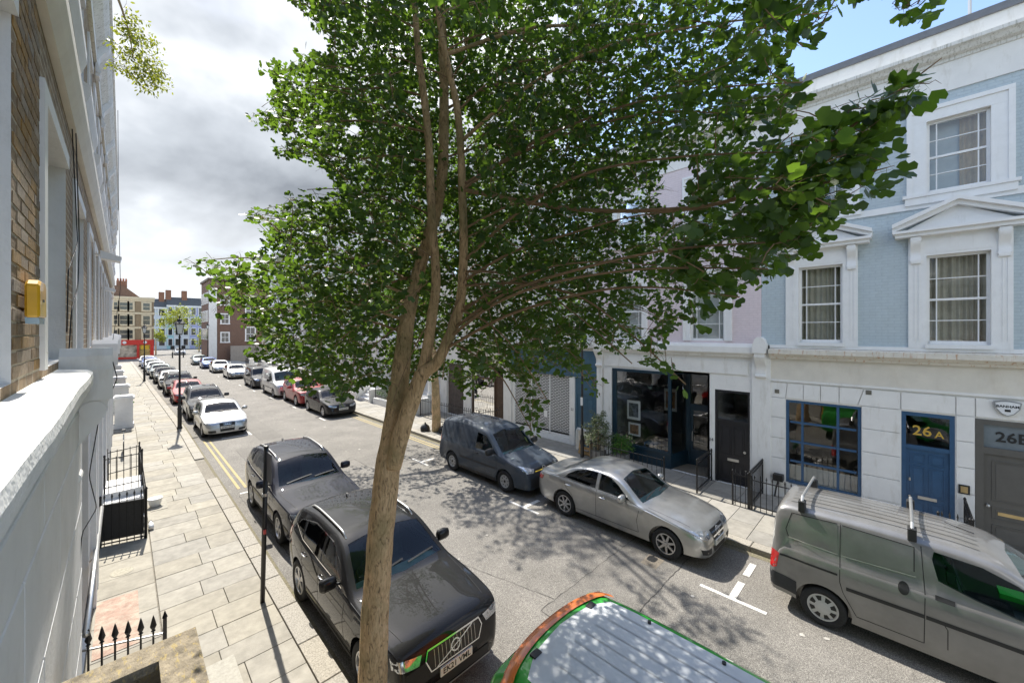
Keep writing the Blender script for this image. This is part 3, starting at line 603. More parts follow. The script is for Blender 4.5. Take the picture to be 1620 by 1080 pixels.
MB().quad((XR+.05, 5.65, .64), (XD, 5.49, .64), (XD, 5.49, 3.40), (XR+.05, 5.65, 3.40)).build('pane', GLASS, sf, recalc=False)
MB().quad((XD+.04, 4.48, 2.32), (XD+.04, 5.36, 2.32), (XD+.04, 5.36, 3.38), (XD+.04, 4.48, 3.38)).build('pane', GLASS, sf, recalc=False)
d = MB().box(XD+.02, XD+.06, 4.48, 4.58, .14, 2.22); d.box(XD+.02, XD+.06, 5.26, 5.36, .14, 2.22); d.box(XD+.022, XD+.06, 4.58, 5.26, 2.10, 2.22); d.box(XD+.022, XD+.06, 4.58, 5.26, .14, .70)
d = d.build('shop_door', TEALN, ph); MB().quad((XD+.04, 4.58, .70), (XD+.04, 5.26, .70), (XD+.04, 5.26, 2.10), (XD+.04, 4.58, 2.10)).build('pane', GLASS, d, recalc=False)
MB().tube([(XD-.02, 5.28, 1.0), (XD-.02, 5.28, 1.35)], .012, 8).build('door_handle', STEEL, d)
mb = MB().box(XR+.02, XD, 4.40, 4.46, .12, 3.5); mb.build('recess_wall', TEALN, ph); MB().box(XR+.02, XD+.08, 4.40, 5.9, 3.5, 3.56).build('recess_ceiling', WHITE, ph)
room(sf, XR+.1, XR+5, 4.4, 8.1, .14, 3.5, mat('shop_wall', (.13, .14, .15), .9, var=.3, scale=1.2)); MB().quad((XR+.08, 4.4, .15), (XR+5, 4.4, .15), (XR+5, 8.1, .15), (XR+.08, 8.1, .15)).build('shop_floor', mat('shop_floorboards', (.20, .17, .13), .5), sf, recalc=False)
# things in the shop
def frame_pic(x, y, z, w, h, label, inner):
    t = thing('framed_picture', label, 'picture', (x, y, z), 'pictures in the shop'); mb = MB().box(x, x+.03, y-w/2, y+w/2, z, z+h); mb.build('frame', WHITE2, t); MB().box(x-.004, x, y-w*.36, y+w*.36, z+h*.14, z+h*.86).build('print', inner, t)
frame_pic(XR+.75, 7.45, 1.45, .55, .75, 'framed black and white print behind the shop glass, upper one', mat('dark_print', (.10, .11, .12), .6, var=.8, scale=9)); frame_pic(XR+.75, 7.42, .82, .50, .50, 'small framed print low behind the shop glass', mat('warm_print', (.30, .16, .10), .6, var=.7, scale=9))
frame_pic(XR+2.2, 6.6, 1.7, .5, .9, 'framed orange portrait hanging deep inside the shop', mat('orange_print', (.42, .20, .06), .6, var=.6, scale=5))
t = thing('shop_stool', 'blue stool inside the shop behind the big window', 'stool', (XR+.9, 6.75, .15)); MB().box(XR+.7, XR+1.1, 6.5, 7.0, .60, .66).build('seat', NAVY, t)
for (dx, dy) in ((.72, 6.52), (1.06, 6.52), (.72, 6.96), (1.06, 6.96)): MB().box(XR+dx, XR+dx+.04, dy, dy+.04, .15, .6).build('leg', NAVY, t)
t = thing('orange_bag', 'orange and black shoulder bag in the shop window corner', 'bag', (XR+.55, 6.05, .7)); mb = MB().lathe([(.10, .15), (.19, .20), (.21, .35), (.16, .5), (.05, .56)], (XR+.6, 6.1, .0), 12); mb.build('body', mat('bag_orange', (.50, .16, .04), .6, var=.7, scale=9), t, smooth=True); MB().tube([(XR+.6, 5.98, .5), (XR+.6, 6.0, .72), (XR+.6, 6.2, .72), (XR+.6, 6.22, .5)], .014, 6).build('strap', BLACK, t)
t = thing('display_plinth', 'low pale plinth carrying the orange bag inside the shop', 'plinth', (XR+.6, 6.1, .0)); 
MB().box(XR+.35, XR+.85, 5.85, 6.35, .15, .152).build('base', NET, t)
# ---------------- number 22: petrol blue shopfront with white grille
wh = thing('white_house', 'white house over a petrol blue shopfront with lattice shutter, number 22', 'house', (XR, 11.2, .12))
wl = [(9.4, 10.4), (12.1, 13.1)]
PALE = mat('pale_grey_stucco', (.70, .70, .69), .7, var=.05)
upper_common(wh, 8.603, 14.0, PALE, [(a, b, 4.62, 6.70) for a, b in wl]+[(a, b, 8.17, 9.86) for a, b in wl])
for a, b in wl:
    for za, zb in ((4.62, 6.70), (8.17, 9.86)): sash(wh, XR+.06, -1, a, b, za, zb, CURT)
    mb = MB(); surround(mb, XR, -1, a, b, 4.62, 6.70, .24, .06); mb.build('window_surround', WHITE2, wh); mb = MB(); surround(mb, XR, -1, a, b, 8.17, 9.86, .24, .06); mb.build('window_surround', WHITE2, wh)
mb = MB(); mb.prism([(XR+a, 8.62, z) for a, z in prof], (0, 5.4, 0)); mb.build('cornice', SOOT, wh)
mb = MB(); holes_wall(mb, XR+.02, -1, 8.6, 14.0, .05, 4.2, [(8.62, 9.72, .12, 3.0), (10.0, 13.35, .30, 3.0)], .2); mb.build('wall', WHITE, wh, recalc=False)
MB().box(XR+.02, XR-.05, 8.62, 13.5, 3.02, 4.14).build('fascia', BLUEP, wh); MB().box(XR-.05, XR-.07, 8.62, 13.5, 3.42, 3.47).build('fascia_moulding', BLUEP, wh)
MB().box(XR, XR-.06, 13.5, 14.0, .12, 4.14).build('pilaster', WHITE, wh); MB().box(XR+.02, XR-.03, 9.72, 9.99, .12, 3.0).build('pilaster', WHITE, wh)
text(wh, '22', .15, face_mx((XR-.031, 9.85, 1.62)), BLACK)
f = MB().box(XR+.02, XR+.1, 8.62, 8.72, .12, 3.0); f.box(XR+.02, XR+.1, 9.62, 9.72, .12, 3.0); f.box(XR+.022, XR+.1, 8.72, 9.62, 2.3, 3.0); f.build('door_frame', BLUEP, wh)
d = panel_door(wh, XR+.05, -1, 8.72, 9.62, .15, 2.3, BLUEP, [(.12, .46, .5, .93), (.54, .88, .5, .93), (.12, .46, .1, .38), (.54, .88, .1, .38)]); MB().box(XR+.05, XR+.035, 9.0, 9.3, .9, .98).build('letter_plate', BLACK, d)
GRILL = brickmat('lattice_grille', (.05, .05, .055), (.07, .07, .075), (.66, .66, .65), .3, .5, bw=.19, bh=.07, ms=.018, var=.1)
for i in range(3):
    a = 10.02+i*1.11; MB().box(XR+.07, XR+.10, a+.02, a+1.09, .45, 2.98).build('grille', GRILL, wh)
for i in range(4): MB().box(XR+.04, XR+.12, 9.99+i*1.11, 10.04+i*1.11, .3, 3.0).build('shutter_post', WHITE2, wh)
for i in range(4): MB().box(XR-.02+.03*i, XR+.12, 10.0, 13.4, .12+.10*i, .21+.10*i).build('shutter_slat', WHITE2, wh)
MB().box(XR+.066, XR+.069, 11.3, 11.48, 1.05, 1.35).build('notice', WHITE2, wh)
# ---------------- number 20: cream house with cafe front
ch = thing('cream_house', 'cream house with brown cafe door, glazed front and timber gate', 'house', (XR, 16.7, .12))
wl = [(14.9, 15.9), (17.5, 18.5)]
upper_common(ch, 14.003, 19.6, CREAM, [(a, b, 4.62, 6.70) for a, b in wl]+[(a, b, 8.17, 9.86) for a, b in wl])
for a, b in wl:
    for za, zb in ((4.62, 6.70), (8.17, 9.86)): sash(ch, XR+.06, -1, a, b, za, zb, CURT)
    mb = MB(); surround(mb, XR, -1, a, b, 4.62, 6.70, .24, .06); mb.build('window_surround', WHITE2, ch); mb = MB(); surround(mb, XR, -1, a, b, 8.17, 9.86, .24, .06); mb.build('window_surround', WHITE2, ch)
mb = MB(); mb.prism([(XR+a, 14.02, z) for a, z in prof], (0, 5.56, 0)); mb.build('cornice', WHITE, ch)
mb = MB(); holes_wall(mb, XR+.02, -1, 14.0, 19.6, .05, 4.2, [(14.12, 16.7, .12, 3.1), (17.36, 18.97, .12, 3.1)], .25); mb.build('wall', WHITE, ch, recalc=False)
MB().box(XR+.02, XR-.03, 14.05, 16.8, 3.12, 4.1).build('fascia', CREAM, ch)
f = MB().box(XR+.1, XR+.2, 14.12, 14.2, .12, 3.1); f.box(XR+.1, XR+.2, 14.82, 14.9, .12, 3.1); f.box(XR+.1, XR+.2, 16.62, 16.7, .12, 3.1); f.box(XR+.1, XR+.2, 14.2, 14.82, 2.5, 2.6); f.box(XR+.1, XR+.2, 14.9, 16.62, 2.4, 2.5); f.box(XR+.1, XR+.2, 14.9, 16.62, .12, .5)
f = f.build('shopfront', BROWN, ch); MB().quad((XR+.15, 14.9, .5), (XR+.15, 16.62, .5), (XR+.15, 16.62, 3.1), (XR+.15, 14.9, 3.1)).build('pane', GLASS, f, recalc=False); room(f, XR+.2, XR+3, 14.1, 16.7, .12, 3.1, mat('cafe_wall', (.25, .22, .17), .9))
panel_door(ch, XR+.15, -1, 14.2, 14.82, .14, 2.5, BROWN, [(.15, .85, .55, .92), (.15, .85, .1, .45)])
for i in range(10): MB().box(XR+.16, XR+.2, 17.37+i*.159, 17.37+i*.159+.15, .14, 3.05).build('board', GREYT, ch)
# ---------------- railings on the right pavement
t = thing('railing', 'low black railing between the potted shrub and the shop recess', 'railing', (11.93, 6.4, .12), 'right pavement railings'); bars(t, (11.93, 5.22, 0), (11.93, 7.9, 0), .83, 17, tip=False); bars(t, (11.95, 7.9, 0), (13.40, 7.9, 0), .83, 8, tip=False, post=False)
t = thing('railing', 'black spear-topped gate railing left of the charcoal door', 'railing', (12.6, 4.28, .12), 'right pavement railings'); bars(t, (12.02, 4.27, 0), (13.40, 4.31, 0), .95, 12)
t = thing('railing', 'black spear-topped side railing right of the charcoal door', 'railing', (12.6, 2.86, .12), 'right pavement railings'); bars(t, (11.96, 2.88, 0), (13.40, 2.90, 0), .95, 12)
t = thing('railing', 'short black gate railing in front of the charcoal door', 'railing', (11.97, 3.1, .12), 'right pavement railings'); bars(t, (11.97, 2.92, 0), (11.97, 3.30, 0), .90, 3)
t = thing('railing', 'long black railing before the blue-framed window behind the grey van', 'railing', (11.99, 1.4, .12), 'right pavement railings'); bars(t, (11.99, 2.84, 0), (11.99, .15, 0), .84, 20)
t = thing('railing', 'black spear-topped railing beside the blue door 26A', 'railing', (12.7, -.95, .12), 'right pavement railings'); bars(t, (11.99, -1.02, 0), (13.40, -1.02, 0), .98, 12)
t = thing('railing', 'short black railing run on the near side of door 26A', 'railing', (11.99, -.8, .12), 'right pavement railings'); bars(t, (11.99, -.98, 0), (11.99, -.55, 0), .98, 4)
t = thing('railing', 'black railing in front of the cream cafe house', 'railing', (12.0, 16.5, .12), 'right pavement railings'); bars(t, (12.0, 14.2, 0), (12.0, 19.4, 0), .95, 34); bars(t, (12.02, 14.2, 0), (13.4, 14.2, 0), .95, 9, post=False)
# gas meter box by the wall
t = thing('meter_pipe', 'small black meter box with pipes low on the blue house wall', 'meter', (XR-.1, 2.5, .12)); MB().box(XR-.012, XR-.2, 2.38, 2.62, .62, .80).build('box', BLACK, t); MB().tube([(XR-.1, 2.5, .62), (XR-.12, 2.55, .4), (XR-.05, 2.6, .12)], .02, 6).build('pipe', BLACK, t)
# ---------------- left terrace
WHITEL = mat('white_painted_render', (.76, .755, .74), .7, var=.05, scale=3, bump=.3, bscale=35, dirt=(.52, .50, .45), dscale=4, dthr=(.55, .8), damt=.4)
nh = thing('near_brick_house', 'brown brick house with white ledge and white window surrounds at the left edge', 'house', (XL, 1, .12))
NH0, NH1 = -5.0, 5.12
op1 = [(1.62, 3.17), (4.25, 5.80)]          # first-floor openings (second one belongs to the next bay)
def left_upper(par, y0, y1, opens, extra=True, bricks=False):
    holes = [(a, b, 4.64, 6.50) for a, b in opens]+[(a, b, 7.75, 9.5) for a, b in opens]
    mb = MB(); holes_wall(mb, XL, 1, y0, y1, 4.5, 10.3, holes, .17, 0, 1); mb.build('wall', [MORTAR if False else STOCK, WHITEL], par, recalc=False)
    for a, b in opens:
        for za, zb in ((4.64, 6.50), (7.75, 9.5)):
            sash(par, XL-.13, 1, a, b, za, zb, None, detail=False)
            mb = MB(); w = .15; mb.box(XL, XL+.025, a-w, a, za, zb); mb.box(XL, XL+.025, a-w, b, zb, zb+w*.8); mb.build('window_surround', WHITEL, par)
    MB().prism([(XL, y0, 7.02), (XL+.05, y0, 7.02), (XL+.09, y0, 7.1), (XL+.12, y0, 7.18), (XL+.12, y0, 7.3), (XL, y0, 7.34)], (0, y1-y0, 0)).build('string_course', CREAM, par)
    for a, b in opens: MB().prism([(XL, a-.15, 7.5), (XL+.10, a-.15, 7.5), (XL+.14, a-.15, 7.62), (XL+.14, a-.15, 7.72), (XL, a-.15, 7.76)], (0, b-a+.2, 0)).build('sill_band', WHITEL, par)
    mb = MB(); prof = [(0, 9.95), (.05, 9.95), (.05, 10.2), (.16, 10.35), (.22, 10.5), (.22, 10.72), (.26, 10.76), (.26, 10.95), (-.2, 11.0)]
    mb.prism([(XL+a, y0, z) for a, z in prof], (0, y1-y0, 0)); mb.build('cornice', SOOT if extra else WHITEL, par)
    MB().box(XL-.3, XL-.02, y0, y1, 10.98, 11.6).build('parapet', STOCK, par)
    MB().box(XL-8, XL-.3, y0, y1, 11.0, 11.1).build('roof', ROOF, par)
left_upper(nh, NH0, 5.98, [(-1.0, .55), (1.62, 3.17), (4.25, 5.80)], bricks=True)
# individual bricks of the near pier (between the first two windows)
BR = boxmesh('brick', .02, .212, .064, BRICK, .004)
z = 4.66; row = 0; nb = 0
while z < 7.0:
    y = 3.19-(.11 if row % 2 else 0)
    while y < 4.1:
        yc = y+.1125
        if 3.17 < yc-.10 and yc+.09 < 4.1 and not (4.9 < z < 5.2 and 3.44 < yc < 3.98 and False):
            piece('brick', BR, (XL-.006+random.uniform(-.0015, .0015), yc, z), nh, rot=(0, 0, random.uniform(-.004, .004))); nb += 1
        y += .225
    z += .075; row += 1
# ledge (first-floor cornice) on the near house, and its ground-floor stucco wall
LEDGE = mat('white_masonry_paint_rough', (.80, .80, .78), .8, var=.04, bump=.6, bscale=25, dirt=(.6, .58, .53), dscale=6, dthr=(.58, .8), damt=.4)
mb = MB()
import numpy as _n
ys = [NH0+i*(NH1-NH0)/70 for i in range(71)]; rr = random.Random(5)
pr = [(XL-.02, 4.58), (-.215, 4.565), (-.19, 4.545), (-.185, 4.50), (-.19, 4.44), (-.205, 4.42), (-.23, 4.40), (-.235, 4.33), (-.28, 4.30), (-.30, 4.2), (XL-.02, 4.2)]
n0 = 0
for y in ys:
    j = rr.uniform(-.0015, .0015)+.003*math.sin(y*3.1); k = rr.uniform(-.0015, .0015)+.002*math.sin(y*2.3)
    for q, (x, z) in enumerate(pr): mb.v.append((x+(j if 0 < q < 7 else 0), y, z+(k if 0 < q < 7 else 0)))
for i in range(len(ys)-1):
    for q in range(len(pr)-1): a = i*len(pr)+q; mb.f.append((a, a+1, a+1+len(pr), a+len(pr))); mb.mi.append(0)
mb.f.append(tuple(range((len(ys)-1)*len(pr), len(ys)*len(pr)))); mb.mi.append(0)
mb.build('ledge', LEDGE, nh)
XG = -.295
mb = MB().box(XL-.3, XG, NH0, 5.62, .1, 4.25); mb.build('wall', WHITEL, nh)
for i, z in enumerate((.12, .75, 1.38, 2.01, 2.64, 3.27, 3.90)):       # smooth stucco courses, grooves between
    z1 = min(z+.63, 4.2); y = NH0+(0 if i % 2 else .55)
    while y < 5.6:
        y1 = min(y+1.25, 5.60)
        MB().box(XG-.01, XG+.014, y+.008, y1-.008, z+.008, z1-.008).build('stucco_block', WHITEL, nh, bevel=.005); y = y1
party(nh, 5.30, XL, 1, .22, .2)
# yellow alarm box on the brick
t = thing('alarm_box', 'yellow alarm box fixed to the brown brick wall at the left edge', 'alarm box', (XL, 3.5, 4.95)); mb = MB()
mb.prism([(XL+.02, 3.36, 4.98), (XL+.02, 3.62, 4.98), (XL+.02, 3.62, 5.16), (XL+.02, 3.57, 5.19), (XL+.02, 3.41, 5.19), (XL+.02, 3.36, 5.16)], (.055, 0, 0)); mb.build('case', mat('alarm_yellow', (.72, .40, .02), .35, coat=.3), t, bevel=.01)
MB().prism([(XL+.02, 3.37, 4.979), (XL+.02, 3.61, 4.979), (XL+.02, 3.58, 4.945), (XL+.02, 3.40, 4.945)], (.05, 0, 0)).build('strobe', mat('strobe_blue', (.25, .38, .5), .2), t); MB().box(XL+.075, XL+.077, 3.46, 3.52, 5.07, 5.085).build('emblem', BLACK, t)
# further houses of the terrace
lab = ['second', 'third', 'fourth', 'fifth', 'sixth', 'seventh', 'eighth', 'ninth', 'tenth']
YP = [5.12+5.35*i for i in range(0, 11)]
for i in range(10):
    y0, y1 = YP[i], YP[i+1]; dx = bend((y0+y1)/2) if y0 > 26 else 0
    h = thing('terrace_house', '%s brick and white house along the left terrace from the camera' % (lab+['farthest'])[i], 'house', (XL, y0+2.6, .12), 'left terrace houses')
    o = y0-5.12
    ops = [(a+o, b+o) for a, b in ((6.62-2.45+.08, 5.80), (6.70, 8.22), (9.18, 10.2))] if i == 0 else [(a+o, b+o) for a, b in ((5.6, 6.7), (7.3, 8.4), (9.0, 10.1))]
    if i == 0: ops = ops[1:]
    left_upper(h, y0+.002 if i else 5.982, y1, ops, extra=True)
    # ground floor: white pilasters, dark doors and windows
    gh = [(y0+.55, y0+2.1, .12, 3.3), (y0+2.7, y0+4.6, .8, 3.2)]
    if i == 0: gh = [(5.65, 9.3, .12, 3.5)]
    mb = MB(); holes_wall(mb, XL, 1, y0, y1, .05, 4.5, gh, .3); mb.build('wall', WHITEL, h, recalc=False)
    for (a, b, c, d) in gh:
        if i == 0:
            for k in range(12): MB().box(XL-.2, XL-.16, a+k*.304, a+k*.304+.29, .12, 3.5).build('board', mat('dark_brown_boards', (.045, .035, .03), .6, var=.3), h)
        elif c < .5: panel_door(h, XL-.2, 1, a, b, c, 2.4, BLACK, [(.1, .45, .1, .9), (.55, .9, .1, .9)]); MB().box(XL-.22, XL-.2, a, b, 2.4, d).build('fanlight', mat('fan_glass', (.03, .035, .04), .1), h)
        else: sash(h, XL-.18, 1, a, b, c, d, None, detail=False)
    mb = MB(); mb.prism([(XL, y0+.25, 4.15), (XL+.08, y0+.25, 4.15), (XL+.15, y0+.25, 4.3), (XL+.15, y0+.25, 4.42), (XL, y0+.25, 4.46)], (0, y1-y0-.3, 0)); mb.build('cornice', WHITEL, h)
    for k in (.28, 2.4, 4.9):
        if i == 0 and k < 3: continue
        MB().box(XL, XL+.07, y0+k-.14, y0+k+.14, .12, 4.15).build('pilaster', WHITEL, h); scroll(h, XL+.02, 1, y0+k, .2, 4.15, .5, .12, WHITEL)
    party(h, y1, XL, 1, .26)
    scroll(h, XL+.03, 1, y0+.3, .22, 10.45, .75, .17, WHITEL); scroll(h, XL+.03, 1, y0+2.9, .22, 10.45, .75, .17, WHITEL)
    if dx:
        h.location.x += dx
# floodlights and bell on the terrace
for (yy, lbl) in ((10.6, 'nearer white floodlight jutting from the left terrace wall'), (14.2, 'farther small white lamp jutting from the left terrace wall')):
    t = thing('flood_light', lbl, 'lamp', (XL, yy, 6.2)); z = 6.35 if yy < 12 else 6.0; k = 1 if yy < 12 else .7
    MB().tube([(XL, yy, z), (XL+.12*k, yy, z)], .015, 6).build('arm', STEEL, t); MB().prism([(XL+.10*k, yy-.15*k, z-.08*k), (XL+.36*k, yy-.15*k, z-.12*k), (XL+.38*k, yy-.15*k, z-.03*k), (XL+.10*k, yy-.15*k, z+.06*k)], (0, .3*k, 0)).build('head', WHITE2, t)
# cables hanging on the left facade
def cable(pts, lbl, r=.005):
    t = thing('cable', lbl, 'cable', pts[0], 'cables on the left facade'); P = []
    for i in range(len(pts)-1):
        for k in range(8):
            s = k/8; a, b = Vector(pts[i]), Vector(pts[i+1]); p = a.lerp(b, s); p.z -= .0; P.append(p)
    P.append(Vector(pts[-1])); Q = [P[0]]+[(P[i-1]+P[i]*2+P[i+1])/4 for i in range(1, len(P)-1)]+[P[-1]]
    MB().tube(Q, r, 5).build('cable_run', BLACK, t, smooth=True)
cable([(XL+.03, 6.3, 10.2), (XL+.03, 6.35, 8.2), (XL+.04, 6.2, 7.2), (XL+.05, 6.35, 6.4), (XL+.05, 6.55, 5.9), (XL+.06, 6.2, 5.4), (XL+.04, 5.75, 5.1), (XL+.03, 5.62, 4.62)], 'long black cable hanging down the left brick facade and looping over the ledge')
cable([(XL+.02, 6.2, 10.2), (XL+.02, 6.1, 7.6), (XL+.02, 6.0, 7.3), (XL+.03, 6.5, 6.2), (XL+.05, 6.3, 5.85), (XL+.02, 5.75, 5.5), (XL+.02, 5.62, 4.9)], 'thin black cable swinging off to the window beside the long cable')
cable([(XL+.33, 5.25, 4.62), (XL+.36, 5.35, 4.45), (XL+.24, 5.32, 4.1), (XL+.18, 5.2, 3.6), (XL+.22, 5.5, 3.2), (XL+.12, 5.45, 3.0), (XL+.09, 5.3, 1.5)], 'grey cables tangled round the scroll bracket below the ledge', .004)
cable([(-.10, 14.5, 10.7), (-.09, 14.6, 8.5), (-.05, 14.4, 6), (-.2, 14.4, 4.6)], 'thin grey cable dropping from the left roof cornice', .006)
# handrail along the wall, spear railing, mitred timber box, entrance steps
t = thing('handrail', 'grey metal handrail running low along the left wall', 'handrail', (-.38, 9, 1.1)); MB().tube([(-.33, 7.2, 1.12), (-.33, 12.2, 1.12)], .035, 10).build('tube', STEEL, t, smooth=True)
for yy in (7.4, 9.6, 12.0): MB().tube([(XL, yy, 1.05), (-.33, yy, 1.12)], .015, 6).build('bracket', STEEL, t)
t = thing('spear_railing', 'near black spear-topped railing across the left forecourt', 'railing', (0, 7.0, .12)); 
SP = MB(); SP.tube([(0, 0, 0), (0, 0, .88)], .011, 8); SP.lathe([(.011, .84), (.026, .85), (.014, .865), (.03, .90), (.034, .915), (.012, 1.02), (.0, 1.06)], (0, 0, 0), 8); spm = SP.mesh('railing_bar', IRON)
for i in range(6): piece('railing_bar', spm, (-.31+.118*i, 7.22-.052*i, .12), t)
MB().prism([(XL, 7.255, .90), (.39, 6.90, .90), (.39, 6.925, .90), (XL, 7.28, .90)], (0, 0, .018)).build('rail', STEEL, t); MB().prism([(XL, 7.255, .22), (.39, 6.90, .22), (.39, 6.925, .22), (XL, 7.28, .22)], (0, 0, .018)).build('rail', IRON, t)
MB().box(.37, .41, 6.88, 6.92, .12, 1.12).lathe([(.03, 1.12), (.0, 1.22)], (.39, 6.90, 0), 4).build('post', IRON, t)
TIMB = mat('weathered_lichen_timber', (.25, .21, .15), .9, var=.45, scale=14, bump=1., bscale=40, dirt=(.42, .32, .12), dscale=13, dthr=(.55, .64), damt=.7, stretch=(3, 1, 1))
t = thing('timber_box', 'weathered lichen-stained mitred timber frame of a porch box below the camera', 'porch box', (0, 2, .12))
z = 3.0; xa, xb, ya, yb, wf = -.29, .33, 1.2, 3.22, .185
MB().prism([(xa, yb, z), (xb, yb, z), (xb-wf, yb-wf, z), (xa, yb-wf, z)], (0, 0, -.05)).build('frame_rail', TIMB, t); MB().prism([(xb, yb-.003, z+.003), (xb, ya, z+.003), (xb-wf, ya, z+.003), (xb-wf, yb-wf-.003, z+.003)], (0, 0, -.05)).build('frame_rail', TIMB, t)
MB().box(xb-.03, xb-.008, ya, yb-.01, .12, z-.05).build('side', TIMB, t); MB().box(xa, xb-.03, yb-.03, yb-.008, .12, z-.05).build('side', TIMB, t); MB().box(xa, xb-.03, ya, yb-.03, 1.5, 1.55).build('tray', BLACK, t)
t = thing('entrance_steps', 'white entrance steps climbing to a door of the left terrace', 'steps', (0, 15, .12))
for i in range(4): MB().box(XL+.02, .38, 13.4+.32*i, 15.6-.0*i, .12+.16*i, .12+.16*(i+1)).build('step', WHITEL, t)
t = thing('area_railing', 'black panelled railing and gate across the left forecourt below the steps', 'railing', (0, 12.5, .12)); bars(t, (-.36, 12.58, 0), (.36, 12.42, 0), 1.05, 6, tip=True, rails=(.04, .86)); MB().prism([(-.36, 12.66, .2), (.34, 12.50, .2), (.34, 12.51, .2), (-.36, 12.67, .2)], (0, 0, .80)).build('mesh_panel', mat('dark_mesh_panel', (.035, .035, .035), .6, var=.3, scale=60, bump=.6, bscale=120), t)
bars(t, (.38, 12.42, 0), (.38, 16.9, 0), 1.1, 16, tip=False, rails=(.9,)); bars(t, (-.34, 16.6, 0), (.36, 16.95, 0), 1.25, 5, tip=False, rails=(.45, .95))
bars(t, (-.34, 14.4, 0), (.36, 14.5, 0), 1.55, 5, tip=False, rails=(.5, .97))
t = thing('white_pot', 'small white round pot standing beside the railing on the left pavement', 'pot', (.62, 14.3, .12)); MB().lathe([(.09, .12), (.12, .16), (.155, .33), (.165, .34), (.15, .34), (.12, .25)], (.62, 14.5, 0), 18).build('bowl', WHITE2, t, smooth=True)
t = thing('white_bottle', 'white bottle-shaped cone lying by the black railing foot', 'bottle', (.47, 12.9, .12)); MB().lathe([(.05, -.15), (.05, .1), (.02, .2), (.025, .25)], (.48, 12.95, .18), 10, 'y').build('body', WHITE2, t, smooth=True); MB().lathe([(.03, .25), (.03, .29)], (.48, 12.95, .18), 10, 'y').build('cap', BLACK, t)
# gate piers and low walls with planting farther up
PIER = [(27.6, .95), (33.5, .95), (39.5, .9), (46, .9), (53, .9)]
names = ['nearest', 'second', 'third', 'fourth', 'farthest']
for i, (yy, s) in enumerate(PIER):
    x = .05+bend(yy); t = thing('gate_pier', '%s white square gate pier along the left pavement' % names[i], 'pier', (x, yy, .12), 'white gate piers'); w = .33
    MB().box(x-w, x+w, yy-w, yy+w, .12, 1.55).build('shaft', WHITEL, t); MB().box(x-w-.03, x+w+.03, yy-w-.03, yy+w+.03, .12, .32).build('plinth', WHITEL, t); mb = MB().box(x-w-.06, x+w+.06, yy-w-.06, yy+w+.06, 1.55, 1.65); mb.box(x-w, x+w, yy-w, yy+w, 1.65, 1.72); mb.build('cap', WHITEL, t)
    t = thing('area_railing', '%s run of black railing between the left gate piers' % names[i], 'railing', (x+.2, yy+2.5, .12), 'left pier railings'); bars(t, (x+.2, yy+.5, 0), (x+.1, yy+4.6, 0), 1.0, 22)
# bicycle leaning by the steps
def bicycle(x, y):
    t = thing('bicycle', 'grey bicycle leaning by the left railings beyond the steps', 'bicycle', (x, y, .12)); TY = BLACK
    for dy in (0, 1.02):
        mb = MB(); n = 24
        ring = [(x+.03, y+dy+.33*math.cos(2*math.pi*k/n), .46+.33*math.sin(2*math.pi*k/n)) for k in range(n+1)]; mb.tube(ring, .018, 6, cap=False); w = mb.build('wheel', TY, t)
        mb = MB()
        for k in range(8): a = 2*math.pi*k/8; mb.tube([(x+.03, y+dy, .46), (x+.03, y+dy+.32*math.cos(a), .46+.32*math.sin(a))], .003, 4)
        mb.build('spokes', STEEL, w)
    mb = MB(); fr = mb.tube; c = (x+.03, y+.60, .42)
    for a, b in (((y, .46), (y+.14, .98)), ((y+.12, .9), (y+.60, .42)), ((y+.13, .95), (y+.72, .92)), ((y+.72, .98), (y+.60, .42)), ((y+.60, .42), (y+1.02, .46)), ((y+.72, .85), (y+1.02, .46))): mb.tube([(x+.03, a[0], a[1]), (x+.03, b[0], b[1])], .016, 6)
    mb.build('frame', STEEL, t); MB().tube([(x-.24, y+.1, 1.08), (x+.03, y+.15, 1.02), (x+.30, y+.1, 1.08)], .014, 6).build('handlebar', BLACK, t); MB().prism([(x-.03, y+.62, 1.0), (x+.09, y+.62, 1.0), (x+.06, y+.88, 1.0), (x, y+.88, 1.0)], (0, 0, .05)).build('saddle', BLACK, t)
bicycle(-.02, 21.0)
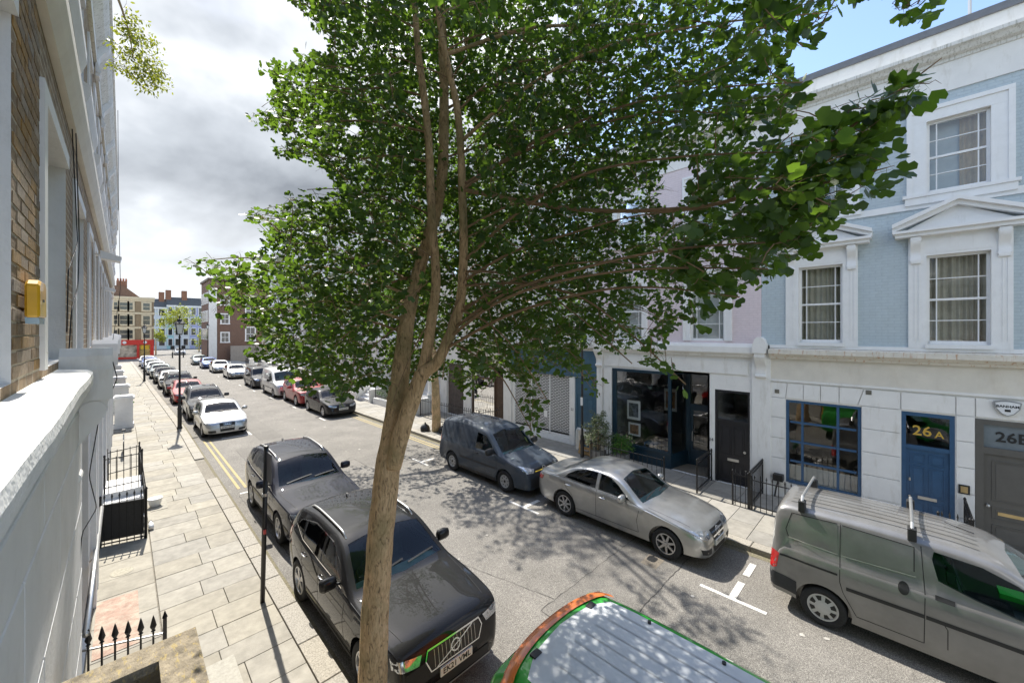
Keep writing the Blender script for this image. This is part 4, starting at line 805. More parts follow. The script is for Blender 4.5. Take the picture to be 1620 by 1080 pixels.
# ---------------- farther houses on the right, and the buildings closing the street
def simple_house(name, label, xf, y0, y1, h, wallm, floors, cols, sx=-1, stoop=False, trim=None, group=None, bay=False, win=(1.0, 1.7), gz=1.2, depth=9):
    trim = trim or WHITE2; t = thing(name, label, 'house', (xf, (y0+y1)/2, .12), group); W = y1-y0; holes = []; fh = h/floors
    for f in range(floors):
        for c in range(cols):
            yc = y0+W*(c+.5)/cols; za = (gz if f == 0 else f*fh+.9); holes.append((yc-win[0]/2, yc+win[0]/2, za, min(za+win[1]*(1.1 if f < 2 else .85), (f+1)*fh-.25)))
    mb = MB(); holes_wall(mb, xf, sx, y0, y1, .05, h, holes, .15, 0, 0); a, b = y0, y1; xi = xf-sx*depth
    mb.quad((xf, y0, .05), (xi, y0, .05), (xi, y0, h), (xf, y0, h)); mb.quad((xf, y1, .05), (xi, y1, .05), (xi, y1, h), (xf, y1, h)); mb.build('wall', wallm, t, recalc=False)
    mb = MB().box(xf+sx*.3, xf-sx*.2, y0, y1, h-.45, h-.15); mb.box(xf+sx*.05, xf-sx*.2, y0, y1, h-.15, h+.4); mb.build('cornice', trim, t); MB().box(xf-sx*.2, xi, y0, y1, h-.1, h).build('roof', ROOF, t)
    for f in range(1, floors): MB().box(xf+sx*.08, xf, y0, y1, f*fh-.02, f*fh+.2).build('string_course', trim, t)
    for (a, b, c, d) in holes:
        mb = MB(); mb.box(xf, xf+sx*.07, a-.16, a, c, d); mb.box(xf, xf+sx*.07, b, b+.16, c, d); mb.box(xf, xf+sx*.10, a-.2, b+.2, d, d+.2); mb.box(xf, xf+sx*.12, a-.2, b+.2, c-.12, c)
        zm = (c+d)/2; x2 = xf-sx*.1; mb.box(x2, x2-sx*.05, a, a+.06, c, d); mb.box(x2, x2-sx*.05, b-.06, b, c, d); mb.box(x2, x2-sx*.05, a+.06, b-.06, zm-.03, zm+.03); mb.box(x2, x2-sx*.05, a+.06, b-.06, d-.06, d)
        w = mb.build('window', trim, t); w['kind'] = w.get('kind', '') or 'part'; del w['kind']
        MB().quad((x2-sx*.03, a, c), (x2-sx*.03, b, c), (x2-sx*.03, b, d), (x2-sx*.03, a, d)).build('pane', mat('far_glass', (.035, .04, .045), .06, spec=.8), w, recalc=False)
    return t
rw = [(19.6, 25.2), (25.2, 31), (31, 37), (37, 43), (43, 49), (49, 55), (55, 61)]
rl = ['first', 'second', 'third', 'fourth', 'fifth', 'sixth', 'farthest']
for i, (a, b) in enumerate(rw):
    x = XR+1.0+bend((a+b)/2); t = simple_house('stucco_villa', '%s white stucco villa beyond the cream house on the right' % rl[i], x, a+.01, b, 15.2 if i > 0 else 12.5, WHITE, 5 if i > 0 else 4, 3, group='white stucco villas', gz=1.9)
    # portico, steps, balustrade walls
    yc = a+1.2; xo = x-1.9
    for k in (-.75, .75): MB().lathe([(.2, 1.1), (.2, 1.25), (.15, 1.3), (.13, 3.7), (.2, 3.8), (.2, 3.9)], (xo+.5, yc+k, 0), 12).build('column', WHITE, t)
    MB().box(x, xo+.25, yc-1.0, yc+1.0, 3.9, 4.4).build('portico', WHITE, t)
    for k in range(5): MB().box(x, xo-.0+.25*k-.7, yc-.8, yc+.8, .12+.19*k, .12+.19*(k+1)).build('step', WHITE, t)
    for k in (-.95, .95): MB().box(xo+.3, xo-.75, yc+k-.1, yc+k+.1, .12, 1.0).build('step_wall', WHITE, t)
    t2 = thing('garden_wall', '%s low white garden wall with black railing on the right' % rl[i], 'garden wall', (xo-.6, (a+b)/2, .12), 'right garden walls'); MB().box(xo-.75, xo-.5, yc+1.2, b-.2, .12, .5).build('wall', WHITE, t2); MB().box(xo-.85, xo-.4, yc+1.0, yc+1.45, .12, 1.5).box(xo-.9, xo-.35, yc+.95, yc+1.5, 1.5, 1.6).build('pier', WHITE, t2)
    bars(t2, (xo-.62, yc+1.5, 0), (xo-.62, b-.3, 0), .9, 22, z0=.5)
# red brick building turned to the street
rb = thing('red_brick_block', 'tall red brick corner block with white windows at the far right of the street', 'building', (12, 80, 0)); x0 = 9.95; Y0 = 80
mb = MB(); hl = [(x0+1.55, x0+2.65, z, z+1.6) for z in (3.2, 6.3, 9.4)]+[(x0+5.0, x0+6.4, z, z+2.3) for z in (3.4, 7.4)]
xs = sorted({x0, x0+9, *[h[0] for h in hl], *[h[1] for h in hl]}); zs = sorted({0, 13.4, *[h[2] for h in hl], *[h[3] for h in hl]})
for i in range(len(xs)-1):
    for j in range(len(zs)-1):
        xc, zc = (xs[i]+xs[i+1])/2, (zs[j]+zs[j+1])/2
        if not any(h[0] < xc < h[1] and h[2] < zc < h[3] for h in hl): mb.quad((xs[i], Y0, zs[j]), (xs[i+1], Y0, zs[j]), (xs[i+1], Y0, zs[j+1]), (xs[i], Y0, zs[j+1]), 0)
mb.quad((x0, Y0, 0), (x0, Y0+9, 0), (x0, Y0+9, 13.4), (x0, Y0, 13.4), 1); mb.quad((x0+9, Y0, 0), (x0+9, Y0+9, 0), (x0+9, Y0+9, 13.4), (x0+9, Y0, 13.4), 1); mb.quad((x0, Y0, 13.4), (x0+9, Y0, 13.4), (x0+9, Y0+9, 13.4), (x0, Y0+9, 13.4), 1); mb.build('wall', [REDBR, REDBRY], rb, recalc=False)
for h in hl:
    mb = MB(); mb.box(h[0]-.1, h[0]+.08, Y0-.06, Y0+.1, h[2], h[3]); mb.box(h[1]-.08, h[1]+.1, Y0-.06, Y0+.1, h[2], h[3]); mb.box(h[0]-.1, h[1]+.1, Y0-.063, Y0+.1, h[3]-.06, h[3]+.12); mb.box(h[0]-.15, h[1]+.15, Y0-.1, Y0+.1, h[2]-.12, h[2]+.05); zm = (h[2]+h[3])/2; mb.box(h[0]+.08, h[1]-.08, Y0+.02, Y0+.08, zm-.04, zm+.04); mb.box((h[0]+h[1])/2-.03, (h[0]+h[1])/2+.03, Y0+.02, Y0+.08, h[2], h[3])
    w = mb.build('window', WHITE2, rb); MB().quad((h[0], Y0+.06, h[2]), (h[1], Y0+.06, h[2]), (h[1], Y0+.06, h[3]), (h[0], Y0+.06, h[3])).build('pane', MATS['far_glass'], w, recalc=False)
MB().box(x0-.05, x0+1.0, Y0-.08, Y0+.2, 0, 12.2).build('white_corner', WHITE, rb)
for k in range(4):
    for j, z in enumerate((3.6, 6.6, 9.6)): mb = MB().box(x0-.12, x0+.05, Y0+.9+k*2.1, Y0+2.1+k*2.1, z, z+1.9); w = mb.build('window', WHITE2, rb); MB().box(x0-.13, x0-.12, Y0+1.05+k*2.1, Y0+1.95+k*2.1, z+.12, z+1.75).build('pane', MATS['far_glass'], w)
MB().box(x0-.2, x0+9.1, Y0-.15, Y0+9, 13.4, 13.75).build('coping', BROWN, rb)
MB().box(12.6, 19, 78.6, 78.9, .1, 2.6).build('yard_wall', mat('yard_render', (.34, .30, .26), .9), rb)
# red shop building closing the street on the left
CRB = mat('cream_render_far', (.70, .60, .42), .8, var=.06)
rs = thing('corner_shop_building', 'cream and brown brick corner building over a bright red shopfront', 'building', (1, 99, 0)); Y0 = 99; x0, x1 = -7.6, 4.05
STOCKX = brickmat('stock_brick_far', (.32, .23, .13), (.27, .19, .11), (.36, .3, .22), .3, .9, axis='X')
mb = MB().box(x0, x1, Y0, Y0+8, 0, 10.9); mb.build('wall', STOCKX, rs); mb = MB(); mb.box(x0, x1+.15, Y0-.25, Y0+8, 10.9, 11.3); mb.box(x0, x1+.1, Y0-.12, Y0+8, 10.5, 10.9); mb.build('cornice', CRB, rs)
for z in (8.4, 5.75): MB().box(x0, x1+.08, Y0-.1, Y0+8, z-.25, z+.1).build('string_course', CRB, rs)
for z, hh in ((3.75, 1.5), (6.3, 1.55), (8.95, 1.25)):
    for xc, w in ((-2.5, .7), (-.95, .45), (.05, .95), (1.0, .45), (3.05, .9)):
        mb = MB(); mb.box(xc-w/2-.25, xc-w/2, Y0-.14, Y0, z-.3, z+hh+.25); mb.box(xc+w/2, xc+w/2+.25, Y0-.14, Y0, z-.3, z+hh+.25); mb.box(xc-w/2, xc+w/2, Y0-.14, Y0, z+hh, z+hh+.25); mb.box(xc-w/2, xc+w/2, Y0-.16, Y0, z-.3, z); mb.box(xc-w/2, xc+w/2, Y0-.06, Y0, z+hh/2-.04, z+hh/2+.04)
        wd = mb.build('window', CRB, rs); MB().quad((xc-w/2, Y0-.03, z), (xc+w/2, Y0-.03, z), (xc+w/2, Y0-.03, z+hh), (xc-w/2, Y0-.03, z+hh)).build('pane', MATS['far_glass'], wd, recalc=False)
RED = mat('red_shop_paint', (.62, .035, .02), .45, var=.08)
sh_ = MB().box(x0, x1, Y0-.35, Y0, 2.55, 3.45); sh_.box(1.75, 2.1, Y0-.3, Y0, 0, 2.55); sh_.box(3.55, x1, Y0-.3, Y0, 0, 2.55); sh_.box(x0, -4.5, Y0-.3, Y0, 0, 2.55); sh_.box(-4.5, 1.75, Y0-.28, Y0, 0, .35); sh_.build('shopfront', RED, rs)
MB().box(-4.5, 1.75, Y0-.15, Y0-.02, .35, 2.55).build('shop_window', mat('shop_glow', (.35, .30, .24), .2, var=.8, scale=1.3), rs); MB().box(2.1, 3.55, Y0-.12, Y0-.02, 0, 2.55).build('shop_door', mat('door_ochre', (.45, .32, .10), .6, var=.5, scale=3), rs); MB().box(2.25, 3.4, Y0-.16, Y0-.12, 1.7, 2.45).build('door_sign', mat('sign_yellow', (.75, .48, .03), .5), rs)
for xc in (-1.6, .15, 2.85): MB().lathe([(.0, 0), (.26, 0), (.26, .06), (0, .08)], (xc, Y0-.43, 3.0), 14, 'y').build('roundel', WHITE2, rs)
MB().prism([(x0, Y0+1, 11.3), (x1-1.8, Y0+1, 11.3), (x1-4, Y0+1, 13.3), (x0, Y0+1, 13.3)], (0, 5, 0)).build('roof', mat('brown_tile', (.20, .12, .08), .8, var=.3), rs); mb = MB().box(-.9, .5, Y0+1.5, Y0+2.5, 12.6, 14.2); mb.build('chimney', mat('chimney_brick', (.26, .13, .08), .9, var=.3), rs)
for k in range(4): MB().lathe([(.14, 14.2), (.11, 14.7)], (-.7+.36*k, Y0+2, 0), 8).build('chimney_pot', mat('terracotta', (.45, .17, .09), .8), rs)
# pale building between
wb = simple_house('white_link_house', 'plain white house left of the red shop at the street end', -2.4, 64, 84, 13, WHITE, 4, 5, sx=1, group=None)
# coloured houses far beyond
def far_block(name, label, xa, xb, Y, h, wm, cols, floors):
    t = thing(name, label, 'house', ((xa+xb)/2, Y, 0)); MB().box(xa, xb, Y, Y+8, 0, h).build('wall', wm, t); MB().box(xa, xb, Y-.3, Y+8, h, h+.5).build('cornice', WHITE2, t); mb = MB().prism([(xa, Y+1, h+.5), (xb, Y+1, h+.5), (xb, Y+2.5, h+3), (xa, Y+2.5, h+3)], (0, 4, 0)); mb.build('roof', ROOF, t); MB().box(xb-1.6, xb-.4, Y+2, Y+4, h+1, h+5).build('chimney', mat('chimney_brick', (.2, .2, .2)), t)
    W = xb-xa
    for f in range(floors):
        for c in range(cols):
            xc = xa+W*(c+.5)/cols; z = h/floors*f+1; w = W/cols*.28; mb = MB().box(xc-w-.18, xc+w+.18, Y-.12, Y, z-.1, z+2.1); wd = mb.build('window', WHITE2, t); MB().box(xc-w, xc+w, Y-.14, Y-.12, z, z+1.9).build('pane', MATS['far_glass'], wd)
far_block('turquoise_house', 'narrow far turquoise house behind the roadside tree', 8.9, 10.4, 150, 12.2, mat('turquoise_paint', (.36, .60, .64), .7), 1, 4)
far_block('pale_far_house', 'far white house behind the small green tree', 10.4, 14.0, 150, 12.2, mat('white_far_paint', (.68, .70, .72), .7), 2, 4)
far_block('lilac_house', 'far lilac-blue house with white windows at the street end', 14.0, 19.3, 150, 12.2, mat('lilac_paint', (.42, .45, .68), .7), 3, 4)
far_block('grey_far_house', 'far grey house right of the lilac one', 19.3, 30, 152, 12.6, mat('grey_far_paint', (.60, .62, .66), .7), 4, 4)
far_block('dark_far_house', 'far pale blue house at the left of the coloured row', 2.5, 8.9, 150, 11.5, mat('pale_blue_far', (.62, .68, .72), .7), 3, 4)
# ---------------- vehicles: analytic lofted bodies, real window openings, interiors, wheels
def interp(tab, x):
    """monotone-ish cubic through (x,v) table"""
    n = len(tab)
    if x <= tab[0][0]: return tab[0][1]
    if x >= tab[-1][0]: return tab[-1][1]
    for i in range(n-1):
        if tab[i][0] <= x <= tab[i+1][0]: break
    h = tab[i+1][0]-tab[i][0]; t = (x-tab[i][0])/h; d = (tab[i+1][1]-tab[i][1])/h
    def sl(k):
        if k <= 0 or k >= n-1: return (tab[1][1]-tab[0][1])/(tab[1][0]-tab[0][0]) if k <= 0 else (tab[-1][1]-tab[-2][1])/(tab[-1][0]-tab[-2][0])
        a = (tab[k][1]-tab[k-1][1])/(tab[k][0]-tab[k-1][0]); b = (tab[k+1][1]-tab[k][1])/(tab[k+1][0]-tab[k][0])
        return 0 if a*b <= 0 else 2*a*b/(a+b)
    m0, m1 = sl(i), sl(i+1)
    return (2*t**3-3*t*t+1)*tab[i][1]+(t**3-2*t*t+t)*h*m0+(-2*t**3+3*t*t)*tab[i+1][1]+(t**3-t*t)*h*m1
class Body:
    def __init__(s, sp): s.sp = sp; s.L = sp['L']; s.W = sp['W']/2
    def sect(s, y, inset=0., zb=None):
        sp = s.sp; T = interp(sp['T'], y)-inset; B = interp(sp['B'], y); w = s.W*interp(sp['P'], y)-inset; zb0 = interp(sp['Z'], y) if zb is None else zb
        B = min(B, T-.015); tum = sp.get('tum', .34); gh = T-B
        sh = sp.get('shoulder', .955)
        pts = [(0, zb0), (.55*w, zb0), (.86*w, zb0+.005), (.955*w, zb0+.05), (.985*w, zb0+.16), (w, zb0+(B-zb0)*.5), (w*.998, zb0+(B-zb0)*.75), (w*.985, B-.05*min(1, gh*4+.3)), (w*(sh+.012), B-.012)]
        wb = w*sh; r = min(sp.get('r', .10), gh*.8+.012); wt = wb-tum*max(0, gh-r)
        pts.append((wb, B))
        for k in (.33, .66, 1.): 
            zz = B+(gh-r)*k; bul = .012*math.sin(k*math.pi); pts.append((wb-tum*max(0, (gh-r))*k+bul, max(B, zz)))
        cr = sp.get('crown', .04)*min(1, w/.7)
        for k in (30, 60, 90):
            a = R(k); rx = r*1.25; pts.append((wt-rx+rx*math.cos(a), T-r+r*math.sin(a)-cr*((wt-rx+rx*math.cos(a))/max(.1, wt))**2*(1 if k > 45 else .5)))
        xe = pts[-1][0]
        for k in (.75, .5, .25, 0): pts.append((xe*k, T-cr*(xe*k/max(.1, wt))**2))
        return pts
    def loft(s, ys, inset=0., zb=None):
        V, F = [], []; n = None
        for y in ys:
            p = s.sect(y, inset, zb); ring = [(x, y, z) for x, z in p]+[(-x, y, z) for x, z in reversed(p[1:-1])]; n = len(ring); V += ring
        for i in range(len(ys)-1):
            for k in range(n): a = i*n+k; b = i*n+(k+1) % n; F.append((a, a+n, b+n, b))
        F.append(tuple(range(n))); F.append(tuple(range((len(ys)-1)*n+n-1, (len(ys)-1)*n-1, -1)))
        return V, F
def tomesh(V, F, name='m'):
    me = bpy.data.meshes.new(name); me.from_pydata(V, [], F); bm = bmesh.new(); bm.from_mesh(me); bmesh.ops.remove_doubles(bm, verts=bm.verts, dist=1e-5); bmesh.ops.recalc_face_normals(bm, faces=bm.faces); bm.to_mesh(me); bm.free(); return me
def boolean(me, cutters):
    ob = link(bpy.data.objects.new('b', me)); cs = []
    for c in cutters:
        co = link(bpy.data.objects.new('c', c)); cs.append(co); md = ob.modifiers.new('b', 'BOOLEAN'); md.operation = 'DIFFERENCE'; md.object = co; md.solver = 'EXACT'
    bpy.context.view_layer.update(); r = bpy.data.meshes.new_from_object(ob.evaluated_get(bpy.context.evaluated_depsgraph_get()))
    for c in cs: bpy.data.objects.remove(c)
    bpy.data.objects.remove(ob); return r
def paint(name, col, metal=.35, rough=.32, fleck=.12):
    dark = max(col) < .12
    m = mat('paint_'+name, col, .6 if dark or metal < .05 else .34, metal=0. if dark else metal, var=fleck, scale=3.0, coat=1.0, spec=.1 if dark else .5)
    m.node_tree.nodes['Principled BSDF'].inputs['Coat Roughness'].default_value = .015
    if dark: m.node_tree.nodes['Principled BSDF'].inputs['Coat IOR'].default_value = 1.33
    return m
RUB = mat('tyre_rubber', (.018, .018, .019), .85, var=.3, scale=30); TRIM = mat('black_trim', (.02, .02, .021), .55, var=.2); ALLOY = mat('alloy', (.55, .55, .56), .28, metal=.85, var=.05); HUBC = mat('silver_hubcap', (.48, .48, .48), .45, metal=.3, var=.05); CHROME = mat('chrome', (.75, .75, .76), .12, metal=1., var=.02)
HEADL = mat('headlamp', (.45, .47, .50), .08, metal=.7, var=.4, scale=22, coat=1.); TAILL = mat('tail_lamp', (.42, .012, .012), .15, var=.2, coat=1.); AMBER = mat('amber_lamp', (.6, .18, .02), .2, coat=1.)
PLW = mat('plate_white', (.78, .78, .76), .4, var=.02); PLY = mat('plate_yellow', (.75, .55, .05), .4, var=.02); WELL = mat('wheel_well', (.01, .01, .01), .9); CABIN = mat('cabin_dark', (.03, .032, .034), .8, var=.3); DASH = mat('dashboard', (.36, .44, .43), .7, var=.2); SEATM = mat('seat_fabric', (.045, .045, .047), .9, var=.3); SEAM = mat('shut_line', (.012, .012, .013), .7)  # dashboard colour is pale teal to paint reflected sky on a black part
CGLASS = glassmat('car_glass', (.70, .90, .88), .8, ior=1.5); CGLASSD = glassmat('privacy_glass', (.16, .19, .19), 1.0, ior=1.6)
def decal(bvh, poly, axis, off, m, name, parent, cuts=3, flip=False, thick=0., smooth=True):
    """2-D polygon projected on the body. axis: 'x+','x-','y-'(front),'y+'(rear),'z'(from above)"""
    bm = bmesh.new()
    def to3(a, b): return {'x': Vector((0, a, b)), 'y': Vector((a, 0, b)), 'z': Vector((a, b, 0))}[axis[0]]
    vs_ = [bm.verts.new(to3(a, b)) for a, b in poly]; f = bm.faces.new(vs_); bmesh.ops.triangulate(bm, faces=[f])
    for _ in range(cuts):
        es = [e for e in bm.edges if e.calc_length() > .07]
        if not es: break
        bmesh.ops.subdivide_edges(bm, edges=es, cuts=1)
        bmesh.ops.triangulate(bm, faces=[f for f in bm.faces if len(f.verts) > 3])
    d = {'x+': Vector((-1, 0, 0)), 'x-': Vector((1, 0, 0)), 'y-': Vector((0, 1, 0)), 'y+': Vector((0, -1, 0)), 'z': Vector((0, 0, -1))}[axis]
    mid = sum((v.co for v in bm.verts), Vector())/len(bm.verts); last = None; depth = []
    for v in bm.verts:
        o = v.co-d*9; hit = bvh.ray_cast(o, d)
        if hit[0] is None:
            q = v.co*.97+mid*.03; o = q-d*9; hit = bvh.ray_cast(o, d)
        if hit[0] is not None: v.co = hit[0]+(-d*off if off else Vector()); depth.append((v, hit[0]))
        else: v.tag = True
    if axis[0] == 'y' and depth:
        dm = min(h.dot(d) for _, h in depth)
        for v, h in depth:
            if h.dot(d) > dm+.42: v.tag = True
    bad = [v for v in bm.verts if v.tag]
    if bad: bmesh.ops.delete(bm, geom=bad, context='VERTS')
    for f in bm.faces:
        f.normal_update()
        if f.normal.dot(-d) < 0: f.normal_flip()
        f.smooth = smooth
    if thick:
        r = bmesh.ops.extrude_face_region(bm, geom=list(bm.faces)); 
        for v in [g for g in r['geom'] if isinstance(g, bmesh.types.BMVert)]: v.co += -d*thick
        bmesh.ops.recalc_face_normals(bm, faces=bm.faces)
    me = bpy.data.meshes.new(name); bm.to_mesh(me); bm.free(); me.materials.append(m); o = link(bpy.data.objects.new(name, me)); o.parent = parent; return o
def line_decal(bvh, pts, w, axis, off, m, name, parent):
    """thin strip along a polyline"""
    P = []
    for i in range(len(pts)-1):
        a, b = Vector(pts[i]).to_2d() if len(pts[i]) > 2 else Vector(pts[i]), Vector(pts[i+1]); n = max(1, int((b-a).length/.06))
        for k in range(n): P.append(a.lerp(b, k/n))
    P.append(Vector(pts[-1])); V, F = [], []
    d = {'x+': Vector((-1, 0, 0)), 'x-': Vector((1, 0, 0)), 'y-': Vector((0, 1, 0)), 'y+': Vector((0, -1, 0)), 'z': Vector((0, 0, -1))}[axis]
    ok = True
    for i, p in enumerate(P):
        t = (P[min(i+1, len(P)-1)]-P[max(0, i-1)]).normalized(); nrm = Vector((-t.y, t.x))*w/2
        for q in (p+nrm, p-nrm):
            c = {'x': Vector((0, q.x, q.y)), 'y': Vector((q.x, 0, q.y)), 'z': Vector((q.x, q.y, 0))}[axis[0]]; hit = bvh.ray_cast(c-d*9, d)
            V.append(tuple((hit[0] if hit[0] is not None else c)-d*off))
    F = [(2*i, 2*i+1, 2*i+3, 2*i+2) for i in range(len(P)-1)]
    me = bpy.data.meshes.new(name); me.from_pydata(V, [], F); me.materials.append(m); o = link(bpy.data.objects.new(name, me)); o.parent = parent; return o
def mirror_poly(p): return [(a, b) for a, b in p]
WHEELS = {}
def wheel_meshes(r, w, style):
    k = (r, w, style)
    if k in WHEELS: return WHEELS[k]
    rr = r*(.67 if style != 'steel' else .60); mb = MB()
    mb.lathe([(rr, -w/2+.01), (r*.93, -w/2), (r*.985, -w/2+.03), (r, -w/2+.06), (r, w/2-.06), (r*.985, w/2-.03), (r*.93, w/2), (rr, w/2-.01), (rr-.01, w/2-.05), (rr-.01, -w/2+.05), (rr, -w/2+.01)], (0, 0, 0), 36, 'x')
    tyre = mb.mesh('tyre', RUB, True)
    mb = MB(); x = w/2-.012; m2 = 1
    mb.lathe([(rr-.002, -w/2+.03), (rr-.002, x), (rr-.022, x), (rr-.035, x-.05), (rr-.04, -w/2+.03)], (0, 0, 0), 36, 'x', 0)
    mb.lathe([(0.0, x-.075), (rr-.02, x-.075), (rr-.02, x-.08), (0, x-.08)], (0, 0, 0), 24, 'x', 1)
    def spoke(a, w0, w1, r0, r1, dx0, dx1, mi=0):
        u = Vector((0, math.cos(a), math.sin(a))); v = Vector((0, -math.sin(a), math.cos(a))); X = Vector((1, 0, 0))
        a0, b0 = u*r0, u*r1; pts = [a0-v*w0/2+X*dx0, b0-v*w1/2+X*dx1, b0+v*w1/2+X*dx1, a0+v*w0/2+X*dx0]; mb.prism(pts, (-.03, 0, 0), mi)
    if style == 'seven':
        for i in range(7): spoke(2*math.pi*i/7+.3, .055, .035, .04, rr-.02, x-.012, x-.006)
    elif style == 'five':
        for i in range(5):
            for e in (-.13, .13): spoke(2*math.pi*i/5+.3+e, .05, .035, .04, rr-.02, x-.01, x-.004)
    elif style == 'hub':
        mb.lathe([(0, x+.012), (rr*.35, x+.010), (rr*.9, x-.012), (rr-.015, x-.03)], (0, 0, 0), 30, 'x')
        for i in range(8):
            for e in (-.10, .10): spoke(2*math.pi*i/8+.2+e, .02, .05, rr*.52, rr*.84, x+.006, x-.004, 1)
    else:
        mb.lathe([(0, x-.01), (rr*.42, x-.012), (rr*.55, x-.03), (rr*.85, x-.02), (rr-.01, x-.03)], (0, 0, 0), 30, 'x')
        for i in range(8): mb.lathe([(.018, x-.02), (.018, x-.012)], (0, rr*.68*math.cos(i*.785), rr*.68*math.sin(i*.785)), 6, 'x', 1)
        mb.lathe([(.0, x+.006), (rr*.2, x), (rr*.2, x-.02)], (0, 0, 0), 12, 'x', 1)
    mb.lathe([(0, x), (.035, x-.002), (.04, x-.02)], (0, 0, 0), 12, 'x', 0)
    rim = mb.mesh('rim', [ALLOY if style in ('seven', 'five') else HUBC, BLACK], False)
    WHEELS[k] = (tyre, rim); return WHEELS[k]
def seat_shape(mb, x, y, zf, h=.8):
    mb.box(x-.24, x+.24, y-.28, y+.22, zf+.05, zf+.2); mb.prism([(x-.23, y+.16, zf+.15), (x-.23, y+.30, zf+.15), (x-.23, y+.42, zf+h-.2), (x-.23, y+.32, zf+h-.18)], (.46, 0, 0)); mb.box(x-.12, x+.12, y+.35, y+.43, zf+h-.17, zf+h)
MODELS = {}
def make_car(key, sp, bodym):
    """builds a vehicle at the origin, nose toward -y, returns its root empty"""
    B = Body(sp); L, W = B.L, B.W
    root = thing(sp.get('name', 'car'), 'x', sp.get('cat', 'car'))
    ys = sorted(set([0, .012, .03, .06, .10, .15, .22, .3]+[.3+(L-.6)*i/46 for i in range(47)]+[L-.3, L-.22, L-.15, L-.10, L-.06, L-.03, L-.012, L]))
    V, F = B.loft(ys); base = tomesh(V, F, 'body'); bm = bmesh.new(); bm.from_mesh(base); bvh = BVHTree.FromBMesh(bm); bm.free()
    cutters = []; r = sp['r_w']; ar = r+.055
    for wy in sp['wy']:
        mb = MB(); 
        for sx in (-1, 1): mb.lathe([(ar, -.16), (ar, .5)] if sx > 0 else [(ar, -.5), (ar, .16)], (sx*(W-.12), wy, sp.get('wz', r)), 32, 'x')
        c = mb.mesh('c', WELL); bm = bmesh.new(); bm.from_mesh(c); bmesh.ops.recalc_face_normals(bm, faces=bm.faces); bm.to_mesh(c); bm.free(); cutters.append(c)
    panes = []
    if sp.get('cabin'):
        c0, c1, zf = sp['cabin']; n = 26; cy = [c0+(c1-c0)*i/n for i in range(n+1)]
        V, F = B.loft(cy, .045, zf); cav = tomesh(V, F, 'c'); cav.materials.append(CABIN); cutters.append(cav)
        for poly in sp['side']:
            c = MB().prism([(-3, a, b) for a, b in poly], (6, 0, 0)).mesh('c', bodym); cutters.append(c)
        for poly in sp['top']:
            zl = min(interp(sp['B'], b) for a, b in poly)+.03; c = MB().prism([(a, b, zl) for a, b in poly], (0, 0, 3)).mesh('c', bodym); cutters.append(c)
        if sp.get('rear'):
            for poly in sp['rear']: c = MB().prism([(a, L-.55, b) for a, b in poly], (0, 2, 0)).mesh('c', bodym); cutters.append(c)
    for c in cutters:
        bm = bmesh.new(); bm.from_mesh(c); bmesh.ops.recalc_face_normals(bm, faces=bm.faces); bm.to_mesh(c); bm.free()
    base.materials.append(bodym); me = boolean(base, cutters)
    me.polygons.foreach_set('use_smooth', [True]*len(me.polygons))
    ob = link(bpy.data.objects.new('body', me)); ob.parent = root
    es = ob.modifiers.new('e', 'EDGE_SPLIT'); es.split_angle = R(38)
    gm = CGLASS
    if sp.get('cabin'):
        for i, poly in enumerate(sp['side']):
            g = CGLASSD if i in sp.get('dark', ()) else CGLASS
            for ax in ('x+', 'x-'): decal(bvh, poly, ax, .0, g, 'window_pane', root, 3)
        for i, poly in enumerate(sp['top']): decal(bvh, poly, 'z', -.004, CGLASS, 'windscreen' if i == 0 else 'rear_window', root, 3)
        for poly in sp.get('rear', []): decal(bvh, poly, 'y+', .0, CGLASSD, 'rear_window', root, 3)
        # interior
        c0, c1, zf = sp['cabin']; mb = MB(); wy = sp['dash']; mb.box(-W+.2, W-.2, wy-.35, wy+.12, zf+.02, sp['dz']-.02); mb.prism([(-W+.2, wy-.5, sp['dz']-.04), (-W+.2, wy+.12, sp['dz']-.03), (-W+.2, wy+.12, sp['dz']-.09), (-W+.2, wy-.5, sp['dz']-.09)], (2*W-.4, 0, 0)); mb.build('dashboard', DASH, root)
        mb = MB()
        tm = interp(sp['T'], wy+1.15)-.12-zf
        for x in (-.36, .36): seat_shape(mb, x, wy+.75, zf+.02, min(.85, tm))
        if sp.get('rows', 2) > 1:
            tm = interp(sp['T'], wy+1.98)-.14-zf
            for x in (-.36, 0, .36): seat_shape(mb, x*.95, wy+1.52, zf+.02, min(.78, tm))
        mb.build('seats', SEATM, root); mb = MB(); n = 20
        mb.tube([(-.36+.185*math.cos(2*math.pi*k/n), wy+.30+.06*math.sin(2*math.pi*k/n), sp['dz']-.05+.175*math.sin(2*math.pi*k/n)) for k in range(n+1)], .016, 6, cap=False); mb.tube([(-.36, wy+.3, sp['dz']-.05), (-.36, wy, sp['dz']-.12)], .03, 6); mb.tube([(-.53, wy+.3, sp['dz']-.05), (-.19, wy+.3, sp['dz']-.05)], .02, 6); mb.build('steering_wheel', TRIM, root)
    ty, ri = wheel_meshes(r, sp.get('tw', .215), sp['rim'])
    for wy in sp['wy']:
        for sx in (-1, 1):
            o = link(bpy.data.objects.new('wheel', ty)); o.parent = root; o.location = (sx*(W-.125), wy, r); o.rotation_euler = (random.random()*6*0, 0, math.pi if sx < 0 else 0)
            q = link(bpy.data.objects.new('rim', ri)); q.parent = o; q.rotation_euler = (random.random()*6, 0, 0)
    both = ('x+', 'x-')
    for pl in sp.get('seams', []):
        for ax in both: line_decal(bvh, pl, .009, ax, .0025, SEAM, 'shut_line', root)
    for (pl, w) in sp.get('rub', []):
        for ax in both: line_decal(bvh, pl, w, ax, .006, TRIM, 'rubbing_strip', root)
    for (pl, w) in sp.get('chrome', []):
        for ax in both: line_decal(bvh, pl, w, ax, .005, CHROME, 'trim_strip', root)
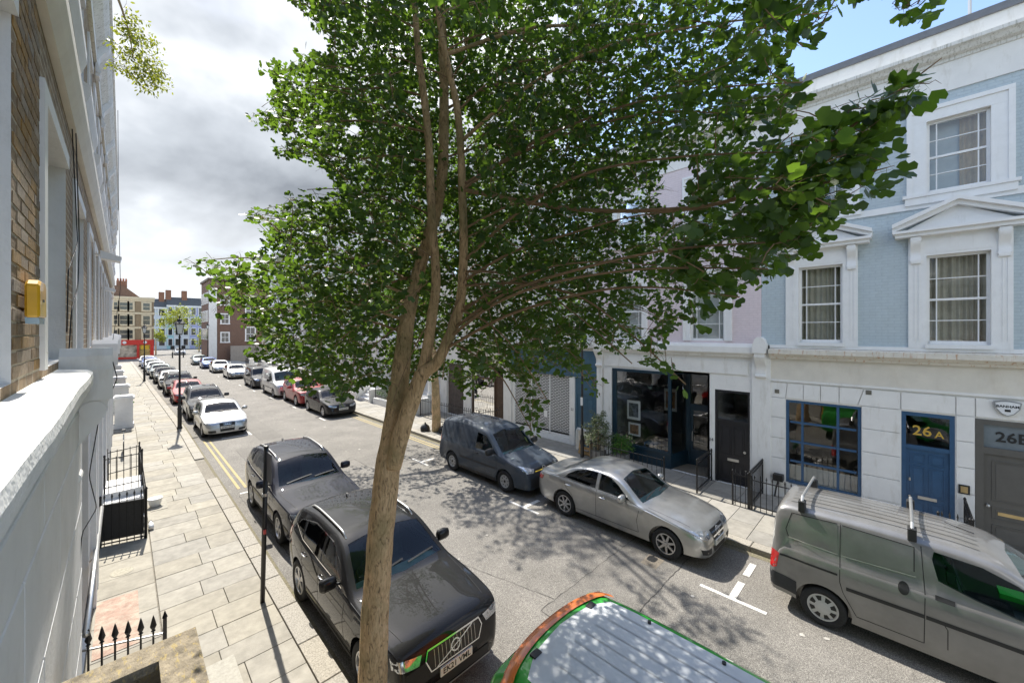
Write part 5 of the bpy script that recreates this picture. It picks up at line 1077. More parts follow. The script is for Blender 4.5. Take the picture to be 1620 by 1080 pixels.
    for (pl, m) in sp.get('panels', []):
        for ax in both: decal(bvh, pl, ax, .003, m, 'side_panel', root, 2)
    if sp.get('sill'):
        z0, z1, ya, yb = sp['sill']
        for ax in both: decal(bvh, [(ya, z0), (yb, z0), (yb, z1), (ya, z1)], ax, .006, TRIM, 'sill_trim', root, 4)
    for (a, b) in sp.get('handles', []):
        for sx, ax in ((1, 'x+'), (-1, 'x-')):
            hit = bvh.ray_cast(Vector((sx*9, a, b)), Vector((-sx, 0, 0)))
            if hit[0] is None: continue
            x = hit[0].x; mb = MB(); mb.tube([(x+sx*.0, a-.09, b), (x+sx*.03, a-.07, b), (x+sx*.035, a, b+.004), (x+sx*.03, a+.07, b), (x, a+.09, b)], .014, 6); mb.build('door_handle', sp.get('handlem', bodym), root, smooth=True)
    # mirrors
    my, mz = sp['mirror']
    for sx in (-1, 1):
        hit = bvh.ray_cast(Vector((sx*9, my, mz)), Vector((-sx, 0, 0))); x = hit[0].x if hit[0] is not None else sx*W*.8
        mb = MB(); s = sp.get('mirs', 1.); prof = [(-.005, 0), (.055, .0), (.075, .035), (.07, .10), (.05, .13), (.0, .125), (-.02, .07)]
        k0 = len(mb.v); rings = ((.05, .75, .01), (.075, 1, 0), (.20, 1.02, 0), (.255, .85, .015), (.27, .5, .035))
        for (dx, sc, dz) in rings:
            for (py, pz) in prof: mb.v.append((x+sx*dx*s, my-.02-(py-.03)*sc*1.3*s, mz-.03*s+(pz-.06)*sc*1.25*s+.07*s))
        nn = len(prof)
        for i in range(len(rings)-1):
            for k in range(nn): a = k0+i*nn+k; b = k0+i*nn+(k+1) % nn; mb.f.append((a, b, b+nn, a+nn)); mb.mi.append(0)
        mb.f.append(tuple(range(k0, k0+nn))); mb.f.append(tuple(range(k0+4*nn, k0+5*nn))); mb.mi += [0, 0]
        o = mb.build('wing_mirror', sp.get('mirm', bodym), root, smooth=True); MB().tube([(x-sx*.03, my-.02, mz-.02), (x+sx*.07*s, my-.02, mz+.0)], .022, 6).build('mirror_arm', TRIM, o)
    # front and rear fittings
    for (pl, m, nm) in sp.get('front', []): decal(bvh, pl, 'y-', .008, m, nm, root, 3)
    for (pl, w, m, nm) in sp.get('frontl', []): line_decal(bvh, pl, w, 'y-', .014, m, nm, root)
    for (pl, m, nm) in sp.get('rearp', []): decal(bvh, pl, 'y+', .008, m, nm, root, 3)
    for (pl, m, nm) in sp.get('sidep', []):
        for ax in both: decal(bvh, pl, ax, .006, m, nm, root, 3)
    for (pl, m, nm) in sp.get('topp', []): decal(bvh, pl, 'z', .004, m, nm, root, 4)
    for (pl, w, m, nm) in sp.get('topl', []): line_decal(bvh, pl, w, 'z', .006, m, nm, root)
    if 'plate' in sp:
        pz = sp['plate']; hit = bvh.ray_cast(Vector((0, -9, pz)), Vector((0, 1, 0))); y = hit[0].y-.012; o = MB().box(-.26, .26, y-.012, y+.01, pz-.056, pz+.056).build('number_plate', PLW, root)
        sp['plate_at'] = (0, y-.0135, pz)
        hit = bvh.ray_cast(Vector((0, 99, sp.get('rplate', pz+.3))), Vector((0, -1, 0))); y = hit[0].y+.012; pz = sp.get('rplate', pz+.3); MB().box(-.26, .26, y-.01, y+.008, pz-.056, pz+.056).build('number_plate', PLY, root)
    if 'wiper' in sp:
        y0, y1 = sp['wiper']
        for (xa, xb) in ((-.55, .05), (.1, .62)): 
            pts = [(xa, y0), (xb, y1)]; line_decal(bvh, pts, .028, 'z', .018, TRIM, 'wiper', root)
    if sp.get('rails'):
        ya, yb, xr, m = sp['rails']
        for sx in (-1, 1):
            P = []
            for k in range(13):
                y = ya+(yb-ya)*k/12; hit = bvh.ray_cast(Vector((sx*xr, y, 9)), Vector((0, 0, -1))); P.append((sx*xr, y, hit[0].z+(.035 if 0 < k < 12 else -.01)))
            MB().tube(P, .018, 8).build('roof_rail', m, root, smooth=True)
    if sp.get('aerial'):
        y = sp['aerial']; hit = bvh.ray_cast(Vector((0, y, 9)), Vector((0, 0, -1))); z = hit[0].z; MB().prism([(-.018, y-.06, z-.005), (-.018, y+.07, z-.005), (-.018, y+.075, z+.055), (-.018, y+.03, z+.05)], (.036, 0, 0)).build('aerial', TRIM, root)
    MODELS[key] = (root, sp, bvh); return root
def repaint(root, old, new):
    for o in [root]+list(root.children_recursive):
        if o.type != 'MESH': continue
        for s in o.material_slots:
            if s.material == old: s.link = 'OBJECT'; s.material = new
def place(key, x, y, label, newpaint=None, rz=0, group=None, first=False, sc=None):
    src, sp, _ = MODELS[key]
    o = src if first else copy_tree(src)
    o.location = (x, y, 0); o.rotation_euler = (0, 0, rz); o['label'] = label; ORG[o.name] = Vector((x, y, 0))
    if group: o['group'] = group
    if sc: o.scale = sc
    if newpaint: repaint(o, sp['paint'], newpaint)
    return o
def plate_text(root, key, s):
    sp = MODELS[key][1]; x, y, z = sp['plate_at']; org = ORG[root.name]; ORG[root.name] = Vector((0, 0, 0)); text(root, s, .105, mtx((1, 0, 0), (0, 0, 1), (0, -1, 0), (x, y, z)), BLACK, name='registration', ext=.001, bold=.0015); ORG[root.name] = org
def oval(cx, cz, rx, rz, n=16): return [(cx+rx*math.cos(2*math.pi*k/n), cz+rz*math.sin(2*math.pi*k/n)) for k in range(n)]
def both_x(pl): return [(-a, b) for a, b in pl]
Pstd = [(0, .70), (.03, .78), (.10, .86), (.25, .925), (.5, .965), (.9, .99), (1.4, 1.), (3.4, 1.)]
def plan(L, nose=.70, tail=.80): return [(0, nose), (.03, nose+.08), (.10, nose+.16), (.25, max(.925, nose+.2)), (.5, .968), (.9, .992), (1.5, 1.), (L-1.1, 1.), (L-.6, .985), (L-.25, .95), (L-.08, tail+.08), (L-.02, tail+.03), (L, tail)]
def zbot(L): return [(0, .24), (.1, .20), (.6, .19), (1.2, .18), (L-1, .19), (L-.4, .22), (L-.05, .28), (L, .32)]
# ---------------- the models
GR = TRIM
# silver saloon
P_SIL = paint('silver', (.44, .44, .43), .75, .30)
sedan = dict(name='parked_car', L=4.59, W=1.78, paint=P_SIL, r_w=.325, wy=(.80, 3.56), rim='seven', tum=.40, r=.09, crown=.05,
 T=[(0, .46), (.03, .60), (.09, .70), (.22, .775), (.5, .85), (.9, .915), (1.28, .965), (1.42, 1.01), (2.05, 1.385), (2.35, 1.44), (2.75, 1.445), (3.15, 1.405), (3.35, 1.355), (3.85, 1.12), (4.05, 1.07), (4.40, 1.055), (4.50, 1.02), (4.56, .93), (4.59, .78)],
 B=[(0, .42), (.09, .62), (.22, .70), (.5, .785), (.9, .86), (1.3, .915), (2., .955), (3., .98), (4., 1.0), (4.4, .985), (4.59, .72)], P=plan(4.59, .66, .80), Z=zbot(4.59),
 cabin=(1.34, 4.0, .45), dash=1.52, dz=.93, side=[[(1.66, .985), (2.0, 1.215), (2.22, 1.32), (2.51, 1.36), (2.51, 1.0)], [(2.60, 1.0), (2.60, 1.36), (2.95, 1.345), (3.22, 1.27), (3.48, 1.13), (3.56, 1.035)]], dark=(1,),
 top=[[(-.70, 1.40), (0, 1.33), (.70, 1.40), (.565, 1.98), (0, 2.04), (-.565, 1.98)], [(-.50, 3.36), (0, 3.32), (.50, 3.36), (.60, 3.80), (0, 3.85), (-.60, 3.80)]],
 seams=[[(1.42, .36), (1.46, .62), (1.40, .90)], [(2.555, .33), (2.555, .99)], [(3.22, .45), (3.30, .66), (3.50, .80), (3.58, 1.0)], [(1.42, .36), (3.20, .34)]],
 chrome=[([(1.64, .972), (2.6, .988), (3.60, 1.022)], .014)], handles=[(2.38, .84), (3.42, .87)], handlem=CHROME, mirror=(1.80, .99),
 front=[([(-.33, .70), (.33, .70), (.28, .50), (-.28, .50)], GR, 'grille'), ([(.42, .71), (.62, .735), (.80, .76), (.80, .66), (.60, .585), (.46, .585)], HEADL, 'headlight'), ([(-.42, .71), (-.62, .735), (-.80, .76), (-.80, .66), (-.60, .585), (-.46, .585)], HEADL, 'headlight'), ([(-.35, .40), (.35, .40), (.30, .27), (-.30, .27)], GR, 'air_intake'), ([(.46, .40), (.74, .42), (.70, .31), (.46, .29)], GR, 'air_intake'), ([(-.46, .40), (-.74, .42), (-.70, .31), (-.46, .29)], GR, 'air_intake')],
 frontl=[([(-.31, .65), (.31, .65)], .028, CHROME, 'grille_bar'), ([(-.30, .57), (.30, .57)], .028, CHROME, 'grille_bar'), (oval(0, .605, .085, .085)+[(.085, .605)], .018, CHROME, 'emblem'), ([(0, .605), (0, .69)], .016, CHROME, 'emblem'), ([(0, .605), (-.07, .555)], .016, CHROME, 'emblem'), ([(0, .605), (.07, .555)], .016, CHROME, 'emblem')],
 rearp=[([(.42, .95), (.82, .93), (.82, .78), (.55, .76)], TAILL, 'tail_light'), ([(-.42, .95), (-.82, .93), (-.82, .78), (-.55, .76)], TAILL, 'tail_light')], sidep=[([(4.28, .90), (4.50, .88), (4.52, .78), (4.36, .77)], TAILL, 'tail_light_end')],
 topl=[([(-.68, .35), (-.72, .8), (-.74, 1.25)], .008, SEAM, 'shut_line'), ([(.68, .35), (.72, .8), (.74, 1.25)], .008, SEAM, 'shut_line')], plate=.44, rplate=.80, wiper=(1.40, 1.47))
make_car('sedan', sedan, P_SIL)
# black crossover with bar grille
P_BLK = paint('black', (.008, .008, .009), .3, .25)
suv = dict(name='parked_car', L=4.43, W=1.81, paint=P_BLK, r_w=.355, wy=(.88, 3.58), rim='five', tum=.33, r=.10, crown=.05, tw=.235,
 T=[(0, .55), (.025, .76), (.08, .92), (.2, .995), (.6, 1.05), (1.0, 1.09), (1.28, 1.115), (1.42, 1.17), (2.08, 1.56), (2.4, 1.63), (3.2, 1.65), (3.75, 1.61), (3.98, 1.55), (4.16, 1.28), (4.30, 1.05), (4.40, .95), (4.43, .72)],
 B=[(0, .5), (.08, .84), (.2, .93), (.6, .985), (1.28, 1.035), (2., 1.06), (3., 1.10), (3.6, 1.16), (4.0, 1.20), (4.2, 1.12), (4.43, .68)], P=plan(4.43, .74, .84), Z=[(0, .26), (.1, .22), (.6, .22), (4.0, .22), (4.43, .36)],
 cabin=(1.36, 4.05, .55), dash=1.55, dz=1.08, side=[[(1.70, 1.10), (2.02, 1.33), (2.25, 1.46), (2.52, 1.50), (2.52, 1.115)], [(2.61, 1.12), (2.61, 1.50), (3.10, 1.50), (3.40, 1.46), (3.40, 1.17)], [(3.47, 1.19), (3.47, 1.45), (3.66, 1.40), (3.80, 1.30)]], dark=(1, 2),
 top=[[(-.74, 1.42), (0, 1.33), (.74, 1.42), (.62, 2.03), (0, 2.09), (-.62, 2.03)]], rear=[[(-.55, 1.16), (.55, 1.16), (.50, 1.44), (-.50, 1.44)]],
 seams=[[(1.50, .36), (1.55, .7), (1.48, 1.02)], [(2.565, .34), (2.565, 1.10)], [(3.25, .5), (3.35, .75), (3.44, 1.15)], [(1.50, .36), (3.25, .36)]],
 chrome=[([(1.68, 1.085), (2.6, 1.105), (3.42, 1.155), (3.84, 1.29), (3.66, 1.42), (3.1, 1.525), (2.3, 1.49)], .016)], sill=(.235, .33, 1.28, 3.17), handles=[(2.38, .95), (3.22, .98)], handlem=CHROME, mirror=(1.80, 1.12), mirs=1.1, rails=(2.15, 3.75, .60, STEEL), aerial=3.55,
 front=[([(-.40, .83), (.40, .83), (.44, .74), (.38, .60), (-.38, .60), (-.44, .74)], GR, 'grille'), ([(.50, .84), (.74, .87), (.84, .88), (.84, .76), (.55, .74)], HEADL, 'headlight'), ([(-.50, .84), (-.74, .87), (-.84, .88), (-.84, .76), (-.55, .74)], HEADL, 'headlight'), ([(-.60, .42), (.60, .42), (.55, .30), (-.55, .30)], GR, 'air_intake')],
 frontl=[([(-.42, .842), (.42, .842)], .02, CHROME, 'grille_trim'), ([(-.42, .84), (-.46, .74), (-.39, .59), (.39, .59), (.46, .74), (.42, .84)], .016, CHROME, 'grille_trim'), ([(-.30, .60), (.30, .83)], .014, CHROME, 'grille_trim'), (oval(0, .715, .07, .07)+[(.07, .715)], .018, CHROME, 'emblem'), ([(-.6, .285), (0, .275), (.6, .285)], .02, STEEL, 'lip')]+[([(x*.06+.03, .61), (x*.06+.03, .82)], .007, STEEL, 'grille_bar') for x in range(-6, 6)],
 rearp=[([(.66, 1.25), (.86, 1.2), (.88, .85), (.76, .85)], TAILL, 'tail_light'), ([(-.66, 1.25), (-.86, 1.2), (-.88, .85), (-.76, .85)], TAILL, 'tail_light')], sidep=[([(4.02, 1.22), (4.14, 1.10), (4.30, .95), (4.34, .84), (4.24, .88), (4.06, 1.08)], TAILL, 'tail_light_end')],
 topl=[([(-.66, .25), (-.74, .8), (-.78, 1.3)], .008, SEAM, 'shut_line'), ([(.66, .25), (.74, .8), (.78, 1.3)], .008, SEAM, 'shut_line')], plate=.50, wiper=(1.42, 1.50))
make_car('suv', suv, P_BLK)
# navy estate SUV
P_NAVY = paint('navy_black', (.010, .011, .020), .4, .28)
suv2 = dict(suv); suv2.update(L=4.66, W=1.81, paint=P_NAVY, wy=(.90, 3.57),
 T=[(0, .55), (.03, .76), (.10, .90), (.25, .965), (.7, 1.02), (1.1, 1.06), (1.30, 1.09), (1.45, 1.15), (2.15, 1.58), (2.5, 1.65), (3.3, 1.68), (3.95, 1.62), (4.22, 1.54), (4.42, 1.25), (4.55, 1.05), (4.63, .95), (4.66, .72)],
 B=[(0, .5), (.1, .82), (.25, .90), (.7, .955), (1.3, 1.01), (2., 1.04), (3., 1.08), (4.0, 1.13), (4.3, 1.14), (4.5, 1.04), (4.66, .68)], P=plan(4.66, .74, .84), Z=[(0, .26), (.1, .22), (.6, .22), (4.2, .22), (4.66, .36)], cabin=(1.38, 4.3, .55), dash=1.57, dz=1.06,
 side=[[(1.72, 1.08), (2.05, 1.33), (2.3, 1.48), (2.58, 1.53), (2.58, 1.10)], [(2.67, 1.10), (2.67, 1.53), (3.2, 1.53), (3.48, 1.50), (3.48, 1.14)], [(3.56, 1.15), (3.56, 1.49), (3.95, 1.42), (4.1, 1.22)]], top=[[(-.72, 1.45), (0, 1.36), (.72, 1.45), (.60, 2.09), (0, 2.15), (-.60, 2.09)]], rear=[[(-.55, 1.16), (.55, 1.16), (.50, 1.46), (-.50, 1.46)]],
 seams=[[(1.52, .36), (1.57, .7), (1.50, 1.0)], [(2.625, .34), (2.625, 1.08)], [(3.28, .5), (3.4, .75), (3.52, 1.12)], [(1.52, .36), (3.25, .36)]], chrome=[([(1.70, 1.065), (2.6, 1.085), (3.5, 1.12), (4.12, 1.2)], .016)], rails=(2.2, 4.0, .58, STEEL), aerial=3.9,
 front=[([(-.36, .80), (.36, .80), (.34, .66), (-.34, .66)], GR, 'grille'), ([(.40, .80), (.70, .86), (.84, .88), (.82, .74), (.45, .68)], HEADL, 'headlight'), ([(-.40, .80), (-.70, .86), (-.84, .88), (-.82, .74), (-.45, .68)], HEADL, 'headlight'), ([(-.5, .48), (.5, .48), (.45, .32), (-.45, .32)], GR, 'air_intake')], frontl=[([(-.78, .66), (-.42, .64), (-.34, .5)], .022, CHROME, 'trim'), ([(.78, .66), (.42, .64), (.34, .5)], .022, CHROME, 'trim'), ([(-.36, .74), (.36, .74)], .02, CHROME, 'grille_bar')], sidep=[([(4.22, 1.10), (4.42, 1.06), (4.46, .95), (4.30, .95)], TAILL, 'tail_light_end')], plate=.55, wiper=(1.45, 1.53))
make_car('suv2', suv2, P_NAVY)
# hatchback
P_H = paint('hatch_silver', (.50, .50, .49), .7, .3)
hatch = dict(name='parked_car', L=4.27, W=1.78, paint=P_H, r_w=.315, wy=(.84, 3.44), rim='five', tum=.37, r=.09, crown=.05,
 T=[(0, .46), (.03, .62), (.10, .72), (.25, .80), (.6, .88), (1.0, .94), (1.25, .975), (1.4, 1.03), (2.02, 1.38), (2.35, 1.445), (2.9, 1.45), (3.5, 1.40), (3.72, 1.34), (3.98, 1.10), (4.12, .98), (4.22, .92), (4.27, .72)],
 B=[(0, .42), (.1, .64), (.25, .73), (.6, .815), (1.25, .91), (2., .945), (3., .98), (3.7, 1.02), (4.0, 1.0), (4.27, .66)], P=plan(4.27, .68, .82), Z=zbot(4.27), cabin=(1.33, 3.85, .45), dash=1.5, dz=.93,
 side=[[(1.66, .975), (1.98, 1.20), (2.2, 1.31), (2.5, 1.355), (2.5, .99)], [(2.59, .99), (2.59, 1.355), (3.05, 1.345), (3.35, 1.28), (3.5, 1.06)]], dark=(1,), top=[[(-.70, 1.38), (0, 1.30), (.70, 1.38), (.575, 1.96), (0, 2.02), (-.575, 1.96)]], rear=[[(-.52, 1.04), (.52, 1.04), (.46, 1.28), (-.46, 1.28)]],
 seams=[[(1.42, .36), (1.46, .6), (1.40, .9)], [(2.545, .33), (2.545, .98)], [(3.1, .5), (3.2, .7), (3.45, 1.0)]], handles=[(2.36, .84), (3.2, .86)], mirror=(1.78, .98),
 front=[([(-.30, .69), (.30, .69), (.27, .30), (-.27, .30)], GR, 'grille'), ([(.36, .66), (.60, .70), (.78, .74), (.78, .65), (.55, .58), (.38, .58)], HEADL, 'headlight'), ([(-.36, .66), (-.60, .70), (-.78, .74), (-.78, .65), (-.55, .58), (-.38, .58)], HEADL, 'headlight'), ([(.44, .38), (.72, .40), (.70, .29), (.42, .27)], GR, 'air_intake'), ([(-.44, .38), (-.72, .40), (-.70, .29), (-.42, .27)], GR, 'air_intake')],
 frontl=[(oval(-.105+.07*k, .635, .042, .038, 10)+[(-.105+.07*k+.042, .635)], .010, CHROME, 'emblem') for k in range(4)], rearp=[([(.45, .98), (.80, .95), (.82, .80), (.5, .82)], TAILL, 'tail_light'), ([(-.45, .98), (-.80, .95), (-.82, .80), (-.5, .82)], TAILL, 'tail_light')], plate=.49, rplate=.7, wiper=(1.37, 1.44), aerial=3.4)
make_car('hatch', hatch, P_H)
# blue-grey panel van
P_BG = paint('blue_grey', (.058, .072, .092), .45, .3)
BUMP = mat('dark_bumper', (.022, .024, .028), .6, var=.2)
cad = dict(name='panel_van', cat='van', L=4.42, W=1.79, paint=P_BG, r_w=.33, wy=(.90, 3.58), rim='steel', tum=.20, r=.14, crown=.05,
 T=[(0, .50), (.03, .70), (.09, .82), (.2, .89), (.6, 1.0), (.95, 1.08), (1.10, 1.13), (1.75, 1.64), (2.0, 1.74), (2.5, 1.80), (3.3, 1.82), (4.1, 1.79), (4.30, 1.73), (4.37, 1.55), (4.40, 1.1), (4.42, .7)],
 B=[(0, .46), (.09, .75), (.2, .82), (.6, .93), (1.1, 1.02), (1.8, 1.05), (4.2, 1.08), (4.42, .65)], P=plan(4.42, .72, .90), Z=zbot(4.42), cabin=(1.02, 2.6, .5), dash=1.25, dz=1.05, rows=1,
 side=[[(1.32, 1.085), (1.62, 1.36), (1.85, 1.52), (2.28, 1.575), (2.30, 1.07)]], top=[[(-.72, 1.08), (0, 1.0), (.72, 1.08), (.62, 1.70), (0, 1.77), (-.62, 1.70)]],
 seams=[[(1.22, .42), (1.25, .7), (1.2, 1.0)], [(2.40, .40), (2.38, 1.05), (2.34, 1.62), (1.9, 1.57), (1.25, 1.04)], [(1.25, .40), (2.4, .38)], [(3.18, .45), (3.12, .7), (3.2, 1.05)]], rub=[([(1.3, .64), (2.38, .64)], .05), ([(2.44, .64), (3.1, .64)], .05)], chrome=[],
 panels=[([(2.55, 1.02), (4.12, 1.06), (4.08, 1.50), (2.60, 1.50)], P_BG)], handles=[(2.22, .93)], handlem=TRIM, mirror=(1.42, 1.10), mirs=1.25, mirm=TRIM,
 front=[([(-.86, .56), (.86, .56), (.86, .26), (-.86, .26)], BUMP, 'bumper'), ([(-.40, .80), (.40, .80), (.40, .70), (-.40, .70)], GR, 'grille'), ([(.42, .80), (.62, .86), (.80, .90), (.80, .74), (.50, .70)], HEADL, 'headlight'), ([(-.42, .80), (-.62, .86), (-.80, .90), (-.80, .74), (-.50, .70)], HEADL, 'headlight')], frontl=[([(-.42, .735), (.42, .735)], .022, CHROME, 'grille_bar'), (oval(0, .75, .07, .07)+[(.07, .75)], .014, CHROME, 'emblem'), ([(-.045, .79), (0, .72), (.045, .79)], .011, CHROME, 'emblem')],
 rearp=[([(.78, 1.2), (.88, 1.2), (.88, .75), (.78, .75)], TAILL, 'tail_light'), ([(-.78, 1.2), (-.88, 1.2), (-.88, .75), (-.78, .75)], TAILL, 'tail_light')], sidep=[([(4.30, 1.15), (4.385, 1.15), (4.395, .8), (4.30, .8)], TAILL, 'tail_light_end')], sill=(.22, .33, 1.28, 3.2), plate=.48, wiper=(1.05, 1.13))
make_car('caddy', cad, P_BG)
# grey delivery van with roof bars
P_GY = paint('warm_grey', (.21, .205, .198), .3, .32)
nv = dict(name='delivery_van', cat='van', L=4.42, W=1.72, paint=P_GY, r_w=.315, wy=(.72, 3.66), rim='hub', tum=.13, r=.13, crown=.05,
 T=[(0, .50), (.03, .72), (.10, .88), (.3, .98), (.65, 1.10), (.85, 1.17), (1.6, 1.68), (1.85, 1.80), (2.3, 1.86), (3.2, 1.88), (4.1, 1.86), (4.28, 1.82), (4.35, 1.68), (4.39, 1.15), (4.42, .7)],
 B=[(0, .46), (.1, .80), (.3, .90), (.85, 1.06), (1.6, 1.10), (4.2, 1.12), (4.42, .65)], P=plan(4.42, .70, .90), Z=zbot(4.42), cabin=(.80, 2.5, .5), dash=1.08, dz=1.10, rows=1,
 side=[[(1.02, 1.11), (1.35, 1.36), (1.65, 1.56), (1.95, 1.67), (2.40, 1.71), (2.42, 1.60), (2.36, 1.33), (2.0, 1.22), (1.63, 1.14)]], top=[[(-.70, .84), (0, .76), (.70, .84), (.62, 1.60), (0, 1.67), (-.62, 1.60)]],
 seams=[[(2.50, .39), (2.49, 1.10), (2.53, 1.74)], [(3.44, 1.76), (3.44, .85), (3.40, .70), (3.24, .40)], [(2.50, .39), (3.24, .39)], [(1.35, .42), (1.30, .75), (1.10, 1.05)], [(2.30, .75), (2.27, .70), (2.27, .42)]], rub=[([(2.50, .78), (3.36, .78)], .055), ([(.95, .76), (2.48, .78)], .055), ([(3.47, .955), (4.26, .965)], .032)],
 chrome=[], panels=[([(2.66, 1.31), (3.42, 1.28), (3.42, 1.72), (2.60, 1.70), (2.58, 1.40)], P_GY), ([(3.47, 1.28), (4.14, 1.31), (4.18, 1.40), (4.10, 1.70), (3.48, 1.73)], P_GY)], handles=[], mirror=(1.12, 1.16), mirs=1.2, mirm=TRIM,
 sidep=[([(4.27, .98), (4.36, 1.01), (4.39, .99), (4.40, .90), (4.41, .74), (4.37, .70), (4.30, .74), (4.33, .86)], TAILL, 'tail_light_end'), ([(4.02, .34), (4.40, .40), (4.41, .66), (4.02, .58)], BUMP, 'bumper_end'), (oval(2.71, 1.085, .06, .095, 18), TRIM, 'handle_cup'), ([(2.20, 1.12), (2.39, 1.13), (2.39, 1.07), (2.20, 1.06)], TRIM, 'handle_cup')],
 front=[([(-.84, .54), (.84, .54), (.84, .26), (-.84, .26)], BUMP, 'bumper'), ([(-.40, .80), (.40, .80), (.36, .62), (-.36, .62)], GR, 'grille'), ([(.44, .86), (.78, .98), (.78, .72), (.48, .68)], HEADL, 'headlight'), ([(-.44, .86), (-.78, .98), (-.78, .72), (-.48, .68)], HEADL, 'headlight')], frontl=[([(-.36, .72), (.36, .72)], .03, CHROME, 'grille_bar')], rearp=[([(.72, 1.0), (.86, 1.0), (.86, .7), (.76, .7)], TAILL, 'tail_light'), ([(-.72, 1.0), (-.86, 1.0), (-.86, .7), (-.76, .7)], TAILL, 'tail_light'), ([(-.84, .62), (.84, .62), (.84, .36), (-.84, .36)], BUMP, 'bumper')], plate=.48, rplate=.9, wiper=(.82, .9))
nvr = make_car('nv', nv, P_GY)
bv = MODELS['nv'][2]
for k in range(7):
    x = -.48+.16*k; line_decal(bv, [(x, 1.95), (x, 4.15)], .022, 'z', .010, P_GY, 'roof_rib', nvr)
for yy in (2.62, 3.96):
    P = []; z = 1.93
    MB().tube([(-.70, yy, z), (-.64, yy, z+.085), (.64, yy, z+.085), (.70, yy, z)], .022, 8).build('roof_bar', STEEL, nvr)
    for sx in (-1, 1): MB().box(sx*.60, sx*.74, yy-.05, yy+.05, z-.16, z+.03).build('bar_foot', TRIM, nvr, bevel=.01)
MB().tube([(0.1, 1.95, 1.83), (.1, 2.25, 1.90)], .006, 5).build('aerial', TRIM, nvr)
HV = mat('hi_vis_green', (.05, .55, .05), .8); mb = MB().box(.15, .42, 1.45, 1.7, .95, 1.02); mb.build('hi_vis_vest', HV, nvr)
FOLD_HILITE = mat('painted_fold_highlight', (.62, .61, .59), .25, metal=.6, coat=1.)  # pale strip colour that paints the highlight under the side panels
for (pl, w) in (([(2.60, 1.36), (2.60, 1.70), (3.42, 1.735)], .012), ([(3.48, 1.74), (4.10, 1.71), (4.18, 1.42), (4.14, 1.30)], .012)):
    for ax in ('x+', 'x-'): line_decal(bv, pl, w, ax, .005, SEAM, 'panel_edge_shade', nvr)  # dark lines painting the recess shade round the flush panels
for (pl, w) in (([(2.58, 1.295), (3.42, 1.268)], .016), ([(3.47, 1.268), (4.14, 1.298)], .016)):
    for ax in ('x+', 'x-'): line_decal(bv, pl, w, ax, .007, FOLD_HILITE, 'panel_fold_highlight', nvr)
# white van
P_WH = paint('van_white', (.62, .62, .60), 0., .35, .04)
tr = dict(cad); tr.update(L=4.9, W=1.95, paint=P_WH, wy=(.95, 3.85), r=.12, tum=.14,
 T=[(0, .55), (.03, .80), (.10, .95), (.25, 1.03), (.7, 1.15), (.95, 1.22), (1.7, 1.80), (1.95, 1.95), (2.4, 2.02), (3.3, 2.04), (4.6, 2.02), (4.80, 1.95), (4.86, 1.4), (4.9, .7)], B=[(0, .5), (.1, .86), (.25, .94), (.95, 1.12), (1.8, 1.16), (4.7, 1.18), (4.9, .65)], P=plan(4.9, .74, .92), Z=zbot(4.9), cabin=(.9, 2.6, .55), dash=1.15, dz=1.15,
 side=[[(1.25, 1.20), (1.6, 1.5), (1.8, 1.66), (2.3, 1.72), (2.3, 1.18)]], top=[[(-.78, .95), (0, .88), (.78, .95), (.70, 1.70), (0, 1.76), (-.70, 1.70)]], panels=[], rub=[([(1.3, .66), (4.5, .66)], .05)], seams=[[(2.42, .4), (2.38, 1.72), (1.85, 1.70), (1.2, 1.15)], [(3.4, .45), (3.4, 1.75)]], handles=[(2.25, 1.0), (2.55, 1.0)], mirror=(1.40, 1.22), sill=(.22, .30, 1.4, 3.4), sidep=[([(4.78, 1.3), (4.86, 1.3), (4.88, .8), (4.78, .8)], TAILL, 'tail_light_end')],
 front=[([(-.9, .56), (.9, .56), (.9, .26), (-.9, .26)], BUMP, 'bumper'), ([(-.40, .86), (.40, .86), (.38, .66), (-.38, .66)], GR, 'grille'), ([(.44, .90), (.84, 1.0), (.84, .74), (.48, .68)], HEADL, 'headlight'), ([(-.44, .90), (-.84, 1.0), (-.84, .74), (-.48, .68)], HEADL, 'headlight')], frontl=[], wiper=(.93, 1.0), plate=.50)
make_car('transit', tr, P_WH)
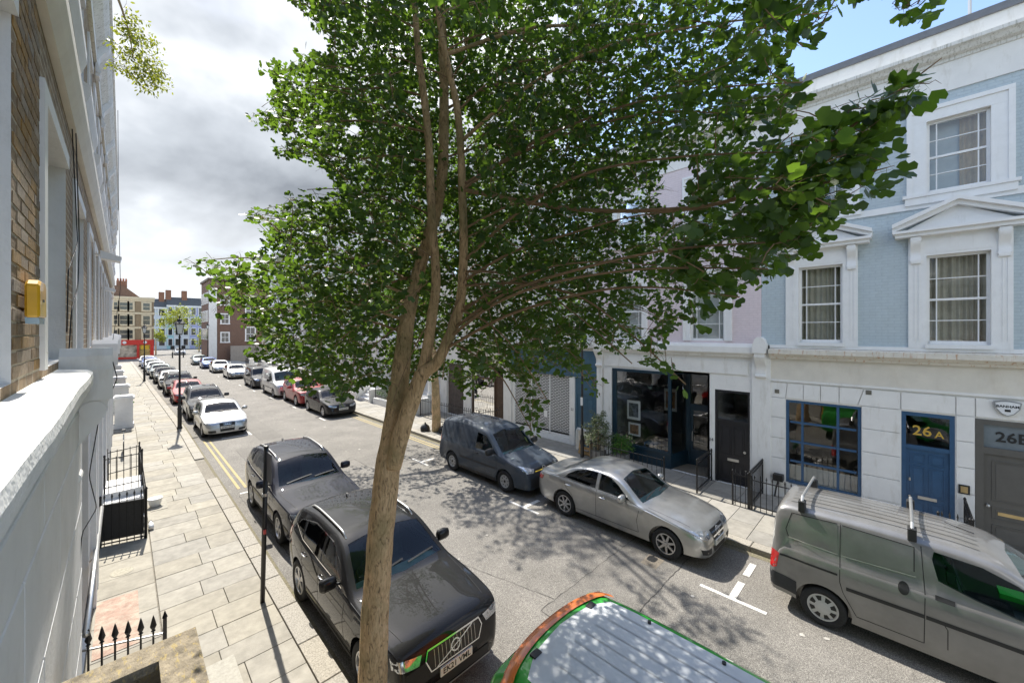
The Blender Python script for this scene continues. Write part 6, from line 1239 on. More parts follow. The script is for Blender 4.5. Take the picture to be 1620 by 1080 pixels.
# ---------------- rear of the green and orange courier van below the camera
P_GRN = paint('courier_green', (.012, .36, .022), 0., .35, .06); P_ORG = paint('courier_orange', (.70, .17, .02), 0., .35, .06); ROOFP = mat('van_roof_paint', (.60, .62, .64), .6, var=.07, scale=4, coat=.05, dirt=(.55, .56, .57), dscale=7, dthr=(.52, .7), damt=.6)
ROOFD = mat('van_roof_groove', (.52, .54, .56), .5, var=.05)
gv = dict(name='courier_van', cat='van', L=4.9, W=1.90, paint=P_GRN, r_w=.33, wy=(.9, 3.9), rim='steel', tum=.12, r=.10, crown=.045, handles=[], mirror=(1.4, 1.2),
 T=[(0, .55), (.03, .80), (.10, .95), (.25, 1.03), (.7, 1.15), (.95, 1.22), (1.7, 1.76), (1.95, 1.88), (2.4, 1.935), (3.3, 1.95), (4.55, 1.935), (4.72, 1.91), (4.82, 1.82), (4.87, 1.4), (4.9, .7)], B=[(0, .5), (.1, .86), (.25, .94), (.95, 1.12), (1.8, 1.16), (4.7, 1.18), (4.9, .65)], P=plan(4.9, .74, .90), Z=zbot(4.9), cabin=(.9, 2.5, .55), dash=1.15, dz=1.15, rows=1, side=[[(1.25, 1.20), (1.6, 1.46), (1.8, 1.6), (2.3, 1.66), (2.3, 1.18)]], top=[[(-.76, .95), (0, .88), (.76, .95), (.68, 1.66), (0, 1.72), (-.68, 1.66)]],
 seams=[[(2.42, .4), (2.38, 1.66)]], front=[([(-.40, .86), (.40, .86), (.38, .66), (-.38, .66)], GR, 'grille')], rearp=[([(-.80, 1.85), (.80, 1.85), (.86, 1.2), (.86, .6), (-.86, .6), (-.86, 1.2)], P_ORG, 'tailgate')], plate=.5)
make_car('courier', gv, P_GRN); cv = MODELS['courier'][0]; bv = MODELS['courier'][2]
decal(bv, [(-.70, 1.95), (.70, 1.95), (.72, 3.0), (.71, 4.2), (.68, 4.46), (.45, 4.585), (0, 4.63), (-.45, 4.585), (-.68, 4.46), (-.71, 4.2), (-.72, 3.0)], 'z', .004, ROOFP, 'roof_panel', cv, 5)
for k in range(8): x = -.56+.16*k; line_decal(bv, [(x, 2.2), (x, 4.42-.25*abs(x))], .018, 'z', .009, ROOFD, 'roof_rib', cv)
# spoiler-like orange edge
V = []; F = []; prof = [(-.02, .003), (0.02, .012), (.08, .0), (.15, -.09), (.17, -.2)]; n = 17
for i in range(n):
    x = -.84+1.68*i/(n-1); y0 = 4.70-.17*(abs(x)/.84)**2.4; hit = bv.ray_cast(Vector((x*.94, y0, 9)), Vector((0, 0, -1))); z0 = hit[0].z
    for (dy, dz) in prof: V.append((x, y0+dy, z0+dz+.012))
for i in range(n-1):
    for k in range(len(prof)-1): a = i*len(prof)+k; F.append((a, a+len(prof), a+len(prof)+1, a+1))
me = bpy.data.meshes.new('rear_edge'); me.from_pydata(V, [], F); me.materials.append(P_ORG); me.polygons.foreach_set('use_smooth', [True]*len(F)); o = link(bpy.data.objects.new('rear_edge', me)); o.parent = cv
for x in (-.45, .45): MB().box(x-.05, x+.05, 4.535, 4.60, 1.915, 1.935).build('hinge', TRIM, cv)
for (x, y) in ((-.66, 3.3), (.66, 3.3), (.66, 4.0), (-.66, 4.2)): MB().lathe([(.018, 1.9), (.018, 1.945)], (x, y, 0), 8).build('roof_plug', BLACK, cv)
# ---------------- placing the vehicles
c = place('suv', 3.16, 4.22, 'black crossover with bar grille and plate EK21 VML behind the tree trunk', first=True); plate_text(c, 'suv', 'EK21 VML')
c = place('suv2', 3.42, 9.32, 'navy black SUV with silver roof rails parked behind the black crossover', first=True); plate_text(c, 'suv2', 'LR17 OVG')
c = place('sedan', 9.13, 2.78, 'silver saloon with seven-spoke wheels parked between the two vans', first=True, rz=R(-1)); plate_text(c, 'sedan', 'Y11 LKV')
c = place('caddy', 9.12, 7.68, 'dark blue-grey panel van parked nose to the silver saloon', first=True); plate_text(c, 'caddy', 'KW69 HVA')
place('nv', 9.07, -2.74, 'grey delivery van with roof bars before doors 26A and 26B', first=True)
place('courier', 3.15, 2.72-4.9, 'green and orange courier van with pale ribbed roof at the bottom edge', first=True)
PR = paint('red', (.36, .008, .012), 0., .3); PDG = paint('dark_grey', (.035, .037, .04), .5, .3); PBLU = paint('blue', (.02, .06, .20), .5, .3); PS2 = paint('silver_b', (.42, .43, .43), .7, .3); PGN = paint('grey_green', (.12, .15, .15), .5, .3); PBL2 = paint('black_b', (.012, .012, .013), .3, .28); PWH2 = paint('white_b', (.60, .60, .59), 0., .3, .04)
L_ = 'cars parked along the left kerb'; Rr = 'vehicles parked along the right kerb'
c = place('hatch', 3.44, 22.2, 'silver hatchback at the head of the left row with sun on its windscreen', first=True, group=L_); plate_text(c, 'hatch', 'GF60 KSN')
left_row = [('suv2', 27.0, PDG, 'dark grey estate car tucked right behind the silver hatchback'), ('hatch', 34.2, PR, 'red hatchback in the left row by the lamp post'), ('suv', 39.2, PBL2, 'black crossover behind the red hatchback in the left row'), ('hatch', 44.4, PS2, 'silver hatchback third behind the red car in the left row'), ('sedan', 49.4, PDG, 'dark saloon midway up the left row'), ('hatch', 54.8, PGN, 'grey-green hatchback near the far end of the left row'), ('sedan', 60.0, PS2, 'silver saloon second from the far end of the left row'), ('hatch', 65.4, PWH2, 'white hatchback third from the far end of the left row'), ('hatch', 70.6, PBLU, 'blue hatchback second from the far end of the left row'), ('hatch', 75.6, PWH2, 'farthest pale hatchback in the left row')]
for k, y, p, l in left_row: place(k, 3.38+bend(y), y, l, p, rz=R(-1), group=L_)
right_row = [('hatch', 22.7, PBL2, 'black hatchback at the head of the far right row', 0), ('suv', 27.5, PR, 'red SUV behind the black hatchback in the right row', 0), ('transit', 32.3, None, 'white high-roofed van in the right row', 1), ('caddy', 39.0, PDG, 'dark grey people carrier behind the white van', 0), ('sedan', 48.8, PS2, 'nearer silver saloon behind the dark people carrier', 0), ('sedan', 57.2, PS2, 'farther silver saloon in the right row', 0), ('hatch', 64.8, PBLU, 'blue hatchback toward the far end of the right row', 0), ('hatch', 73.0, PGN, 'farthest grey hatchback in the right row', 0)]
for k, y, p, l, f in right_row: place(k, 8.98+bend(y), y, l, p, rz=R(-1) if y > 25 else 0, group=Rr, first=bool(f))
place('sedan', -1.6, 93.5, 'black saloon passing in front of the red shop', PBL2, rz=R(90)); place('hatch', 8.6, 108, 'white hatchback on the road beyond the junction', PWH2); place('hatch', 19.5, 140, 'dark blue car parked before the far lilac house', PBLU, rz=R(90)); place('suv', 13.0, 104, 'grey car at the right of the far junction', PDG)
# ---------------- trees and plants
def ray_pt(u, v, d):
    """world point seen at photo pixel u,v at depth d (used to survey the tree's real limbs)"""
    a = (u-810)/615; return Vector((.70710678*d*(1+a), .70710678*d*(1-a), 4.9+(525-v)/615*d))
def proj(p):
    d = .70710678*(p[0]+p[1])
    if d < .05: return None
    return 810+615*.70710678*(p[0]-p[1])/d, 525-615*(p[2]-4.9)/d, d
def inpoly(x, y, poly):
    c = False; j = len(poly)-1
    for i in range(len(poly)):
        xi, yi = poly[i]; xj, yj = poly[j]
        if (yi > y) != (yj > y) and x < (xj-xi)*(y-yi)/(yj-yi)+xi: c = not c
        j = i
    return c
def barkmat():
    m = bpy.data.materials.new('bark'); m.use_nodes = True; t = m.node_tree; L = t.links.new; b = t.nodes['Principled BSDF']; b.inputs['Roughness'].default_value = .95
    g = N(t, 'ShaderNodeNewGeometry'); mp = N(t, 'ShaderNodeMapping'); mp.inputs['Scale'].default_value = (1, 1, .28); L(g.outputs['Position'], mp.inputs['Vector'])
    n = N(t, 'ShaderNodeTexNoise', Scale=34.0, Detail=8.0, Roughness=.68, Distortion=1.2); L(mp.outputs[0], n.inputs['Vector'])
    n2 = N(t, 'ShaderNodeTexNoise', Scale=3.0, Detail=4.0); L(g.outputs['Position'], n2.inputs['Vector'])
    cr = N(t, 'ShaderNodeValToRGB'); e = cr.color_ramp.elements; e[0].position = .34; e[0].color = (.15, .10, .058, 1); e[1].position = .64; e[1].color = (.72, .51, .30, 1); x = e.new(.46); x.color = (.53, .36, .195, 1); L(n.outputs['Fac'], cr.inputs['Fac'])
    mx = N(t, 'ShaderNodeMix', data_type='RGBA'); rm = N(t, 'ShaderNodeMapRange'); rm.inputs['From Min'].default_value = .48; rm.inputs['From Max'].default_value = .68; rm.inputs['To Max'].default_value = .55; L(n2.outputs['Fac'], rm.inputs['Value']); L(rm.outputs[0], mx.inputs[0]); L(cr.outputs[0], mx.inputs[6]); mx.inputs[7].default_value = (.19, .18, .075, 1)
    L(mx.outputs[2], b.inputs['Base Color']); bp = N(t, 'ShaderNodeBump', Strength=1.0, Distance=.02); L(n.outputs['Fac'], bp.inputs['Height']); L(bp.outputs[0], b.inputs['Normal']); MATS['bark'] = m; return m
BARK = barkmat()
def leafmat(name, dark, light, trans, tr=.45):
    m = bpy.data.materials.new(name); m.use_nodes = True; t = m.node_tree; L = t.links.new; b = t.nodes['Principled BSDF']; b.inputs['Roughness'].default_value = .42; b.inputs['Specular IOR Level'].default_value = .35
    g = N(t, 'ShaderNodeNewGeometry'); n = N(t, 'ShaderNodeTexNoise', Scale=5.5, Detail=3.0); L(g.outputs['Position'], n.inputs['Vector'])
    wn = N(t, 'ShaderNodeTexWhiteNoise'); sc = N(t, 'ShaderNodeVectorMath', operation='SNAP'); sc.inputs[1].default_value = (.09, .09, .09); L(g.outputs['Position'], sc.inputs[0]); L(sc.outputs[0], wn.inputs['Vector'])
    ad = N(t, 'ShaderNodeMath', operation='MULTIPLY_ADD'); L(wn.outputs['Value'], ad.inputs[0]); ad.inputs[1].default_value = .5; sb = N(t, 'ShaderNodeMath', operation='MULTIPLY_ADD'); L(n.outputs['Fac'], sb.inputs[0]); sb.inputs[1].default_value = 1.4; sb.inputs[2].default_value = -.45; L(sb.outputs[0], ad.inputs[2])
    mx = N(t, 'ShaderNodeMix', data_type='RGBA'); L(ad.outputs[0], mx.inputs[0]); mx.clamp_factor = True; mx.inputs[6].default_value = (*dark, 1); mx.inputs[7].default_value = (*light, 1); L(mx.outputs[2], b.inputs['Base Color'])
    tl = N(t, 'ShaderNodeBsdfTranslucent'); tl.inputs[0].default_value = (*trans, 1); ms = N(t, 'ShaderNodeMixShader'); ms.inputs[0].default_value = tr; L(b.outputs[0], ms.inputs[1]); L(tl.outputs[0], ms.inputs[2]); L(ms.outputs[0], t.nodes['Material Output'].inputs[0]); MATS[name] = m; return m
LEAF = leafmat('ginkgo_leaf', (.010, .034, .015), (.038, .084, .022), (.21, .37, .03), .38)
LEAF2 = leafmat('street_tree_leaf', (.02, .06, .018), (.05, .12, .03), (.15, .30, .03), .40)
LEAFY = leafmat('yellow_green_leaf', (.16, .22, .03), (.30, .33, .05), (.38, .42, .04), .45)
LEAFG = leafmat('grey_green_leaf', (.10, .14, .07), (.20, .24, .13), (.16, .2, .07), .2)
LEAFB = leafmat('bright_shrub_leaf', (.04, .12, .02), (.09, .22, .03), (.15, .3, .03), .3)
def catmull(P, R_, step):
    out = []; n = len(P)
    for i in range(n-1):
        p0, p1, p2, p3 = P[max(0, i-1)], P[i], P[i+1], P[min(n-1, i+2)]; k = max(1, int((p2-p1).length/step))
        for j in range(k):
            t = j/k; q = .5*((2*p1)+(p2-p0)*t+(2*p0-5*p1+4*p2-p3)*t*t+(3*p1-p0-3*p2+p3)*t**3); out.append((q, R_[i]+(R_[i+1]-R_[i])*t))
    out.append((P[-1], R_[-1])); return out
def stem_mesh(par, name, pts, rad, seg=20, step=.05, rough=.10, m=None):
    s = catmull(pts, rad, step); rg = random.Random(len(pts)*7+int(pts[0].z*50)); ph = [rg.uniform(0, 6) for _ in range(6)]; mb = MB(); mb.tube([q for q, _ in s], [r for _, r in s], seg); z = 0
    for i, (q, r) in enumerate(s):
        for k in range(seg):
            a = 2*math.pi*k/seg; f = 1+rough*(.5*math.sin(3*a+ph[0]+q.z*1.7)+.35*math.sin(5*a+ph[1]-q.z*4)+.3*math.sin(q.z*9+ph[2]+a)+.25*math.sin(q.z*21+ph[3]+2*a)); v = Vector(mb.v[i*seg+k]); mb.v[i*seg+k] = tuple(q+(v-q)*f)
    o = mb.build(name, m or BARK, par, smooth=True); return s
def fan_leaf(bm_unit=True):
    """ginkgo fan: petiole + notched fan, unit width; returns verts, faces"""
    V = [(0, 0, 0)]; A = [-62, -38, -16, -2, 2, 16, 38, 62]; Rr_ = [.78, .98, 1.0, .74, .74, 1.0, .98, .78]
    for a, r in zip(A, Rr_): V.append((r*.62*math.sin(R(a)), r*.62*math.cos(R(a))*1.0, .05*abs(math.sin(R(a)*1.2))-.03*r))
    F = [(0, i, i+1) for i in range(1, 8)]
    V += [(-.012, -.55, .05), (.012, -.55, .05)]; F.append((0, 9, 10)); return np.array(V), F
def oval_leaf():
    V = [(0, 0, 0), (.24, .35, .04), (.2, .75, .02), (0, 1.05, -.05), (-.2, .75, .02), (-.24, .35, .04)]; return np.array(V)*.8, [(0, 1, 2, 3), (0, 3, 4, 5)]
def leaves_mesh(name, pos, dirs, nrm, size, m, shape=None):
    """join many leaves into one mesh (numpy)"""
    LV, LF = shape or fan_leaf(); n = len(pos); nv = len(LV)
    y = dirs/np.linalg.norm(dirs, axis=1)[:, None]; z = nrm-(nrm*y).sum(1)[:, None]*y; z /= np.maximum(1e-6, np.linalg.norm(z, axis=1))[:, None]; x = np.cross(y, z)
    M = np.stack([x, y, z], 1)*size[:, None, None]; V = np.einsum('vk,nkj->nvj', LV, M)+pos[:, None, :]
    V = V.reshape(-1, 3); me = bpy.data.meshes.new(name); tot = [len(f) for f in LF]; lf = np.concatenate([np.array(f) for f in LF])
    loops = (lf[None, :]+(np.arange(n)*nv)[:, None]).reshape(-1); me.vertices.add(len(V)); me.vertices.foreach_set('co', V.astype(np.float32).ravel()); me.loops.add(len(loops)); me.loops.foreach_set('vertex_index', loops.astype(np.int32))
    ls = np.tile(np.array(tot), n); st = np.concatenate([[0], np.cumsum(ls)[:-1]]); me.polygons.add(len(ls)); me.polygons.foreach_set('loop_start', st.astype(np.int32)); me.update(calc_edges=True); me.validate(); me.materials.append(m); return me
def np_inpoly(x, y, poly):
    c = np.zeros(len(x), bool); j = len(poly)-1
    for i in range(len(poly)):
        xi, yi = poly[i]; xj, yj = poly[j]
        if yi != yj: c ^= ((yi > y) != (yj > y)) & (x < (xj-xi)*(y-yi)/(yj-yi)+xi)
        j = i
    return c
def grow(skel, targets, rng, shoot=(.3, .55), per=.032, k_leaf=1., leaf=(.06, .085), droop=.25, center=None, wig=.3, ok=None):
    """connect targets to the nearest skeleton node; returns twig paths and leaf arrays"""
    nodes = np.array([tuple(p) for p in skel]); used = len(nodes); buf = np.zeros((used+len(targets)*8, 3)); buf[:used] = nodes; twigs = []; LP, LD, LN, LS = [], [], [], []
    T = sorted(targets, key=lambda p: np.min(np.sum((nodes[::3]-np.array(p))**2, 1)))
    for tp in T:
        t = np.array(tp); d2 = np.sum((buf[:used]-t)**2, 1); i = int(np.argmin(d2)); a = buf[i]; L_ = math.sqrt(d2[i])
        if L_ < .03: continue
        u = (t-a)/L_; out = np.array([t[0]-center[0], t[1]-center[1], 0.]); out /= max(.1, np.linalg.norm(out)); dr = u*.5+out*.7+rng.normal(0, wig, 3)+np.array([0, 0, -droop]); dr /= np.linalg.norm(dr); ln = rng.uniform(*shoot); e = t+dr*ln
        if ok and not ok(e): ln *= .3; e = t+dr*ln
        mid = (a+t)/2+np.array([0, 0, .06*L_])+rng.normal(0, .03*L_, 3); path = []
        for s in (0, .5, 1): path.append(a*(1-s)**2+2*mid*s*(1-s)+t*s*s)
        path += [t+dr*ln*.5+np.array([0, 0, .015]), e]; twigs.append((path, min(.010, .0025+.005*L_)))
        for q in path[1:4]:
            if used < len(buf): buf[used] = q; used += 1
        # leaves along the shoot (and sparsely on the twig)
        n = int(ln/per*k_leaf)
        for k in range(n):
            s = (k+rng.random())/n; p = t+dr*ln*s if k % 5 else a*(.35)+t*.65+rng.normal(0, .01, 3)
            for _ in range(rng.integers(1, 3)):
                rd = rng.normal(0, 1, 3); rd -= dr*np.dot(rd, dr)*.75; rd += dr*.25; rd[2] -= .25; rd /= np.linalg.norm(rd); sz = rng.uniform(*leaf)
                nn = rng.normal(0, .55, 3)+np.array([0, 0, 1.]); LP.append(p+rd*sz*.6); LD.append(rd+np.array([0, 0, -.25])); LN.append(nn); LS.append(sz)
    return twigs, np.array(LP), np.array(LD), np.array(LN), np.array(LS)
def twig_obj(par, twigs, m=BARK):
    mb = MB()
    for path, r in twigs: mb.tube([Vector(p) for p in path], [r, r*.85, r*.65, r*.45, r*.2], 5, cap=False)
    o = mb.build('twigs', m, par, smooth=True, recalc=False); o['kind'] = 'stuff'; return o
TWIG = mat('twig_bark', (.26, .17, .095), .9, var=.2, scale=20)
def hero_tree():
    rng = np.random.default_rng(11)
    t = thing('ginkgo_tree', 'big fan-leaved street tree with forked trunk rising in the centre foreground', 'tree', (1.70, 3.62, .1)); W = ray_pt
    tp = [Vector((1.70, 3.64, .05)), Vector((1.71, 3.63, .35)), W(591, 1075, 3.80), W(598, 900, 3.80), W(611, 760, 3.80), W(620, 700, 3.82), W(628, 640, 3.86), W(637, 560, 3.9), W(652, 470, 3.96), W(674, 390, 4.0), W(697, 300, 4.05), W(702, 200, 4.1), W(700, 60, 4.15), W(690, -120, 4.2), W(680, -420, 4.3)]
    s1 = stem_mesh(t, 'trunk', tp, [r_*.76 for r_ in [.26, .20, .178, .162, .158, .155, .138, .105, .088, .08, .075, .068, .06, .045, .015]], 28, .04, .07)
    rs = [W(622, 738, 3.74), W(634, 690, 3.70), W(650, 640, 3.68), W(668, 592, 3.68), W(690, 575, 3.64), W(708, 540, 3.6), W(726, 490, 3.55), W(733, 420, 3.52), W(731, 300, 3.5), W(725, 185, 3.5), W(710, 110, 3.5), W(690, 0, 3.5), W(665, -250, 3.5)]
    s2 = stem_mesh(t, 'stem', rs, [r_*.76 for r_ in [.10, .105, .098, .092, .068, .064, .06, .052, .046, .042, .036, .03, .012]], 20, .04, .08)
    ms = [W(660, 610, 3.68), W(674, 562, 3.70), W(684, 500, 3.7), W(690, 440, 3.72), W(683, 340, 3.75), W(677, 210, 3.8), W(662, 85, 3.85), W(655, -20, 3.9), W(640, -300, 4.)]
    s3 = stem_mesh(t, 'stem', ms, [r_*.76 for r_ in [.075, .068, .062, .056, .052, .048, .043, .037, .012]], 18, .04, .08)
    stems = [q for q, _ in s1[int(len(s1)*.42):]]+[q for q, _ in s2[10:]]+[q for q, _ in s3[5:]]
    # surveyed limbs: (tip pixel, depth, radius, kink)
    tips = [(300, 413, 4.8), (330, 455, 4.9), (400, 345, 4.2), (402, 188, 4.1), (415, 130, 4.0), (432, 245, 4.2), (470, 300, 4.2), (480, 8, 3.8), (545, 630, 3.6), (480, 600, 3.9), (400, 490, 4.7), (430, 545, 4.4), (620, 640, 3.4), (700, 600, 3.3), (845, 690, 3.1), (870, 640, 2.9), (790, 560, 3.2), (1000, 575, 2.6), (1085, 608, 2.5), (1170, 470, 2.2), (1215, 425, 2.0), (1290, 380, 1.85), (1270, 130, 2.6), (1310, 20, 2.6), (1260, 240, 2.2), (1150, 180, 3.0), (1120, 330, 2.5), (1000, 300, 3.2), (900, 450, 3.0), (960, 100, 3.2), (820, 350, 3.3), (795, 200, 3.2), (860, 60, 3.6), (1040, 420, 2.6), (600, 380, 3.4), (560, 150, 3.4), (560, 470, 3.7), (620, 90, 3.3), (760, 420, 3.0), (740, 60, 3.1), (900, 250, 4.6), (1050, 150, 4.5), (1180, 60, 4.2), (800, 20, 4.8), (560, 300, 5.0), (470, 430, 5.0), (650, 250, 5.2), (760, 500, 4.6), (640, -250, 3.2), (900, -200, 3.6), (1100, -150, 3.4), (500, -200, 4.2), (780, -350, 4.0), (1000, -400, 3.8)]
    skel = list(stems[::2]); limbs = []
    for (u, v, d) in tips:
        u = u+16 if u < 475 else u
        tip = W(u, v, d); best = min(stems, key=lambda p: (p-tip).length+1.2*max(0, p.z-(tip.z-.15*(p-tip).length))) if v < 500 else min(stems, key=lambda p: (p-tip).length+2*abs(p.z-(tip.z+.75)))
        a = best; L_ = (tip-a).length; mid = (a+tip)/2+Vector((rng.normal(0, .05*L_), rng.normal(0, .05*L_), .10*L_*(.2 if u < 470 else 1)+rng.normal(0, .03*L_))); P = [a, a.lerp(mid, .5)+Vector((0, 0, .03*L_)), mid, mid.lerp(tip, .5)+Vector((0, 0, .02*L_)), tip]; r0 = min(.018, .005+.004*L_)
        s = stem_mesh(t, 'branch', P, [r0, r0*.85, r0*.65, r0*.42, .004], 9, .07, .06, TWIG if r0 < .016 else BARK); skel += [q for q, _ in s[2:]]
    for pts, r0 in (([W(731, 300, 3.5), W(900, 330, 3.1), W(1080, 330, 2.5), W(1200, 300, 2.1), W(1300, 235, 1.85), W(1400, 160, 1.72), W(1490, 92, 1.64)], .019), ([W(1200, 300, 2.1), W(1300, 290, 1.85), W(1415, 262, 1.72)], .012), ([W(1180, 10, 3.0), W(1330, -40, 2.5), W(1440, 5, 2.2)], .012)):
        n_ = len(pts); s = stem_mesh(t, 'branch', pts, [r0*(1-.9*i/(n_-1)) for i in range(n_)], 9, .06, .06, TWIG); skel += [q for q, _ in s[2:]]
    # crown targets in world space inside the surveyed outline
    poly = [(440, -400), (440, -60), (451, 0), (502, 46), (525, 62), (532, 86), (498, 86), (472, 78), (479, 98), (408, 108), (419, 121), (456, 135), (419, 152), (451, 172), (391, 184), (400, 194), (451, 209), (502, 214), (415, 235), (442, 247), (484, 254), (488, 284), (530, 275), (539, 293), (456, 314), (460, 326), (384, 339), (419, 353), (412, 370), (433, 394), (396, 403), (345, 411), (284, 409), (289, 420), (335, 428), (342, 445), (324, 458), (345, 469), (338, 490), (343, 502), (393, 503), (385, 526), (409, 518), (388, 558), (406, 571), (432, 566), (440, 582), (458, 600), (484, 618), (505, 607), (523, 612), (521, 645), (548, 636), (549, 619), (567, 623), (586, 616), (607, 633), (621, 646), (632, 631), (660, 600), (717, 597), (738, 628), (761, 628), (766, 614), (780, 594), (797, 590), (815, 608), (825, 641), (836, 700), (850, 698), (858, 634), (848, 600), (863, 571), (892, 588), (931, 617), (952, 626), (956, 610), (925, 575), (960, 548), (1000, 556), (1041, 588), (1085, 614), (1088, 600), (1055, 565), (1050, 545), (1075, 500), (1110, 520), (1130, 480), (1175, 470), (1222, 432), (1290, 396), (1330, 335), (1425, 285), (1428, 245), (1375, 228), (1448, 165), (1502, 118), (1495, 80), (1440, 118), (1370, 162), (1310, 178), (1262, 212), (1215, 218), (1175, 240), (1190, 180), (1240, 205), (1262, 190), (1275, 130), (1240, 95), (1290, 60), (1330, -10), (1405, -10), (1422, 36), (1450, 42), (1476, 15), (1490, -60), (1500, -400)]
    gaps = [(430, 60, 45), (505, 280, 22), (560, 205, 14), (1010, 500, 20), (1075, 270, 26), (1060, 310, 24), (980, 340, 16), (1120, 420, 14), (700, 160, 12), (585, 345, 10), (880, 30, 14), (1160, 20, 12), (930, 560, 18), (1165, 395, 14), (900, 500, 10), (760, 600, 10), (1160, 30, 16), (870, 120, 10), (690, 560, 10)]
    Tg = []; C = np.array([2.0, 3.0, 7.4]); Rd = np.array([3.1, 3.4, 4.6])
    while len(Tg) < 6900:
        q = C+rng.uniform(-1, 1, 3)*Rd; e = np.sum(((q-C)/Rd)**2)
        if e > 1 or q[2] < 4.2: continue
        pr_ = proj(q)
        if pr_ is None or pr_[2] < 1.45: continue
        u, v, d = pr_
        if not inpoly(u, v, poly): continue
        if d < (2.75 if u < 1050 else 2.1 if u < 1180 else 1.5) and not (690 < u < 790 and -80 < v < 110 and d > 1.9): continue
        if any((u-a)**2+((v-b)*1.0)**2 < r*r for a, b, r in gaps): continue
        if v < -60 and rng.random() < .6: continue
        # keep the stems in view from the front
        if 640 < u < 760 and 60 < v < 520 and d < 3.75 and rng.random() < .82: continue
        if 600 < u < 740 and v > 500 and d < 4.1: continue
        Tg.append(q)
    for (u, v, d, n, sp) in ((1430, 150, 1.66, 4, .06), (1380, 200, 1.7, 7, .10), (1330, 230, 1.75, 12, .14), (1280, 270, 1.85, 14, .16), (1250, 330, 1.95, 16, .18), (1230, 380, 1.95, 10, .14), (1160, 400, 2.2, 14, .2), (1380, 260, 1.72, 5, .06), (1440, 0, 2.2, 14, .07), (860, 650, 3.0, 8, .12), (1050, 580, 2.5, 6, .10), (1015, 560, 2.5, 6, .12), (340, 425, 4.8, 8, .2), (380, 440, 4.8, 14, .25), (420, 345, 4.2, 6, .12), (425, 190, 4.1, 8, .14), (440, 140, 4.0, 7, .12)):
        for _ in range(n): Tg.append(np.array(W(u, v, d))+rng.normal(0, sp, 3))
    tw, LP, LD, LN, LS = grow(skel, Tg, rng, (.12, .28), .022, 1., (.054, .082), .18, (1.8, 3.5), .35, lambda e: (lambda q: q is not None and inpoly(q[0], q[1], poly))(proj(e)))
    # drop leaves that would sit on the lens or hide the surveyed gaps and stems
    pj_d = .70710678*(LP[:, 0]+LP[:, 1]); pj_u = 810+615*.70710678*(LP[:, 0]-LP[:, 1])/np.maximum(.05, pj_d); pj_v = 525-615*(LP[:, 2]-4.9)/np.maximum(.05, pj_d)
    keep = pj_d > 1.35
    for a, b, r in gaps: keep &= ~(((pj_u-a)**2+(pj_v-b)**2 < (r*.8)**2) & (pj_d > 0))
    inside = np_inpoly(pj_u, pj_v, poly)
    for du, dv in ((5, 0), (-5, 0), (0, 5), (0, -5)): inside |= np_inpoly(pj_u+du, pj_v+dv, poly)
    keep &= inside | (pj_v < -20)
    for s_, rad_ in ((s1[:], 9), (s2, 12), (s3, 13)):
        for q, r_ in s_[::2]:
            pr_ = proj(q)
            if pr_ is None or pr_[1] < 20 or (s_ is s1 and pr_[1] < 560): continue
            keep &= ~((np.abs(pj_u-pr_[0]) < rad_) & (np.abs(pj_v-pr_[1]) < 7) & (pj_d < pr_[2]) & (rng.random(len(pj_d)) < .93))
    LP, LD, LN, LS, pj_d, pj_u, pj_v = [x[keep] for x in (LP, LD, LN, LS, pj_d, pj_u, pj_v)]
    def in_view(e):
        q = proj(e); return q is None or q[1] < -10 or any(inpoly(q[0]+du, q[1]+dv, poly) for du, dv in ((0, 0), (8, 0), (-8, 0), (0, 8), (0, -8)))
    tw = [w_ for w_ in tw if in_view(w_[0][-1]) and in_view(w_[0][2])]
    twig_obj(t, tw, TWIG)
    LS = np.where((pj_u > 1080) & (pj_d < 2.6), LS*1.3, LS)
    vis = (pj_u > 0) & (pj_u < 1620) & (pj_v > 0) & (pj_v < 1080); score = np.where(vis, LS/pj_d, 0); idx = np.argsort(-score)[:300]; rest = np.ones(len(LP), bool); rest[idx] = False
    me = leaves_mesh('foliage', LP[rest]-np.array(ORG[t.name]), LD[rest], LN[rest], LS[rest], LEAF); o = link(bpy.data.objects.new('foliage', me)); o.parent = t; o['kind'] = 'stuff'
    LV, LF = fan_leaf(); lm = bpy.data.meshes.new('leaf'); lm.from_pydata([tuple(v) for v in LV], [], LF); lm.materials.append(LEAF)
    for i in idx:
        y = Vector(LD[i]).normalized(); z = Vector(LN[i]); z = (z-y*z.dot(y)).normalized(); x = y.cross(z); M = Matrix((x, y, z)).transposed(); q = link(bpy.data.objects.new('leaf', lm)); q.parent = t; q.location = Vector(LP[i])-ORG[t.name]; q.rotation_euler = M.to_euler(); q.scale = (LS[i],)*3
    print('hero leaves', len(LP))
hero_tree()
